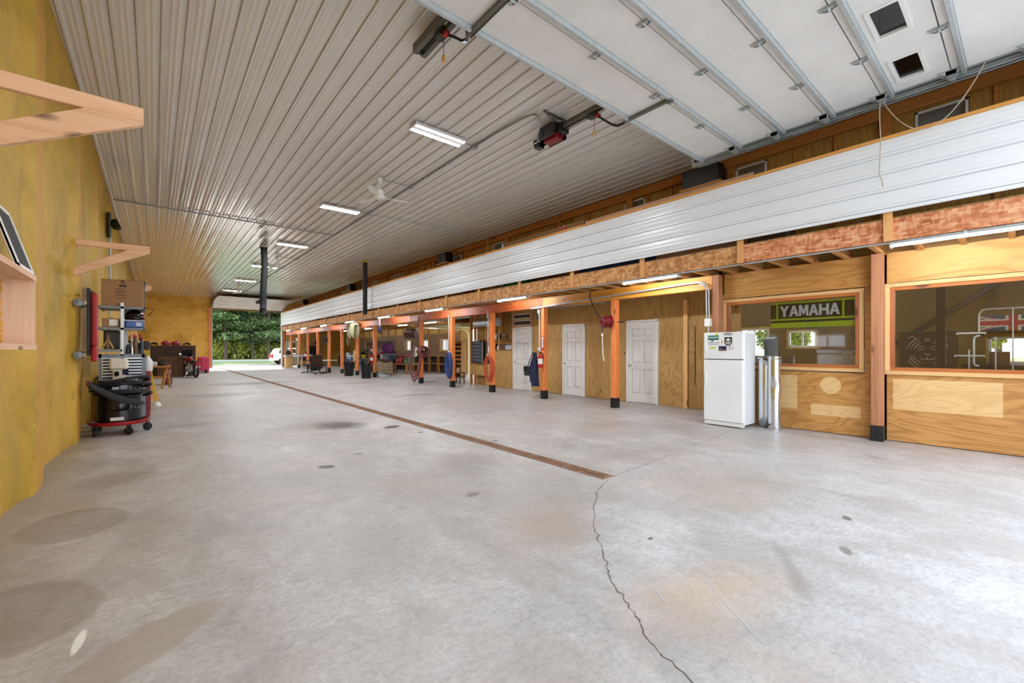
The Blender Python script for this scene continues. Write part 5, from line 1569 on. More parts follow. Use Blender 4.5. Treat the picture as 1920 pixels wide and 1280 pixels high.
MB().box((-.03, -.24, .95), (.05, .24, 1.62)).build('backrest', M['grey_steel'], o, bevel=.04); MB().box((-.05, -.25, .5), (.45, .25, .6)).build('seat', M['grey_steel'], o, bevel=.04)
MB().cyl((.2, 0, .08), (.2, 0, .5), .03, n=10).bar((0, 0, .55), (.0, 0, 1.0), .08, .02).build('column', M['black'], o)
for k in range(5):
    a = k*2*PI/5; MB().bar((.2, 0, .1), (.2+.28*math.cos(a), .28*math.sin(a), .06), .04, .03).lathe([(0, -.02), (.03, -.02), (.03, .02), (0, .02)], 10, (.2+.28*math.cos(a), .28*math.sin(a), .03), RX(PI/2)).build('leg', M['black'], o)
o = thing('file_box', 'pale grey file box on the ledge inside the office window', 'box', (8.8, 3.0, .98))
MB().box((-.1, 0, 0), (.15, .42, .24)).build('body', M['tub'], o, bevel=.01); MB().box((-.11, -.01, .2), (.16, .43, .26)).build('lid', M['tub'], o, bevel=.008)
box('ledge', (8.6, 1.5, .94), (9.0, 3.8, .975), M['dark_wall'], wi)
# flag on the back wall
fg_ = thing('union_flag', 'faded red white and blue union flag hung inside the far office', 'flag', (12.9, .22, 1.885))
W, Hh = .9, .3
F3 = lambda d: TR(-d, 0, 0) @ FACE
MB().prism([(-W/2, -Hh/2), (W/2, -Hh/2), (W/2, Hh/2), (-W/2, Hh/2)], .004, F3(0)).build('field', M['blue_box'], fg_)
def strip(p, q, w_, mt, d, nm):
    p, q = Vector(p+(0,)), Vector(q+(0,)); e = (q-p).normalized(); s_ = Vector((-e.y, e.x, 0))*w_/2
    pts_ = [(p+s_), (p-s_), (q-s_), (q+s_)]
    cl = [(max(-W/2, min(W/2, v.x)), max(-Hh/2, min(Hh/2, v.y))) for v in pts_]
    MB().prism(cl, .001, F3(d)).build(nm, M[mt], fg_)
for a, b in (((-W/2, -Hh/2), (W/2, Hh/2)), ((-W/2, Hh/2), (W/2, -Hh/2))):
    strip(a, b, .09, 'cream_plastic', .0045, 'white_saltire'); strip(a, b, .035, 'sign_red', .006, 'red_saltire')
strip((0, -Hh/2), (0, Hh/2), .2, 'cream_plastic', .0075, 'white_cross'); strip((-W/2, 0), (W/2, 0), .15, 'cream_plastic', .0078, 'white_cross')
strip((0, -Hh/2), (0, Hh/2), .12, 'sign_red', .009, 'red_cross'); strip((-W/2, 0), (W/2, 0), .09, 'sign_red', .0093, 'red_cross')
# white tubular rack just behind the glass
o = thing('tube_rack', 'white bent tube rack with tape crosses behind the office glass', 'rack', (9.2, 0, 0))
m = MB()
m.tube(cr([(0, .48, 1.62), (0, .48, 1.84), (0, .465, 1.9), (0, .42, 1.935), (0, .2, 1.94), (0, -.6, 1.94)]), .010, 8)
m.tube(cr([(0, .47, 1.56), (0, .51, 1.55), (0, .53, 1.5), (0, .53, 1.3), (0, .53, 1.16), (0, .51, 1.13), (0, .48, 1.12)]), .012, 8)
m.tube([(0, .16, .98), (0, .16, 1.94)], .008, 8)
m.tube([(0, .32, 1.0), (0, .32, 1.54)], .008, 8)
m.tube([(0, .58, .98), (0, .58, 1.36)], .009, 8)
m.build('tubes', M['white_plastic'], o, smooth=50)
for z, ya, yb in ((1.60, .41, .71), (1.27, .42, .73)):
    MB().box((-.02, ya, z-.011), (-.012, yb, z+.011)).box((-.02, ya, z-.024), (-.012, ya+.012, z)).box((-.02, yb-.012, z-.024), (-.012, yb, z)).build('cross_bar', M['white_plastic'], o)
MB().box((-.1, -.6, .94), (.1, .9, .98)).build('base_plank', M['dark_brown'], o)
for y in (-.5, .8): MB().box((-.05, y-.04, 0), (.05, y+.04, .94)).build('stand_leg', M['dark_brown'], o)
o = thing('cardboard_box', 'brown carton on the sill of the bright office window', 'box', (12.4, .385, 0))
MB().box((0, -.13, 1.07), (.3, .13, 1.32)).build('carton', M['cardboard_d'], o, bevel=.006); MB().box((-.1, -.5, .0), (.6, .5, 1.069)).build('stand', M['dark_brown'], o, bevel=.01)
tag(MB().bar((12.2, 1.85, 1.48), (12.2, .35, 2.65), .05, .11).build('slanted_board', M['dark_brown'], bevel=.006), 'dark board slanting across inside the office window', 'board')
# woven hanging with a big cat face in pale strokes
tp = thing('cat_tapestry', 'brown woven hanging with a pale striped big cat face', 'tapestry', (11.6, 1.29, 1.33))
MB().box((0, -.42, -.4), (.02, .42, .36)).build('cloth', M['dark_brown'], tp, bevel=.01)
m = MB()
def arc(cx_, cy_, rx, ry, a0, a1, wd):
    pts = [(-.004, -(cx_+rx*math.cos(a0+(a1-a0)*k/12)), cy_+ry*math.sin(a0+(a1-a0)*k/12)) for k in range(13)]
    m.tube(pts, [wd*(.25+.75*math.sin(PI*k/12)) for k in range(13)], 5)
for r in (.2, .25, .3):
    arc(0, -.02, r*1.0, r, .2, 1.2, .007); arc(0, -.02, r, r, 1.95, 2.95, .007); arc(0, -.05, r, r*1.05, 3.5, 4.3, .007); arc(0, -.05, r, r*1.05, 5.1, 5.9, .007)
for s_ in (-1, 1):
    arc(s_*.1, .06, .05, .03, 0, PI, .006); arc(s_*.1, .05, .05, .025, PI, 2*PI, .006); arc(s_*.05, -.12, .06, .05, PI, 2*PI, .006); arc(s_*.22, .22, .06, .06, .2, PI-.2, .007)
    for k in range(3): arc(s_*.16, -.12-.03*k, .1, .02, 0 if s_ > 0 else PI/2, PI/2 if s_ > 0 else PI, .004)
arc(0, -.04, .04, .03, PI, 2*PI, .008); arc(0, .16, .05, .09, .6, PI-.6, .006); arc(0, .12, .05, .09, .6, PI-.6, .006)
m.build('pale_strokes', M['pale_rope'], tp)
MB().cyl((.01, -.46, .37), (.01, .46, .37), .012, n=8).cyl((.01, 0, .37), (.01, 0, 1.42), .004, n=5).build('hanging_rod', M['dark_steel'], tp)

# ================================================================ on and around the posts
PY = POSTS
# crimson hose reel on its post
o = thing('hose_reel', 'crimson hose reel with a short white hose end hanging down', 'hose reel', (8.12, PY[2]+.1, 2.0))
rot = RZ(.9) @ RX(PI/2)
m = MB()
for z in (-.1, .1): m.lathe([(0, z-.012), (.15, z-.012), (.17, z), (.15, z+.012), (0, z+.012)], 24, (0, 0, 0), rot)
m.build('flange', M['magenta'], o, smooth=40)
m = MB()
for k in range(5): m.tube([rot @ Vector((.115*math.cos(t), .115*math.sin(t), -.072+.036*k)) for t in [q*2*PI/24 for q in range(24)]], .019, 7, closed=True)
m.build('wound_hose', M['deep_red'], o, smooth=60)
MB().cyl(rot @ Vector((0, 0, -.16)), rot @ Vector((0, 0, .24)), .035, n=14).cyl(rot @ Vector((0, 0, .1)), rot @ Vector((0, 0, .14)), .06, n=14).build('axle', M['magenta'], o, smooth=40)
MB().bar((0, -.02, 0), (.10, -.05, 0), .06, .03).build('mount', M['black'], o)
MB().cyl(rot @ Vector((0, 0, .24)), rot @ Vector((0, 0, .4)), .014, n=8).build('inlet', M['black'], o)
MB().tube([(-.02, .1, -.12), (-.02, .11, -.2), (-.02, .11, -.3)], .01, 8).build('lead', M['black'], o)
MB().tube([(-.02, .11, -.28), (-.02, .11, -.45), (-.02, .1, -.7), (-.025, .08, -.83), (-.04, .05, -.88), (-.045, .03, -.91)], .013, 8).build('white_hose_end', M['white_plastic'], o, smooth=60)
MB().lathe([(.02, 0), (.024, .02), (.014, .05), (.01, .08)], 10, (-.02, .11, -.33)).build('nozzle', M['alu'], o)
MB().tube([(-.0, .16, .08), (.0, .3, .24), (0, .42, .42), (.0, .5, .62), (.02, .5, .78)], .012, 8).build('feed_hose', M['black'], o, smooth=60)

def extinguisher(x, y, z, lb):
    o = thing('fire_extinguisher', lb, 'fire extinguisher', (x, y, z))
    MB().lathe([(0, 0), (.06, 0), (.066, .015), (.066, .3), (.055, .35), (.025, .38), (.022, .4)], 18).build('cylinder', M['ext_red'], o, smooth=40)
    MB().lathe([(.0668, .1), (.0672, .11), (.0672, .24), (.0668, .25)], 18).build('label', M['sign_white'], o)
    MB().lathe([(.024, .395), (.024, .43), (0, .43)], 10).bar((-.0, 0, .42), (-.1, -.0, .47), .02, .012).bar((0, 0, .41), (-.1, 0, .4), .02, .012).build('valve', M['black'], o)
    MB().tube([(.02, 0, .42), (.05, -.04, .4), (.075, -.03, .3), (.078, -.02, .16)], .011, 7).build('hose', M['black'], o, smooth=60)
    MB().box((.066, -.02, .1), (.075, .02, .36)).build('wall_hook', M['grey_steel'], o)
def ext_sign(x, y, z, lb):
    o = thing('extinguisher_sign', lb, 'sign', (x, y, z))
    MB().box((0, -.055, 0), (.004, .055, .38)).build('board', M['sign_red'], o)
    m = MB().prism([(-.022, .3), (.022, .3), (.022, .13), (.042, .13), (0, .04), (-.042, .13), (-.022, .13)], .001, TR(-.0005, 0, 0) @ FACE)
    m.build('arrow', M['sign_white'], o)
    MB().prism([(-.045, .31), (.045, .31), (.045, .36), (-.045, .36)], .001, TR(-.0005, 0, 0) @ FACE).build('sign_band', M['sign_white'], o)
    text_mesh('sign_lettering', 'FIRE', .035, M['sign_red'], o, TR(-.002, 0, .335) @ FACE, .0008, .0003)
extinguisher(XP-.155, PY[3]-.015, .86, 'red fire extinguisher on the post between the first and middle doors')
ext_sign(XP-.077, PY[3]-.015, 1.34, 'red sign with a white arrow above the extinguisher near the white doors')
extinguisher(XP-.155, PY[7]-.01, .72, 'red fire extinguisher on the post beside the blanket covered tub')
ext_sign(XP-.077, PY[7]-.01, 1.4, 'red sign with a white arrow on the post beside the tub')
extinguisher(XP-.155, PY[12]-.01, .8, 'red fire extinguisher on a post near the far exit')
ext_sign(XP-.077, PY[12]-.01, 1.42, 'red arrow sign on a post near the far exit')

# jacket and bag
o = thing('hanging_jacket', 'navy jacket hanging on the post beside the extinguisher', 'jacket', (8.18, PY[3]+.24, 0))
m = MB()
def jk(u, v):
    t = u*2*PI; z = 1.28-.94*v
    w_ = .05+.075*min(1, v*1.6)+.012*math.sin(6*t+4*v); d_ = .035+.05*min(1, v*2)+.01*math.sin(5*t+2+3*v)
    return (d_*math.cos(t)*1.2, w_*math.sin(t)+.02*math.sin(3*v), z)
m.grid(jk, frange(0, 1, 1/28), frange(0, 1, .07)); m.build('cloth', M['navy'], o, smooth=60)
MB().tube([(-.04, .06, 1.1), (-.06, .1, .9), (-.06, .11, .65), (-.05, .11, .45)], [.035, .045, .045, .035], 10).build('sleeve', M['navy'], o, smooth=60)
MB().tube([(.02, -.12, 1.3), (0, -.05, 1.33), (0, 0, 1.3)], .008, 6).build('hook', M['dark_steel'], o)
o = thing('shoulder_bag', 'black shoulder bag hanging next to the navy jacket', 'bag', (8.14, PY[3]+.5, .62))
MB().box((-.05, -.12, 0), (.06, .13, .27)).build('body', M['charcoal'], o, bevel=.025); MB().box((-.055, -.115, .13), (-.048, .125, .265)).build('flap', M['black'], o, bevel=.003)
MB().tube([(0, .0, .26), (.0, -.08, .45), (.01, -.2, .66)], .012, 6).build('strap', M['black'], o)

# coils on posts
def coil(name, lb, x, y, z, rw, rh, mat, turns, r, cat, seed, hang=.08):
    random.seed(seed)
    o = thing(name, lb, cat, (x, y, z))
    m = MB(); pts = []
    N_ = turns*24
    for k in range(N_):
        t = k/22*2*PI; q = k/N_
        a = rw*(1+.34*math.sin(t*.31+seed)); b = rh*(1+.16*math.sin(t*.23+seed*2))
        pts.append((-.03-.07*math.sin(q*9)**2-.012*math.sin(t*.5), a*math.sin(t)+.015*math.sin(t*.17), -rh*1.0+b*math.cos(t)+hang*math.sin(q*5)*.3))
    m.tube(pts, r, 7); m.build('coil', M[mat], o, smooth=60)
    MB().tube([(.02, 0, .0), (-.1, 0, -.01), (-.12, 0, .03)], .01, 6).build('hook', M['dark_steel'], o)
    return o
c_ = coil('hose_coil', 'blue air hose coiled on a hook of its post', XP-.08, PY[5], 1.18, .15, .40, 'blue_hose', 12, .017, 'hose', 3)
MB().tube([(-.06, -.08, -.5), (-.07, -.04, -.58), (-.06, .06, -.56)], .016, 7).build('binding', M['orange_cord'], c_)
c_ = coil('cord_coil', 'orange extension cord coiled on a hook of its post', XP-.08, PY[4]-.02, 1.12, .2, .36, 'orange_cord', 11, .012, 'cord', 5)
MB().tube([(-.09, -.13, -.55), (-.1, 0, -.6), (-.09, .13, -.52), (-.1, .02, -.46), (-.09, -.13, -.55)], .012, 7).build('wrap', M['orange_cord'], c_, smooth=60)
# big maroon hose reel
o = thing('hose_reel', 'large hose reel with a silver hub and long maroon hose loops', 'hose reel', (8.12, PY[6], 1.27))
rot = RX(PI/2)
MB().lathe([(0, -.01), (.2, -.01), (.215, .0), (.2, .01), (0, .01)], 26, (-.02, .16, 0), RZ(.5) @ RX(PI/2)).build('hub_plate', M['alu'], o, smooth=40)
MB().lathe([(0, -.06), (.05, -.06), (.07, 0), (.04, .05), (0, .06)], 14, (-.04, .2, 0), RZ(.5) @ RX(PI/2)).build('hub', M['blue_box'], o, smooth=40)
m = MB()
for k in range(5): m.tube([(.17+.2*math.cos(t), -.3+.06*k, .2*math.sin(t)) for t in [q*2*PI/24 for q in range(24)]], .032, 7, closed=True)
m.build('wound_hose', M['red_hose'], o, smooth=60)
MB().cyl((.17, -.35, 0), (.17, .1, 0), .05, n=12).bar((.0, .1, 0), (.25, .0, 0), .06, .06).build('axle', M['dark_steel'], o)
m = MB()
m.tube(cr([(-.05, .2, -.02), (-.06, .36, -.15), (-.06, .5, -.4), (-.06, .52, -.7), (-.06, .42, -.92), (-.08, .2, -1.08), (-.11, .06, -1.16), (-.11, -.06, -1.12), (-.06, -.2, -.95), (-.03, -.28, -.7), (.0, -.3, -.4), (.02, -.28, -.15)]), .034, 8)
m.tube(cr([(-.05, .22, -.05), (-.08, .42, -.25), (-.09, .46, -.6), (-.1, .36, -.85), (-.11, .15, -.98), (-.12, -.0, -1.02), (-.1, -.2, -.85), (-.05, -.26, -.5), (.0, -.24, -.2)]), .032, 8)
m.tube(cr([(-.05, .2, -.04), (-.07, .3, -.25), (-.08, .36, -.6), (-.1, .28, -.8), (-.11, .1, -.9), (-.11, -.08, -.88), (-.08, -.22, -.7)]), .03, 8)
m.build('hose_loops', M['red_hose'], o, smooth=60)
MB().tube([(-.04, .17, .0), (-.06, .26, -.08), (-.07, .36, -.24)], .02, 8).build('silver_sleeve', M['alu'], o, smooth=60)
MB().tube([(.05, -.1, .2), (.04, -.09, .55), (.03, -.085, .9), (.03, -.085, 1.4)], .02, 8).build('supply_hose', M['red_hose'], o, smooth=60)
MB().box((.0, -.13, .86), (.06, -.04, .98)).build('valve', M['alu'], o)
# black cord reel hung under the joists
o = thing('cord_reel', 'black enclosed cord reel hanging from the loft joists', 'cord reel', (8.15, PY[6]+.62, 2.02))
rot = RZ(.6) @ RX(PI/2)
MB().lathe([(0, -.22), (.16, -.22), (.2, -.18), (.21, 0), (.2, .18), (.16, .22), (0, .22)], 22, (0, 0, 0), rot).build('housing', M['leather'], o, smooth=40)
MB().lathe([(0, -.24), (.15, -.235), (.19, -.2), (.195, -.19)], 22, (0, 0, 0), rot).build('side_cover', M['black_gloss'], o, smooth=40)
MB().box((-.05, -.05, -.245), (.05, .05, -.236), rot).build('label', M['white_plastic'], o)
MB().cyl((0, .02, .18), (0, .02, .76), .012, n=8).build('hanger', M['black'], o)
# ================================================================ the workshop bay behind the posts
def can(x, y, h, lb, bag=True):
    o = thing('trash_can', lb, 'trash can', (x, y, 0))
    MB().lathe([(0, .01), (.2, .01), (.21, .0), (.215, .02), (.25, h-.06), (.262, h-.05), (.262, h), (.25, h), (.245, h-.05), (.2, .05), (0, .05)], 24).build('body', M['black'], o, smooth=40)
    m = MB()
    for s in (-1, 1): m.box((-.05, s*.27-.02, h-.14), (.05, s*.27+.02, h-.1))
    m.build('handle', M['black'], o)
    if bag: MB().lathe([(.266, h-.1), (.27, h+.005), (.24, h+.01), (.23, h-.2)], 20).build('liner', M['black_gloss'], o, smooth=30)
can(7.72, 20.1, .70, 'black trash can with liner near the yellow collared duct')
can(7.72, 22.45, .70, 'black trash can beside the small white table')
can(7.85, 29.3, .72, 'black trash can near the far exit door')

# tub under a striped blanket
o = thing('blanket_tub', 'white tub draped with a striped blanket', 'tub', (8.72, 20.3, 0))
MB().lathe([(0, 0), (.26, 0), (.29, .03), (.33, .6), (.34, .62), (.33, .64), (0, .6)], 22).build('tub', M['tub'], o, smooth=40)
m = MB()
def bl(u, v):
    a = -PI*.95+u*PI*1.25; r = .35+.03*math.sin(7*u+2)+.04*v
    z = .9-.72*v*(.75+.3*math.sin(u*PI)); 
    if v < .25: r = r*v*4*.9+.02
    return (r*math.cos(a-.3), r*math.sin(a-.3), min(.92, z+.02*math.sin(9*u+5*v)))
m.grid(bl, frange(0, 1, .05), frange(0, 1, .07)); ob = m.build('blanket', M['blanket'], o, smooth=60)
sd = ob.modifiers.new('thick', 'SOLIDIFY'); sd.thickness = .015
MB().lathe([(0, .6), (.3, .62), (.3, .86), (.2, .9), (0, .9)], 18).build('contents', M['dark_brown'], o, smooth=50)

# push broom and long handles leaning at the post
o = thing('push_broom', 'broom leaning beside the post with the second extinguisher', 'broom', (8.1, 20.85, 0))
MB().tube([(0, 0, .05), (.08, .04, 1.35)], .013, 8).build('handle', M['bench_wood'], o); MB().box((-.14, -.03, 0), (.14, .03, .09)).build('head', M['black_matte'], o)

# low trolley with coolers and boxes
tb = thing('low_bench', 'low wooden bench carrying coolers behind the posts', 'bench', (11.0, 23.0, 0))
box('top', (-.4, -1.2, .52), (.4, .45, .57), M['bench_wood'], tb)
for x in (-.34, .34):
    for y in (-1.1, .35): box('leg', (x-.04, y-.04, 0), (x+.04, y+.04, .52), M['bench_wood'], tb)
o = thing('red_cooler', 'red plastic cooler on the low bench', 'cooler', (10.9, 22.97, .571))
MB().box((-.22, -.4, 0), (.22, .4, .36)).build('body', M['red'], o, bevel=.03); MB().box((-.23, -.41, .36), (.23, .41, .43)).build('lid', M['deep_red'], o, bevel=.02); MB().box((-.235, .1, .12), (-.221, .26, .24)).build('badge', M['tub'], o)
o = thing('blue_cooler', 'slate blue cooler with a white notice stacked behind the red cooler', 'cooler', (10.6, 24.35, .72))
MB().box((-.25, -.75, 0), (.25, .4, .33)).build('body', M['blue_box'], o, bevel=.03); MB().box((-.26, -.76, .33), (.26, .41, .39)).build('lid', M['grey_steel'], o, bevel=.02); MB().box((-.264, .0, .05), (-.251, .35, .33)).build('notice', M['sign_white'], o)
m = MB(); [m.box((-.266, .05, .1+k*.05), (-.2645, .3, .12+k*.05)) for k in range(4)]; m.build('notice_lines', M['ink'], o)
o = thing('crate_base', 'dark crate under the slate blue cooler', 'crate', (10.6, 24.35, 0)); MB().box((-.28, -.78, 0), (.28, .42, .72)).build('body', M['charcoal'], o, bevel=.02); [MB().box((-.29, -.78, .1+k*.2), (-.28, .42, .22+k*.2)).build('slat', M['dark_brown'], o) for k in range(3)]
o = thing('green_box', 'green plastic box on the low bench end', 'box', (10.95, 22.2, .571)); MB().box((-.2, -.25, 0), (.2, .25, .26)).build('body', M['green'], o, bevel=.02); MB().box((-.21, -.26, .26), (.21, .26, .31)).build('lid', M['teal'], o, bevel=.01); MB().box((-.204, -.05, .1), (-.2, .05, .18)).build('badge', M['sign_white'], o)
o = thing('purple_sack', 'dark purple duffel bag piled on the blue cooler', 'bag', (10.65, 24.3, 1.111)); MB().lathe([(0, 0), (.3, .02), (.34, .2), (.32, .45), (.2, .58), (0, .6)], 16).build('body', M['purple'], o, smooth=60); MB().tube([(-.34, -.1, .3), (-.38, 0, .45), (-.34, .1, .3)], .02, 6).build('handle', M['purple'], o)
o = thing('pink_carton', 'pale pink carton stacked past the purple bag', 'carton', (10.4, 25.6, 1.0)); MB().box((-.2, -.3, 0), (.2, .35, .42)).build('carton', M['pink'], o, bevel=.01); MB().box((-.205, -.05, .05), (-.2, .12, .4)).build('panel', M['sign_white'], o)
o = thing('maroon_crate', 'maroon crate under the pink carton', 'crate', (10.4, 25.6, 0)); MB().box((-.28, -.45, 0), (.28, .5, .99)).build('body', M['leather'], o, bevel=.02); [MB().box((-.29, -.42, .08+k*.3), (-.28, .46, .32+k*.3)).build('drawer', M['deep_red'], o) for k in range(3)]
o = thing('spare_wheel', 'dark tyre standing beside the blanket covered tub', 'tyre', (9.35, 21.2, .31), .6)
MB().tube([(.0, .23*math.cos(t), .23*math.sin(t)) for t in [k*2*PI/24 for k in range(24)]], .085, 10, closed=True).build('tread', M['black_matte'], o, smooth=60); MB().lathe([(0, -.03), (.15, -.05), (.16, 0), (.15, .05), (0, .03)], 18, (0, 0, 0), RY(PI/2)).build('rim', M['dark_steel'], o, smooth=40)
o = thing('floor_jack', 'orange trolley jack on the floor under the low bench', 'jack', (9.75, 21.9, 0), .3)
MB().box((-.1, -.3, .06), (.1, .3, .14)).build('chassis', M['orange_cord'], o, bevel=.01); MB().tube([(0, .28, .12), (0, .5, .3), (0, .75, .42)], .016, 8).build('handle', M['orange_cord'], o)
MB().bar((0, -.2, .12), (0, .12, .24), .08, .05).build('lift_arm', M['orange_cord'], o)
for s in (-1, 1):
    for y in (-.24, .22): MB().lathe([(0, -.02), (.05, -.02), (.05, .02), (0, .02)], 12, (s*.12, y, .05), RY(PI/2)).build('wheel', M['white_plastic'], o)

# timber cubby bench along the back wall
cb = thing('cubby_bench', 'open timber cubby bench along the back wall under the windows', 'workbench', (XB-.55, 20.7, 0))
box('top', (-.1, 0, .96), (.5, 5.2, 1.0), M['bench_wood'], cb); box('shelf', (-.05, .02, .5), (.5, 5.18, .54), M['bench_wood'], cb); box('back_board', (.46, .02, .04), (.5, 5.18, .96), M['dark_brown'], cb)
for k in range(6):
    for x in (-.05, .42): box('leg', (x-.045, .02+k*1.02, 0), (x+.045, .11+k*1.02, .96), M['bench_wood'], cb)
# slatted shelf unit with boxes, chair
o = thing('slat_shelf', 'tall wooden shelf unit with narrow tiers behind the blue hose', 'shelving', (11.6, 18.2, 0), .25)
for y in (-.4, .4): box('side', (-.18, y-.02, 0), (.18, y+.02, 1.72), M['bench_wood'], o)
for k in range(8): box('tier', (-.18, -.38, .18+k*.21), (.18, .38, .3+k*.21), M['bench_wood'], o)
box('back_board', (.16, -.4, 0), (.18, .4, 1.7), M['dark_brown'], o)
o = thing('wooden_chair', 'dark wooden ladder back chair by the stud wall', 'chair', (9.3, 14.55, 0), .5)
MB().box((-.2, -.2, .42), (.2, .2, .46)).build('seat', M['chair_wood'], o, bevel=.01)
for x in (-.18, .18): box('leg', (x-.018, -.19, 0), (x+.018, -.155, .42), M['chair_wood'], o)
for x in (-.18, .18): box('leg', (x-.018, .155, 0), (x+.018, .19, .95), M['chair_wood'], o)
for z in (.2, .3): box('stretcher', (-.18, -.18, z), (.18, -.165, z+.025), M['chair_wood'], o)
for x in (-.18, .18): box('stretcher', (x-.01, -.17, .24), (x+.01, .17, .265), M['chair_wood'], o)
for z in (.56, .7, .85): box('back_slat', (-.17, .165, z), (.17, .18, z+.07), M['chair_wood'], o)
o = thing('tan_cup', 'tan tub standing on the wooden chair', 'tub', (9.27, 14.5, .461)); MB().lathe([(0, 0), (.06, 0), (.075, .12), (.08, .125), (0, .11)], 14).build('body', M['rope_tag'], o, smooth=40); MB().lathe([(.078, .12), (.085, .13), (.078, .14)], 14).build('rim', M['cream_plastic'], o)

# overhead door and tracks of the bay doorway in the back wall
bd = thing('bay_door', 'white bay door raised on yellowed tracks in the back wall', 'garage door')
for i in range(4): box('door_section', (10.5+i*.62, 16.2, 2.5), (11.1+i*.62, 19.4, 2.54), M['dirty_white'], bd)
for y in (16.1, 19.5):
    MB().tube([(13.12, y, 0), (13.12, y, 1.95), (13.1, y, 2.2), (12.98, y, 2.36), (12.8, y, 2.43), (10.4, y, 2.43)], .035, 6).build('track', M['cream_plastic'], bd, smooth=40)
for y in (16.6, 17.7, 18.9): box('strut', (10.5, y-.03, 2.46), (12.96, y+.03, 2.5), M['cream_plastic'], bd)
box('torsion_bar', (12.9, 16.1, 2.6), (12.95, 19.5, 2.65), M['grey_steel'], bd)
# loose lengths stored across the joists
for i, (x, z, mt, lb) in enumerate(((9.6, 2.74, 'dark_steel', 'dark steel pipe'), (9.8, 2.74, 'rope_tag', 'tan wooden rod'), (10.0, 2.72, 'alu', 'bright foil tube'), (10.2, 2.74, 'dark_brown', 'dark brown board'))):
    tag(MB().cyl((x, 14.6, z), (x+.1, 19.8, z), .04 if i != 2 else .06, n=10).build('overhead_length', M[mt], smooth=40), lb+' slung under the joists behind the posts', 'pipe')
o = thing('round_duct', 'grey round duct below the joists behind the orange cord post', 'duct', (9.0, 11.6, 2.3)); MB().cyl((0, 0, 0), (0, 1.3, .02), .14, n=18).build('pipe', M['galv_matte'], o, smooth=40); MB().lathe([(.14, -.02), (.15, 0), (.14, .02)], 18, (0, .6, .01), RX(PI/2)).lathe([(.14, -.02), (.15, 0), (.14, .02)], 18, (0, .1, 0), RX(PI/2)).build('band', M['galv'], o, smooth=40); MB().bar((0, .45, .14), (0, .45, .482), .03, .003).bar((0, .875, .14), (0, .875, .482), .03, .003).build('strap', M['galv'], o)

# things in the open stud bay
o = thing('tool_chest', 'black tool chest with chrome edge set in the open stud wall', 'tool chest', (9.45, 13.36, .845))
MB().box((-.05, -.36, 0), (.05, .36, .83)).build('case', M['black'], o, bevel=.01)
for k in range(6): MB().box((-.065, -.30, .03+k*.13), (-.05, .33, .145+k*.13)).build('drawer', M['blue_box'], o, bevel=.004); MB().box((-.075, -.2, .11+k*.13), (-.065, .24, .125+k*.13)).build('drawer_pull', M['alu'], o)
MB().box((-.07, -.36, 0), (-.05, -.31, .83)).build('chrome_edge', M['alu'], o)
MB().box((-.04, .0, .83), (.04, .3, .87)).build('tray', M['sign_white'], o)
o = thing('wall_cabinet', 'narrow black cabinet beside the tool chest', 'cabinet', (9.52, 12.7, .845)); MB().box((-.05, -.15, 0), (.09, .2, .82)).build('case', M['black'], o, bevel=.01); MB().box((-.06, -.13, .05), (-.05, .18, .78)).build('door', M['black_gloss'], o); MB().box((-.064, -.05, .4), (-.06, .08, .62)).build('notice', M['tub'], o)
for i, (y, w_, h, mt, lb) in enumerate(((12.45, .14, .18, 'white_plastic', 'white tin'), (12.25, .16, .2, 'dark_steel', 'dark grease tin'), (11.95, .22, .17, 'cardboard_d', 'brown paper carton'))):
    o = thing('shelf_tin', lb+' on the ledge of the stud wall', 'tin', (9.575, y, 1.733)); MB().box((-.05, -w_/2, 0), (.05, w_/2, h)).build('body', M[mt], o, bevel=.01); MB().box((-.051, -w_/2+.01, h-.04), (.051, w_/2-.01, h+.008)).build('lid', M['grey_steel'], o)
for i, (y, w_, h, mt, lb) in enumerate(((12.5, .2, .2, 'black', 'black parts box'), (12.28, .1, .14, 'white_plastic', 'white parts box'), (12.0, .3, .2, 'cardboard_d', 'brown parts box'), (11.68, .34, .18, 'tub', 'grey parts box'))):
    o = thing('parts_box', lb+' on the lower ledge of the stud wall', 'box', (9.575, y, 1.358)); MB().box((-.05, -w_/2, 0), (.05, w_/2, h)).build('body', M[mt], o, bevel=.008); MB().box((-.055, -w_/2, h-.03), (-.05, w_/2, h-.01)).build('lip', M['dark_steel'], o)
o = thing('white_bucket', 'white bucket on the floor in the opening of the stud wall', 'bucket', (9.85, 13.35, 0)); MB().lathe([(0, 0), (.13, 0), (.155, .34), (.165, .35), (.165, .37), (.15, .37), (0, .33)], 18).build('body', M['white_plastic'], o, smooth=40); MB().tube([(0, -.16, .33), (-.1, -.1, .28), (-.14, 0, .26), (-.1, .1, .28), (0, .16, .33)], .006, 6).build('bail', M['alu'], o)
# vents above the third door
o = thing('air_vent', 'pair of white framed louvre vents above the farthest white door', 'vent', (XD-.021, 10.43, 2.16))
for z in (0, .22):
    MB().box((0, .02, z), (.02, .93, z+.03)).box((0, .02, z+.15), (.02, .93, z+.18)).box((0, .02, z), (.02, .05, z+.18)).box((0, .9, z), (.02, .93, z+.18)).build('frame', M['white_trim'], o)
    for k in range(5): MB().box((.006, .06+k*.17, z+.03), (.018, .215+k*.17, z+.15)).build('louvre', M['grille'], o)
o = thing('grey_junction_box', 'grey electrical box under the beam beside the conduit post', 'electrical box', (9.395, 9.9, 2.33)); MB().box((0, 0, 0), (.1, .18, .24)).build('case', M['blue_box'], o, bevel=.01); MB().box((-.01, .01, .01), (0, .17, .23)).build('cover', M['grey_steel'], o); MB().cyl((.05, .09, .24), (.05, .09, .502), .012, n=8).build('pipe', M['galv'], o)

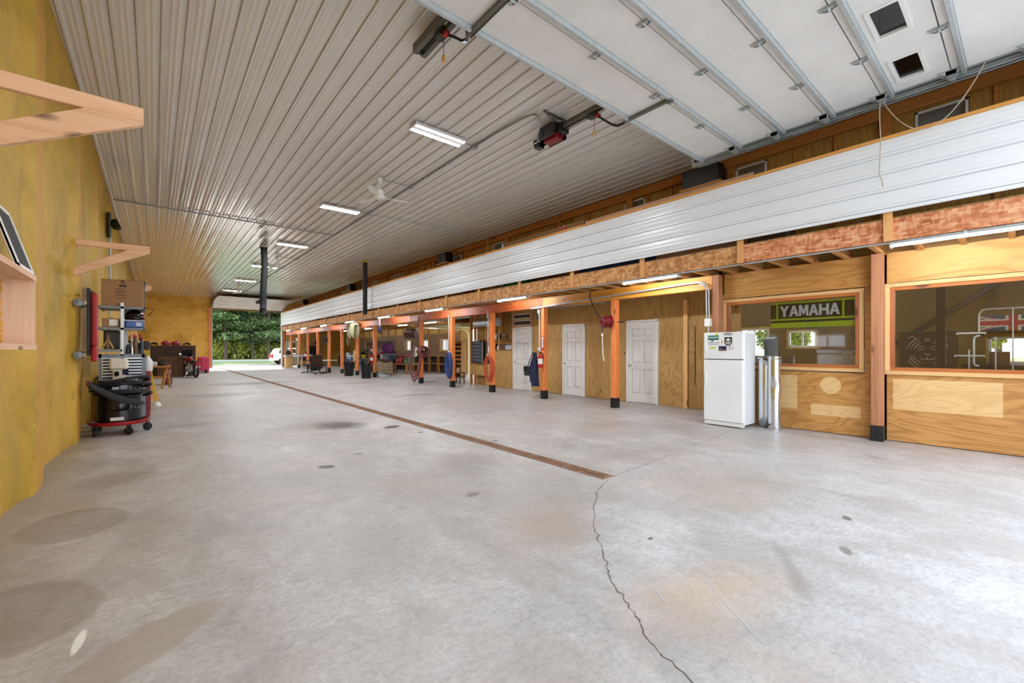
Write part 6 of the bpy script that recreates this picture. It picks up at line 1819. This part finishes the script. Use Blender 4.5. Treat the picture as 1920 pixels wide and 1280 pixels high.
# hanging tassel, hose bundle, fans and reels further down
o = thing('hanging_tassel', 'white cord with a dark blue tassel hanging from a strip lamp', 'tassel', (7.55, 18.1, 2.2)); MB().tube([(0, 0, .52), (0, .01, .3), (0, 0, .16)], .022, 8).build('cord', M['white_plastic'], o); MB().lathe([(.02, .2), (.07, .12), (.08, .0), (.05, -.12), (0, -.2)], 12).build('tassel', M['navy'], o, smooth=50)
o = thing('hose_bundle', 'bundle of olive hoses draped over a rack under the loft', 'hoses', (7.97, 22.5, 2.25))
MB().box((-.1, -.5, .38), (.1, .75, .44)).build('rack', M['cream_plastic'], o)
MB().bar((0, -.3, .44), (0, -.3, .53), .05, .05).bar((0, .5, .44), (0, .5, .53), .05, .05).build('rack_hanger', M['galv_matte'], o)
random.seed(21)
for k in range(9):
    y = -.42+k*.12; d = random.uniform(.35, .75)
    MB().tube([(-.12, y-.03, .3-d*.9), (-.14, y, .36-d*.4), (-.12, y, .42), (-.0, y, .49), (.12, y, .42), (.14, y+.02, .36-d*.5), (.13, y+.03, .3-d)], .035, 7).build('hose', M['olive_hose'], o, smooth=60)
o = thing('wire_coil', 'dark wire coil hanging beside the olive hoses', 'coil', (8.1, 23.525, 2.0)); m = MB(); [m.tube([(-.02*k, .2*math.sin(t)*(1+.05*k), -.05*k+.27*math.cos(t)) for t in [q*2*PI/22 for q in range(22)]], .016, 6, closed=True) for k in range(4)]; m.build('coil', M['olive_hose'], o, smooth=60); MB().tube([(0, 0, .27), (0, 0, .78)], .008, 6).build('hook', M['dark_steel'], o)
o = thing('hose_coil', 'brown hose coil hung on the post behind the trash cans', 'hose', (XP-.1, PY[8], 1.0)); m = MB(); [m.tube([(-.02*k, .12*math.sin(t), -.0-.3*math.cos(t)) for t in [q*2*PI/22 for q in range(22)]], .02, 6, closed=True) for k in range(4)]; m.build('coil', M['rope_tag'], o, smooth=60); MB().tube([(.02, 0, .28), (-.08, 0, .3)], .01, 6).build('hook', M['dark_steel'], o)
o = thing('cage_fan', 'round wire cage fan mounted high on a post', 'fan', (XP-.24, PY[10]+.1, 1.95), .4)
m = MB()
for r in (.08, .16, .24, .3): m.tube([(0, r*math.cos(t), r*math.sin(t)) for t in [k*2*PI/26 for k in range(26)]], .009, 5, closed=True)
for k in range(14): m.cyl((0, 0, 0), (0, .3*math.cos(k*PI/7), .3*math.sin(k*PI/7)), .005, n=4)
m.build('cage', M['dark_steel'], o)
for k in range(3): MB().prism([(.03, -.03), (.24, -.09), (.26, .03), (.05, .04)], .006, TR(.04, 0, 0) @ FACE @ RZ(k*2.1)).build('blade', M['black'], o)
MB().cyl((.02, 0, 0), (.16, 0, 0), .07, n=12).build('motor', M['black'], o)
o = thing('cord_reel', 'dark red cord reel on a post near the cage fan', 'cord reel', (XP-.2, PY[11]+.2, 1.85)); MB().lathe([(0, -.1), (.19, -.1), (.21, 0), (.19, .1), (0, .1)], 18, (0, 0, 0), RZ(.4) @ RY(PI/2)).build('drum', M['leather'], o, smooth=40); MB().bar((.05, -.05, 0), (.13, -.16, 0), .05, .05).build('mount', M['black'], o)

# chairs, table, blue stand
def swivel(x, y, rz, lb):
    o = thing('swivel_chair', lb, 'office chair', (x, y, 0), rz)
    MB().box((-.06, -.25, .52), (.02, .25, 1.08)).build('backrest', M['leather'], o, bevel=.05); MB().box((-.02, -.25, .42), (.46, .25, .53)).build('seat', M['leather'], o, bevel=.04)
    MB().cyl((.22, 0, .08), (.22, 0, .42), .035, n=10).build('column', M['black'], o)
    for s in (-.28, .28): MB().tube([(.02, s, .5), (.02, s, .68), (.1, s, .72), (.34, s, .72)], .018, 6).build('armrest', M['black'], o)
    for k in range(5):
        a = k*2*PI/5+.3; l_ = MB().bar((.22, 0, .1), (.22+.3*math.cos(a), .3*math.sin(a), .07), .045, .035).build('base_leg', M['black'], o); MB().lathe([(0, -.02), (.035, -.02), (.035, .02), (0, .02)], 10, (.22+.3*math.cos(a), .3*math.sin(a), .035), RX(PI/2)).build('caster', M['black'], l_)
swivel(6.9, 24.9, .9, 'dark brown swivel chair in the aisle turned from the table')
swivel(7.0, 26.5, 2.9, 'maroon swivel chair tucked at the small white table')
o = thing('small_table', 'small white topped table on a single column', 'table', (7.75, 26.35, 0), .3); MB().box((-.4, -.45, .7), (.4, .45, .74)).build('top', M['cream_plastic'], o, bevel=.006); MB().cyl((0, 0, .04), (0, 0, .7), .05, n=12).build('column', M['grey_steel'], o); MB().bar((-.3, 0, .03), (.3, 0, .03), .08, .05).bar((0, -.3, .03), (0, .3, .03), .08, .05).build('foot', M['black'], o)
o = thing('blue_work_stand', 'blue plastic work stand behind the small table', 'work stand', (9.6, 27.0, 0)); MB().box((-.35, -.4, .92), (.35, .4, 1.0)).build('top', M['tub'], o, bevel=.01)
for x in (-.28, .28):
    for y in (-.33, .33): MB().bar((x, y, .92), (x*1.15, y*1.15, 0), .09, .09).build('leg', M['blue'], o)
box('shelf', (-.32, -.37, .5), (.32, .37, .56), M['blue'], o); box('apron', (-.33, -.38, .78), (.33, .38, .92), M['blue'], o)
# long cluttered workbench at the back
wbn = thing('long_workbench', 'long dark workbench cluttered with tools at the far back wall', 'workbench', (11.8, 27.2, 0))
box('top', (-.5, 0, .9), (1.2, 8.5, .96), M['cardboard_d'], wbn)
for k in range(6):
    for x in (-.42, 1.1): box('leg', (x-.05, .1+k*1.6, 0), (x+.05, .2+k*1.6, .9), M['dark_brown'], wbn)
box('shelf', (-.4, .1, .3), (1.1, 8.4, .34), M['dark_brown'], wbn)
pg = thing('peg_board', 'dark peg board over the long workbench', 'peg board', (XB-.1, 30.5, 1.05)); MB().box((.0, -1.8, 0), (.04, 3.6, .95)).build('board', M['dark_brown'], pg)
random.seed(5)
TN = ['drill', 'hammer', 'mallet', 'saw', 'wrench', 'plane']
for k in range(12):
    y = -1.6+k*.42; h = random.uniform(.2, .5)
    q = thing('hung_tool', 'hand tool hanging on the dark peg board', 'tool', (XB-.1, 30.5+y, 1.9), 0, 'tools on the peg board')
    MB().bar((-.02, 0, 0), (-.02, random.uniform(-.03, .03), -h), .03, .025).build('handle', M[random.choice(['bench_wood', 'ext_red', 'black', 'yellow'])], q); MB().box((-.04, -.06, -h-.06), (-.0, .06, -h)).build('head', M['alu'], q)
random.seed(9)
BN = ['vise', 'paint can', 'grinder', 'parts tray', 'radio', 'battery', 'jug', 'toolbox', 'helmet', 'oil can', 'clamp', 'crate', 'bucket', 'charger']
for k, nm in enumerate(BN):
    y = 27.5+k*.58; h = random.uniform(.14, .4); r = random.uniform(.1, .2); mt = random.choice(['black', 'dark_steel', 'ext_red', 'white_plastic', 'blue_box', 'cardboard', 'yellow', 'alu', 'tub', 'charcoal'])
    cn_ = {'black': 'black', 'dark_steel': 'dark steel', 'ext_red': 'red', 'white_plastic': 'white', 'blue_box': 'slate blue', 'cardboard': 'tan', 'yellow': 'yellow', 'alu': 'silver', 'tub': 'pale grey', 'charcoal': 'charcoal'}[mt]
    q = thing('bench_item', '%s %s among the clutter on the long workbench' % (cn_, nm), nm, (11.6+random.uniform(-.1, .3), y, .961), 0, 'clutter on the long workbench')
    if k % 2: MB().lathe([(r*.9, 0), (r, .02), (r, h*.8), (r*.6, h), (0, h)], 14).build('body', M[mt], q, smooth=40)
    else: MB().box((-r, -r*1.2, 0), (r, r*1.2, h)).build('body', M[mt], q, bevel=.015)
    MB().tube([(0, -r*.7, h*.9), (0, -r*.4, h*1.25), (0, r*.4, h*1.25), (0, r*.7, h*.9)], .012, 6).build('handle', M['black'], q)
# mid-aisle workbench between the posts
mb = thing('steel_workbench', 'black steel workbench crowded with tools beside the trash cans', 'workbench', (9.1, 23.2, 0))
MB().box((-.35, -.9, .82), (.35, .9, .88)).build('top', M['dark_steel'], mb, bevel=.006)
for x in (-.3, .3):
    for y in (-.82, .82): box('leg', (x-.03, y-.03, 0), (x+.03, y+.03, .82), M['dark_steel'], mb)
MB().box((-.33, -.85, .15), (.33, .0, .8)).build('drawer_unit', M['black'], mb, bevel=.01)
for k in range(4): MB().box((-.345, -.82, .19+k*.15), (-.33, -.03, .32+k*.15)).build('drawer', M['charcoal'], mb)
random.seed(13)
for k, (nm, mt, cn_) in enumerate((('bench grinder', 'dark_steel', 'dark steel'), ('spray can', 'white_plastic', 'white'), ('spray can', 'alu', 'silver'), ('tool bag', 'charcoal', 'charcoal'), ('battery charger', 'yellow', 'yellow'), ('shop radio', 'black_gloss', 'glossy black'), ('funnel', 'ext_red', 'red'))):
    h = [.28, .24, .26, .35, .2, .3, .22][k]; r = [.14, .04, .04, .2, .12, .16, .08][k]
    q = thing('bench_item', '%s %s on the black steel workbench' % (cn_, nm), nm.split()[-1], (9.0+random.uniform(-.15, .2), 22.45+k*.25, .881), 0, 'tools on the steel workbench')
    if r < .1 or k == 0: MB().lathe([(r*.9, 0), (r, .02), (r, h*.75), (r*.5, h*.9), (r*.3, h), (0, h)], 12).build('body', M[mt], q, smooth=40)
    else: MB().box((-r, -r*.7, 0), (r, r*.7, h)).build('body', M[mt], q, bevel=.02)
    MB().tube([(0, -r*.5, h*.85), (0, 0, h*1.2), (0, r*.5, h*.85)], .01, 6).build('handle', M['black'], q)
# near the exit door
o = thing('table_saw', 'pale table saw on a stand near the exit door', 'table saw', (8.5, 33.8, 0), .1)
MB().box((-.7, -.5, .86), (.7, .5, .92)).build('top', M['tub'], o, bevel=.008); MB().box((-.3, -.3, .55), (.3, .3, .86)).build('motor_box', M['dark_brown'], o, bevel=.02)
for x in (-.45, .45):
    for y in (-.4, .4): MB().bar((x*.8, y*.8, .86), (x, y, 0), .05, .05).build('leg', M['white_plastic'], o)
MB().box((-.7, -.12, .92), (.5, -.06, .99)).build('fence', M['alu'], o)
o = thing('miter_saw', 'dark miter saw on a wooden stand beside the exit door', 'miter saw', (7.75, 35.6, 0)); box('stand', (-.2, -.3, 0), (.2, .3, .85), M['rope_tag'], o); MB().box((-.28, -.4, .85), (.28, .4, .92)).build('table', M['alu'], o); MB().lathe([(0, -.03), (.18, -.03), (.18, .03), (0, .03)], 18, (0, 0, 1.12), RX(PI/2)).bar((0, 0, 1.12), (.28, 0, .95), .08, .06).build('blade_guard', M['black'], o); MB().box((-.1, .05, 1.1), (.06, .25, 1.22)).build('motor', M['black'], o, bevel=.02)
o = thing('dolly_cart', 'white bag propped on a hand truck near the exit door', 'hand truck', (8.9, 32.4, 0)); MB().lathe([(0, 0), (.22, .02), (.25, .25), (.15, .5), (0, .55)], 14).build('bag', M['white_plastic'], o, smooth=50); MB().tube([(.1, -.2, .05), (.3, -.2, 1.1), (.3, .2, 1.1), (.1, .2, .05)], .018, 6).build('frame', M['red'], o); [MB().lathe([(0, -.03), (.1, -.03), (.1, .03), (0, .03)], 14, (.2, s*.26, .1), RX(PI/2)).build('wheel', M['black'], o) for s in (-1, 1)]
o = thing('coat_pile', 'dark coats hung on the end wall beside the exit door', 'coats', (10.0, Y1-.32, .6)); [MB().lathe([(.05, 1.1), (.16, .95), (.2, .5), (.18, 0), (0, .02)], 12, (k*.32, 0, 0)).build('coat', M[['navy', 'charcoal', 'leather'][k]], o, smooth=50) for k in range(3)]
o = thing('exit_lamp', 'white twin head emergency lamp on a post near the exit', 'emergency lamp', (XP-.12, PY[13], 2.0)); MB().box((-.04, -.1, 0), (.04, .1, .12)).build('case', M['white_plastic'], o, bevel=.01); [MB().lathe([(.02, 0), (.05, .05), (.05, .06), (0, .06)], 12, (-.03, s*.09, .14), RY(-PI/2)).build('lamp_head', M['white_plastic'], o) for s in (-1, 1)]

# ================================================================ outdoors
gr = struct('ground')
def slab(nm, a, b, mt): return box(nm, a, b, M[mt], gr)
slab('apron', (-30, -60, -.35), (40, Y0-.3, -.02), 'apron')
slab('rear_gravel', (-6, Y1+.2, -.35), (30, 47, -.03), 'gravel')
slab('grass', (-60, 47, -.35), (80, 62, -.05), 'grass')
slab('road', (-60, 62, -.35), (80, 69, -.04), 'road')
slab('forest_floor', (-80, 69, -.35), (120, 160, -.05), 'field')
slab('side_field', (13.5, -60, -.35), (120, 47, -.06), 'field')
slab('left_field', (-80, -60, -.35), (-1.4, 47, -.06), 'grass')

random.seed(31)
def foliage(blobs, n, size, flat):
    m = MB()
    for (cx_, cy_, cz_, rx, ry, rz_) in blobs:
        for _ in range(n):
            while True:
                p = Vector((random.uniform(-1, 1), random.uniform(-1, 1), random.uniform(-1, 1)))
                if .25 < p.length < 1: break
            c = Vector((cx_+p.x*rx, cy_+p.y*ry, cz_+p.z*rz_))
            s_ = size*random.uniform(.6, 1.5)
            a = Vector((random.uniform(-1, 1), random.uniform(-1, 1), random.uniform(-1, 1)*flat)).normalized()
            b = a.cross(Vector((random.uniform(-.4, .4), random.uniform(-.4, .4), 1))).normalized()
            m.add([c-a*s_, c-b*s_*.45, c+a*s_, c+b*s_*.45], [(0, 1, 2, 3)])
    return m
def tree_meshes(kind):
    tr = MB(); H_ = {'pine': 17, 'leafy': 13, 'bluepine': 15}[kind]
    pts = [(random.uniform(-.05, .05)*k, random.uniform(-.05, .05)*k, H_*.9*k/8) for k in range(9)]
    tr.tube(pts, [.22-.021*k for k in range(9)], 9)
    bl = []
    lv = 13 if kind != 'leafy' else 10
    for k in range(lv):
        z = 3.0+(H_-3.5)*k/(lv-1) if kind != 'leafy' else 2.2+(H_-4)*k/(lv-1)
        sp = (3.1-2.3*k/lv) if kind != 'leafy' else 2.7*math.sin(PI*(k+1.5)/(lv+2))
        for j in range(3):
            a = random.uniform(0, 2*PI); d = sp*random.uniform(.35, .75)
            bl.append((d*math.cos(a), d*math.sin(a), z+random.uniform(-.3, .3), sp*.55, sp*.55, .5 if kind != 'leafy' else .8))
            if k % 2 == 0: tr.tube([(0, 0, z-.4), (d*.6*math.cos(a), d*.6*math.sin(a), z-.1), (d*1.2*math.cos(a), d*1.2*math.sin(a), z)], [.05, .035, .015], 5)
    fo = foliage(bl, 270, .19 if kind != 'leafy' else .16, .45 if kind != 'leafy' else 1)
    return tr.mesh('trunk', M['bark'], 50), fo.mesh('foliage', M[kind])
TM = {k: tree_meshes(k) for k in ('pine', 'leafy', 'bluepine')}
TLAB = {'pine': 'tall dark green pine standing beyond the road', 'leafy': 'yellow green leafy tree growing among the pines', 'bluepine': 'blue green pine standing among the trees beyond the road'}
def tree(x, y, kind, s=1.0):
    o = thing('tree', TLAB[kind], 'tree', (x, y, -.05), random.uniform(0, 6.28), kind+' trees beyond the road')
    o.scale = (s, s, s*random.uniform(.9, 1.12))
    link('trunk', TM[kind][0], o); link('foliage', TM[kind][1], o)
for x, y, k in ((5.2, 72, 'pine'), (7.6, 71, 'pine'), (9.3, 74, 'bluepine'), (11.0, 72, 'pine'), (12.8, 71, 'pine'), (14.6, 74, 'bluepine'), (17, 72, 'pine'), (3, 74, 'leafy'), (6.3, 77, 'leafy'), (8.6, 79, 'leafy'), (10.4, 78, 'pine'), (12.2, 80, 'leafy'), (15.8, 78, 'leafy'), (1, 72, 'pine'), (-2, 75, 'bluepine'), (19.5, 74, 'pine'), (22, 77, 'leafy'), (24.5, 73, 'pine'),
                (4.4, 84, 'pine'), (7.4, 86, 'bluepine'), (10, 86, 'leafy'), (13, 87, 'pine'), (16.5, 86, 'bluepine'), (19, 84, 'leafy'), (22, 86, 'pine'), (5.9, 94, 'leafy'), (9, 95, 'pine'), (12, 95, 'leafy'), (15, 96, 'pine'), (18, 94, 'leafy'), (21, 96, 'pine'), (25, 94, 'leafy'), (28, 80, 'pine'), (-5, 82, 'pine'), (1.5, 84, 'leafy')):
    tree(x, y, k, random.uniform(.85, 1.15))
TLAB['leafy'] = 'leafy tree growing outside beyond the side windows'
for k in range(14):
    o = thing('tree', TLAB['leafy'], 'tree', (44+random.uniform(-4, 8), -14+k*5.2, -.06), random.uniform(0, 6), 'trees beyond the side windows')
    link('trunk', TM['leafy'][0], o); link('foliage', TM['leafy'][1], o)
# undergrowth shrubs at the forest edge
sm_ = foliage([(random.uniform(-.9, .9), random.uniform(-.6, .6), random.uniform(.3, 1.2), .6, .6, .5) for _ in range(7)], 160, .13, 1).mesh('foliage', M['leafy'])
st_ = MB(); [st_.tube([(0, 0, 0), (.5*math.cos(a), .4*math.sin(a), 1.0)], [.03, .01], 5) for a in (0, 1.3, 2.6, 4, 5.2)]; st_ = st_.mesh('stem', M['bark'])
for k in range(26):
    o = thing('shrub', 'low yellow green shrub at the foot of the pines', 'shrub', (1.5+k*.9+random.uniform(-.3, .3), 73.2+5*(k % 3)+random.uniform(0, 1.2), -.05), random.uniform(0, 6), 'shrubs at the forest edge')
    o.scale = (1.5, 1.5, random.uniform(1.6, 2.8)); link('foliage', sm_, o); link('stem', st_, o)
# parked car by the far corner
o = thing('parked_car', 'white car with red tail lamps parked outside the far doorway', 'car', (8.35, 45.2, -.03))
pr_ = [(0, .35), (.05, .95), (.12, 1.0), (.35, 1.42), (.6, 1.5), (2.0, 1.52), (2.8, 1.05), (3.9, .92), (4.2, .75), (4.25, .35)]
MB().prism(pr_, 1.7, TR(0, .85, 0) @ RX(PI/2)).build('body', M['fridge_white'], o, bevel=.06)
MB().box((-.012, -.82, .62), (.06, .82, .95)).build('tail_panel', M['ext_red'], o, bevel=.01)
for s in (-.6, .6): MB().box((-.02, s-.18, .68), (.02, s+.18, .86)).build('tail_lamp', M['deep_red'], o, bevel=.01)
MB().prism([(.5, 1.05), (.62, 1.42), (1.95, 1.44), (2.5, 1.05)], 1.72, TR(0, .86, 0) @ RX(PI/2)).build('side_glass', M['black_gloss'], o)
MB().box((-.03, -.85, .3), (.1, .85, .5)).build('bumper', M['white_plastic'], o, bevel=.03)
for x in (.8, 3.4):
    for s in (-.78, .78): w_ = MB().lathe([(0, -.1), (.26, -.1), (.33, -.06), (.33, .06), (.26, .1), (0, .1)], 20, (x, s, .33), RX(PI/2)).build('wheel', M['black_matte'], o, smooth=40)
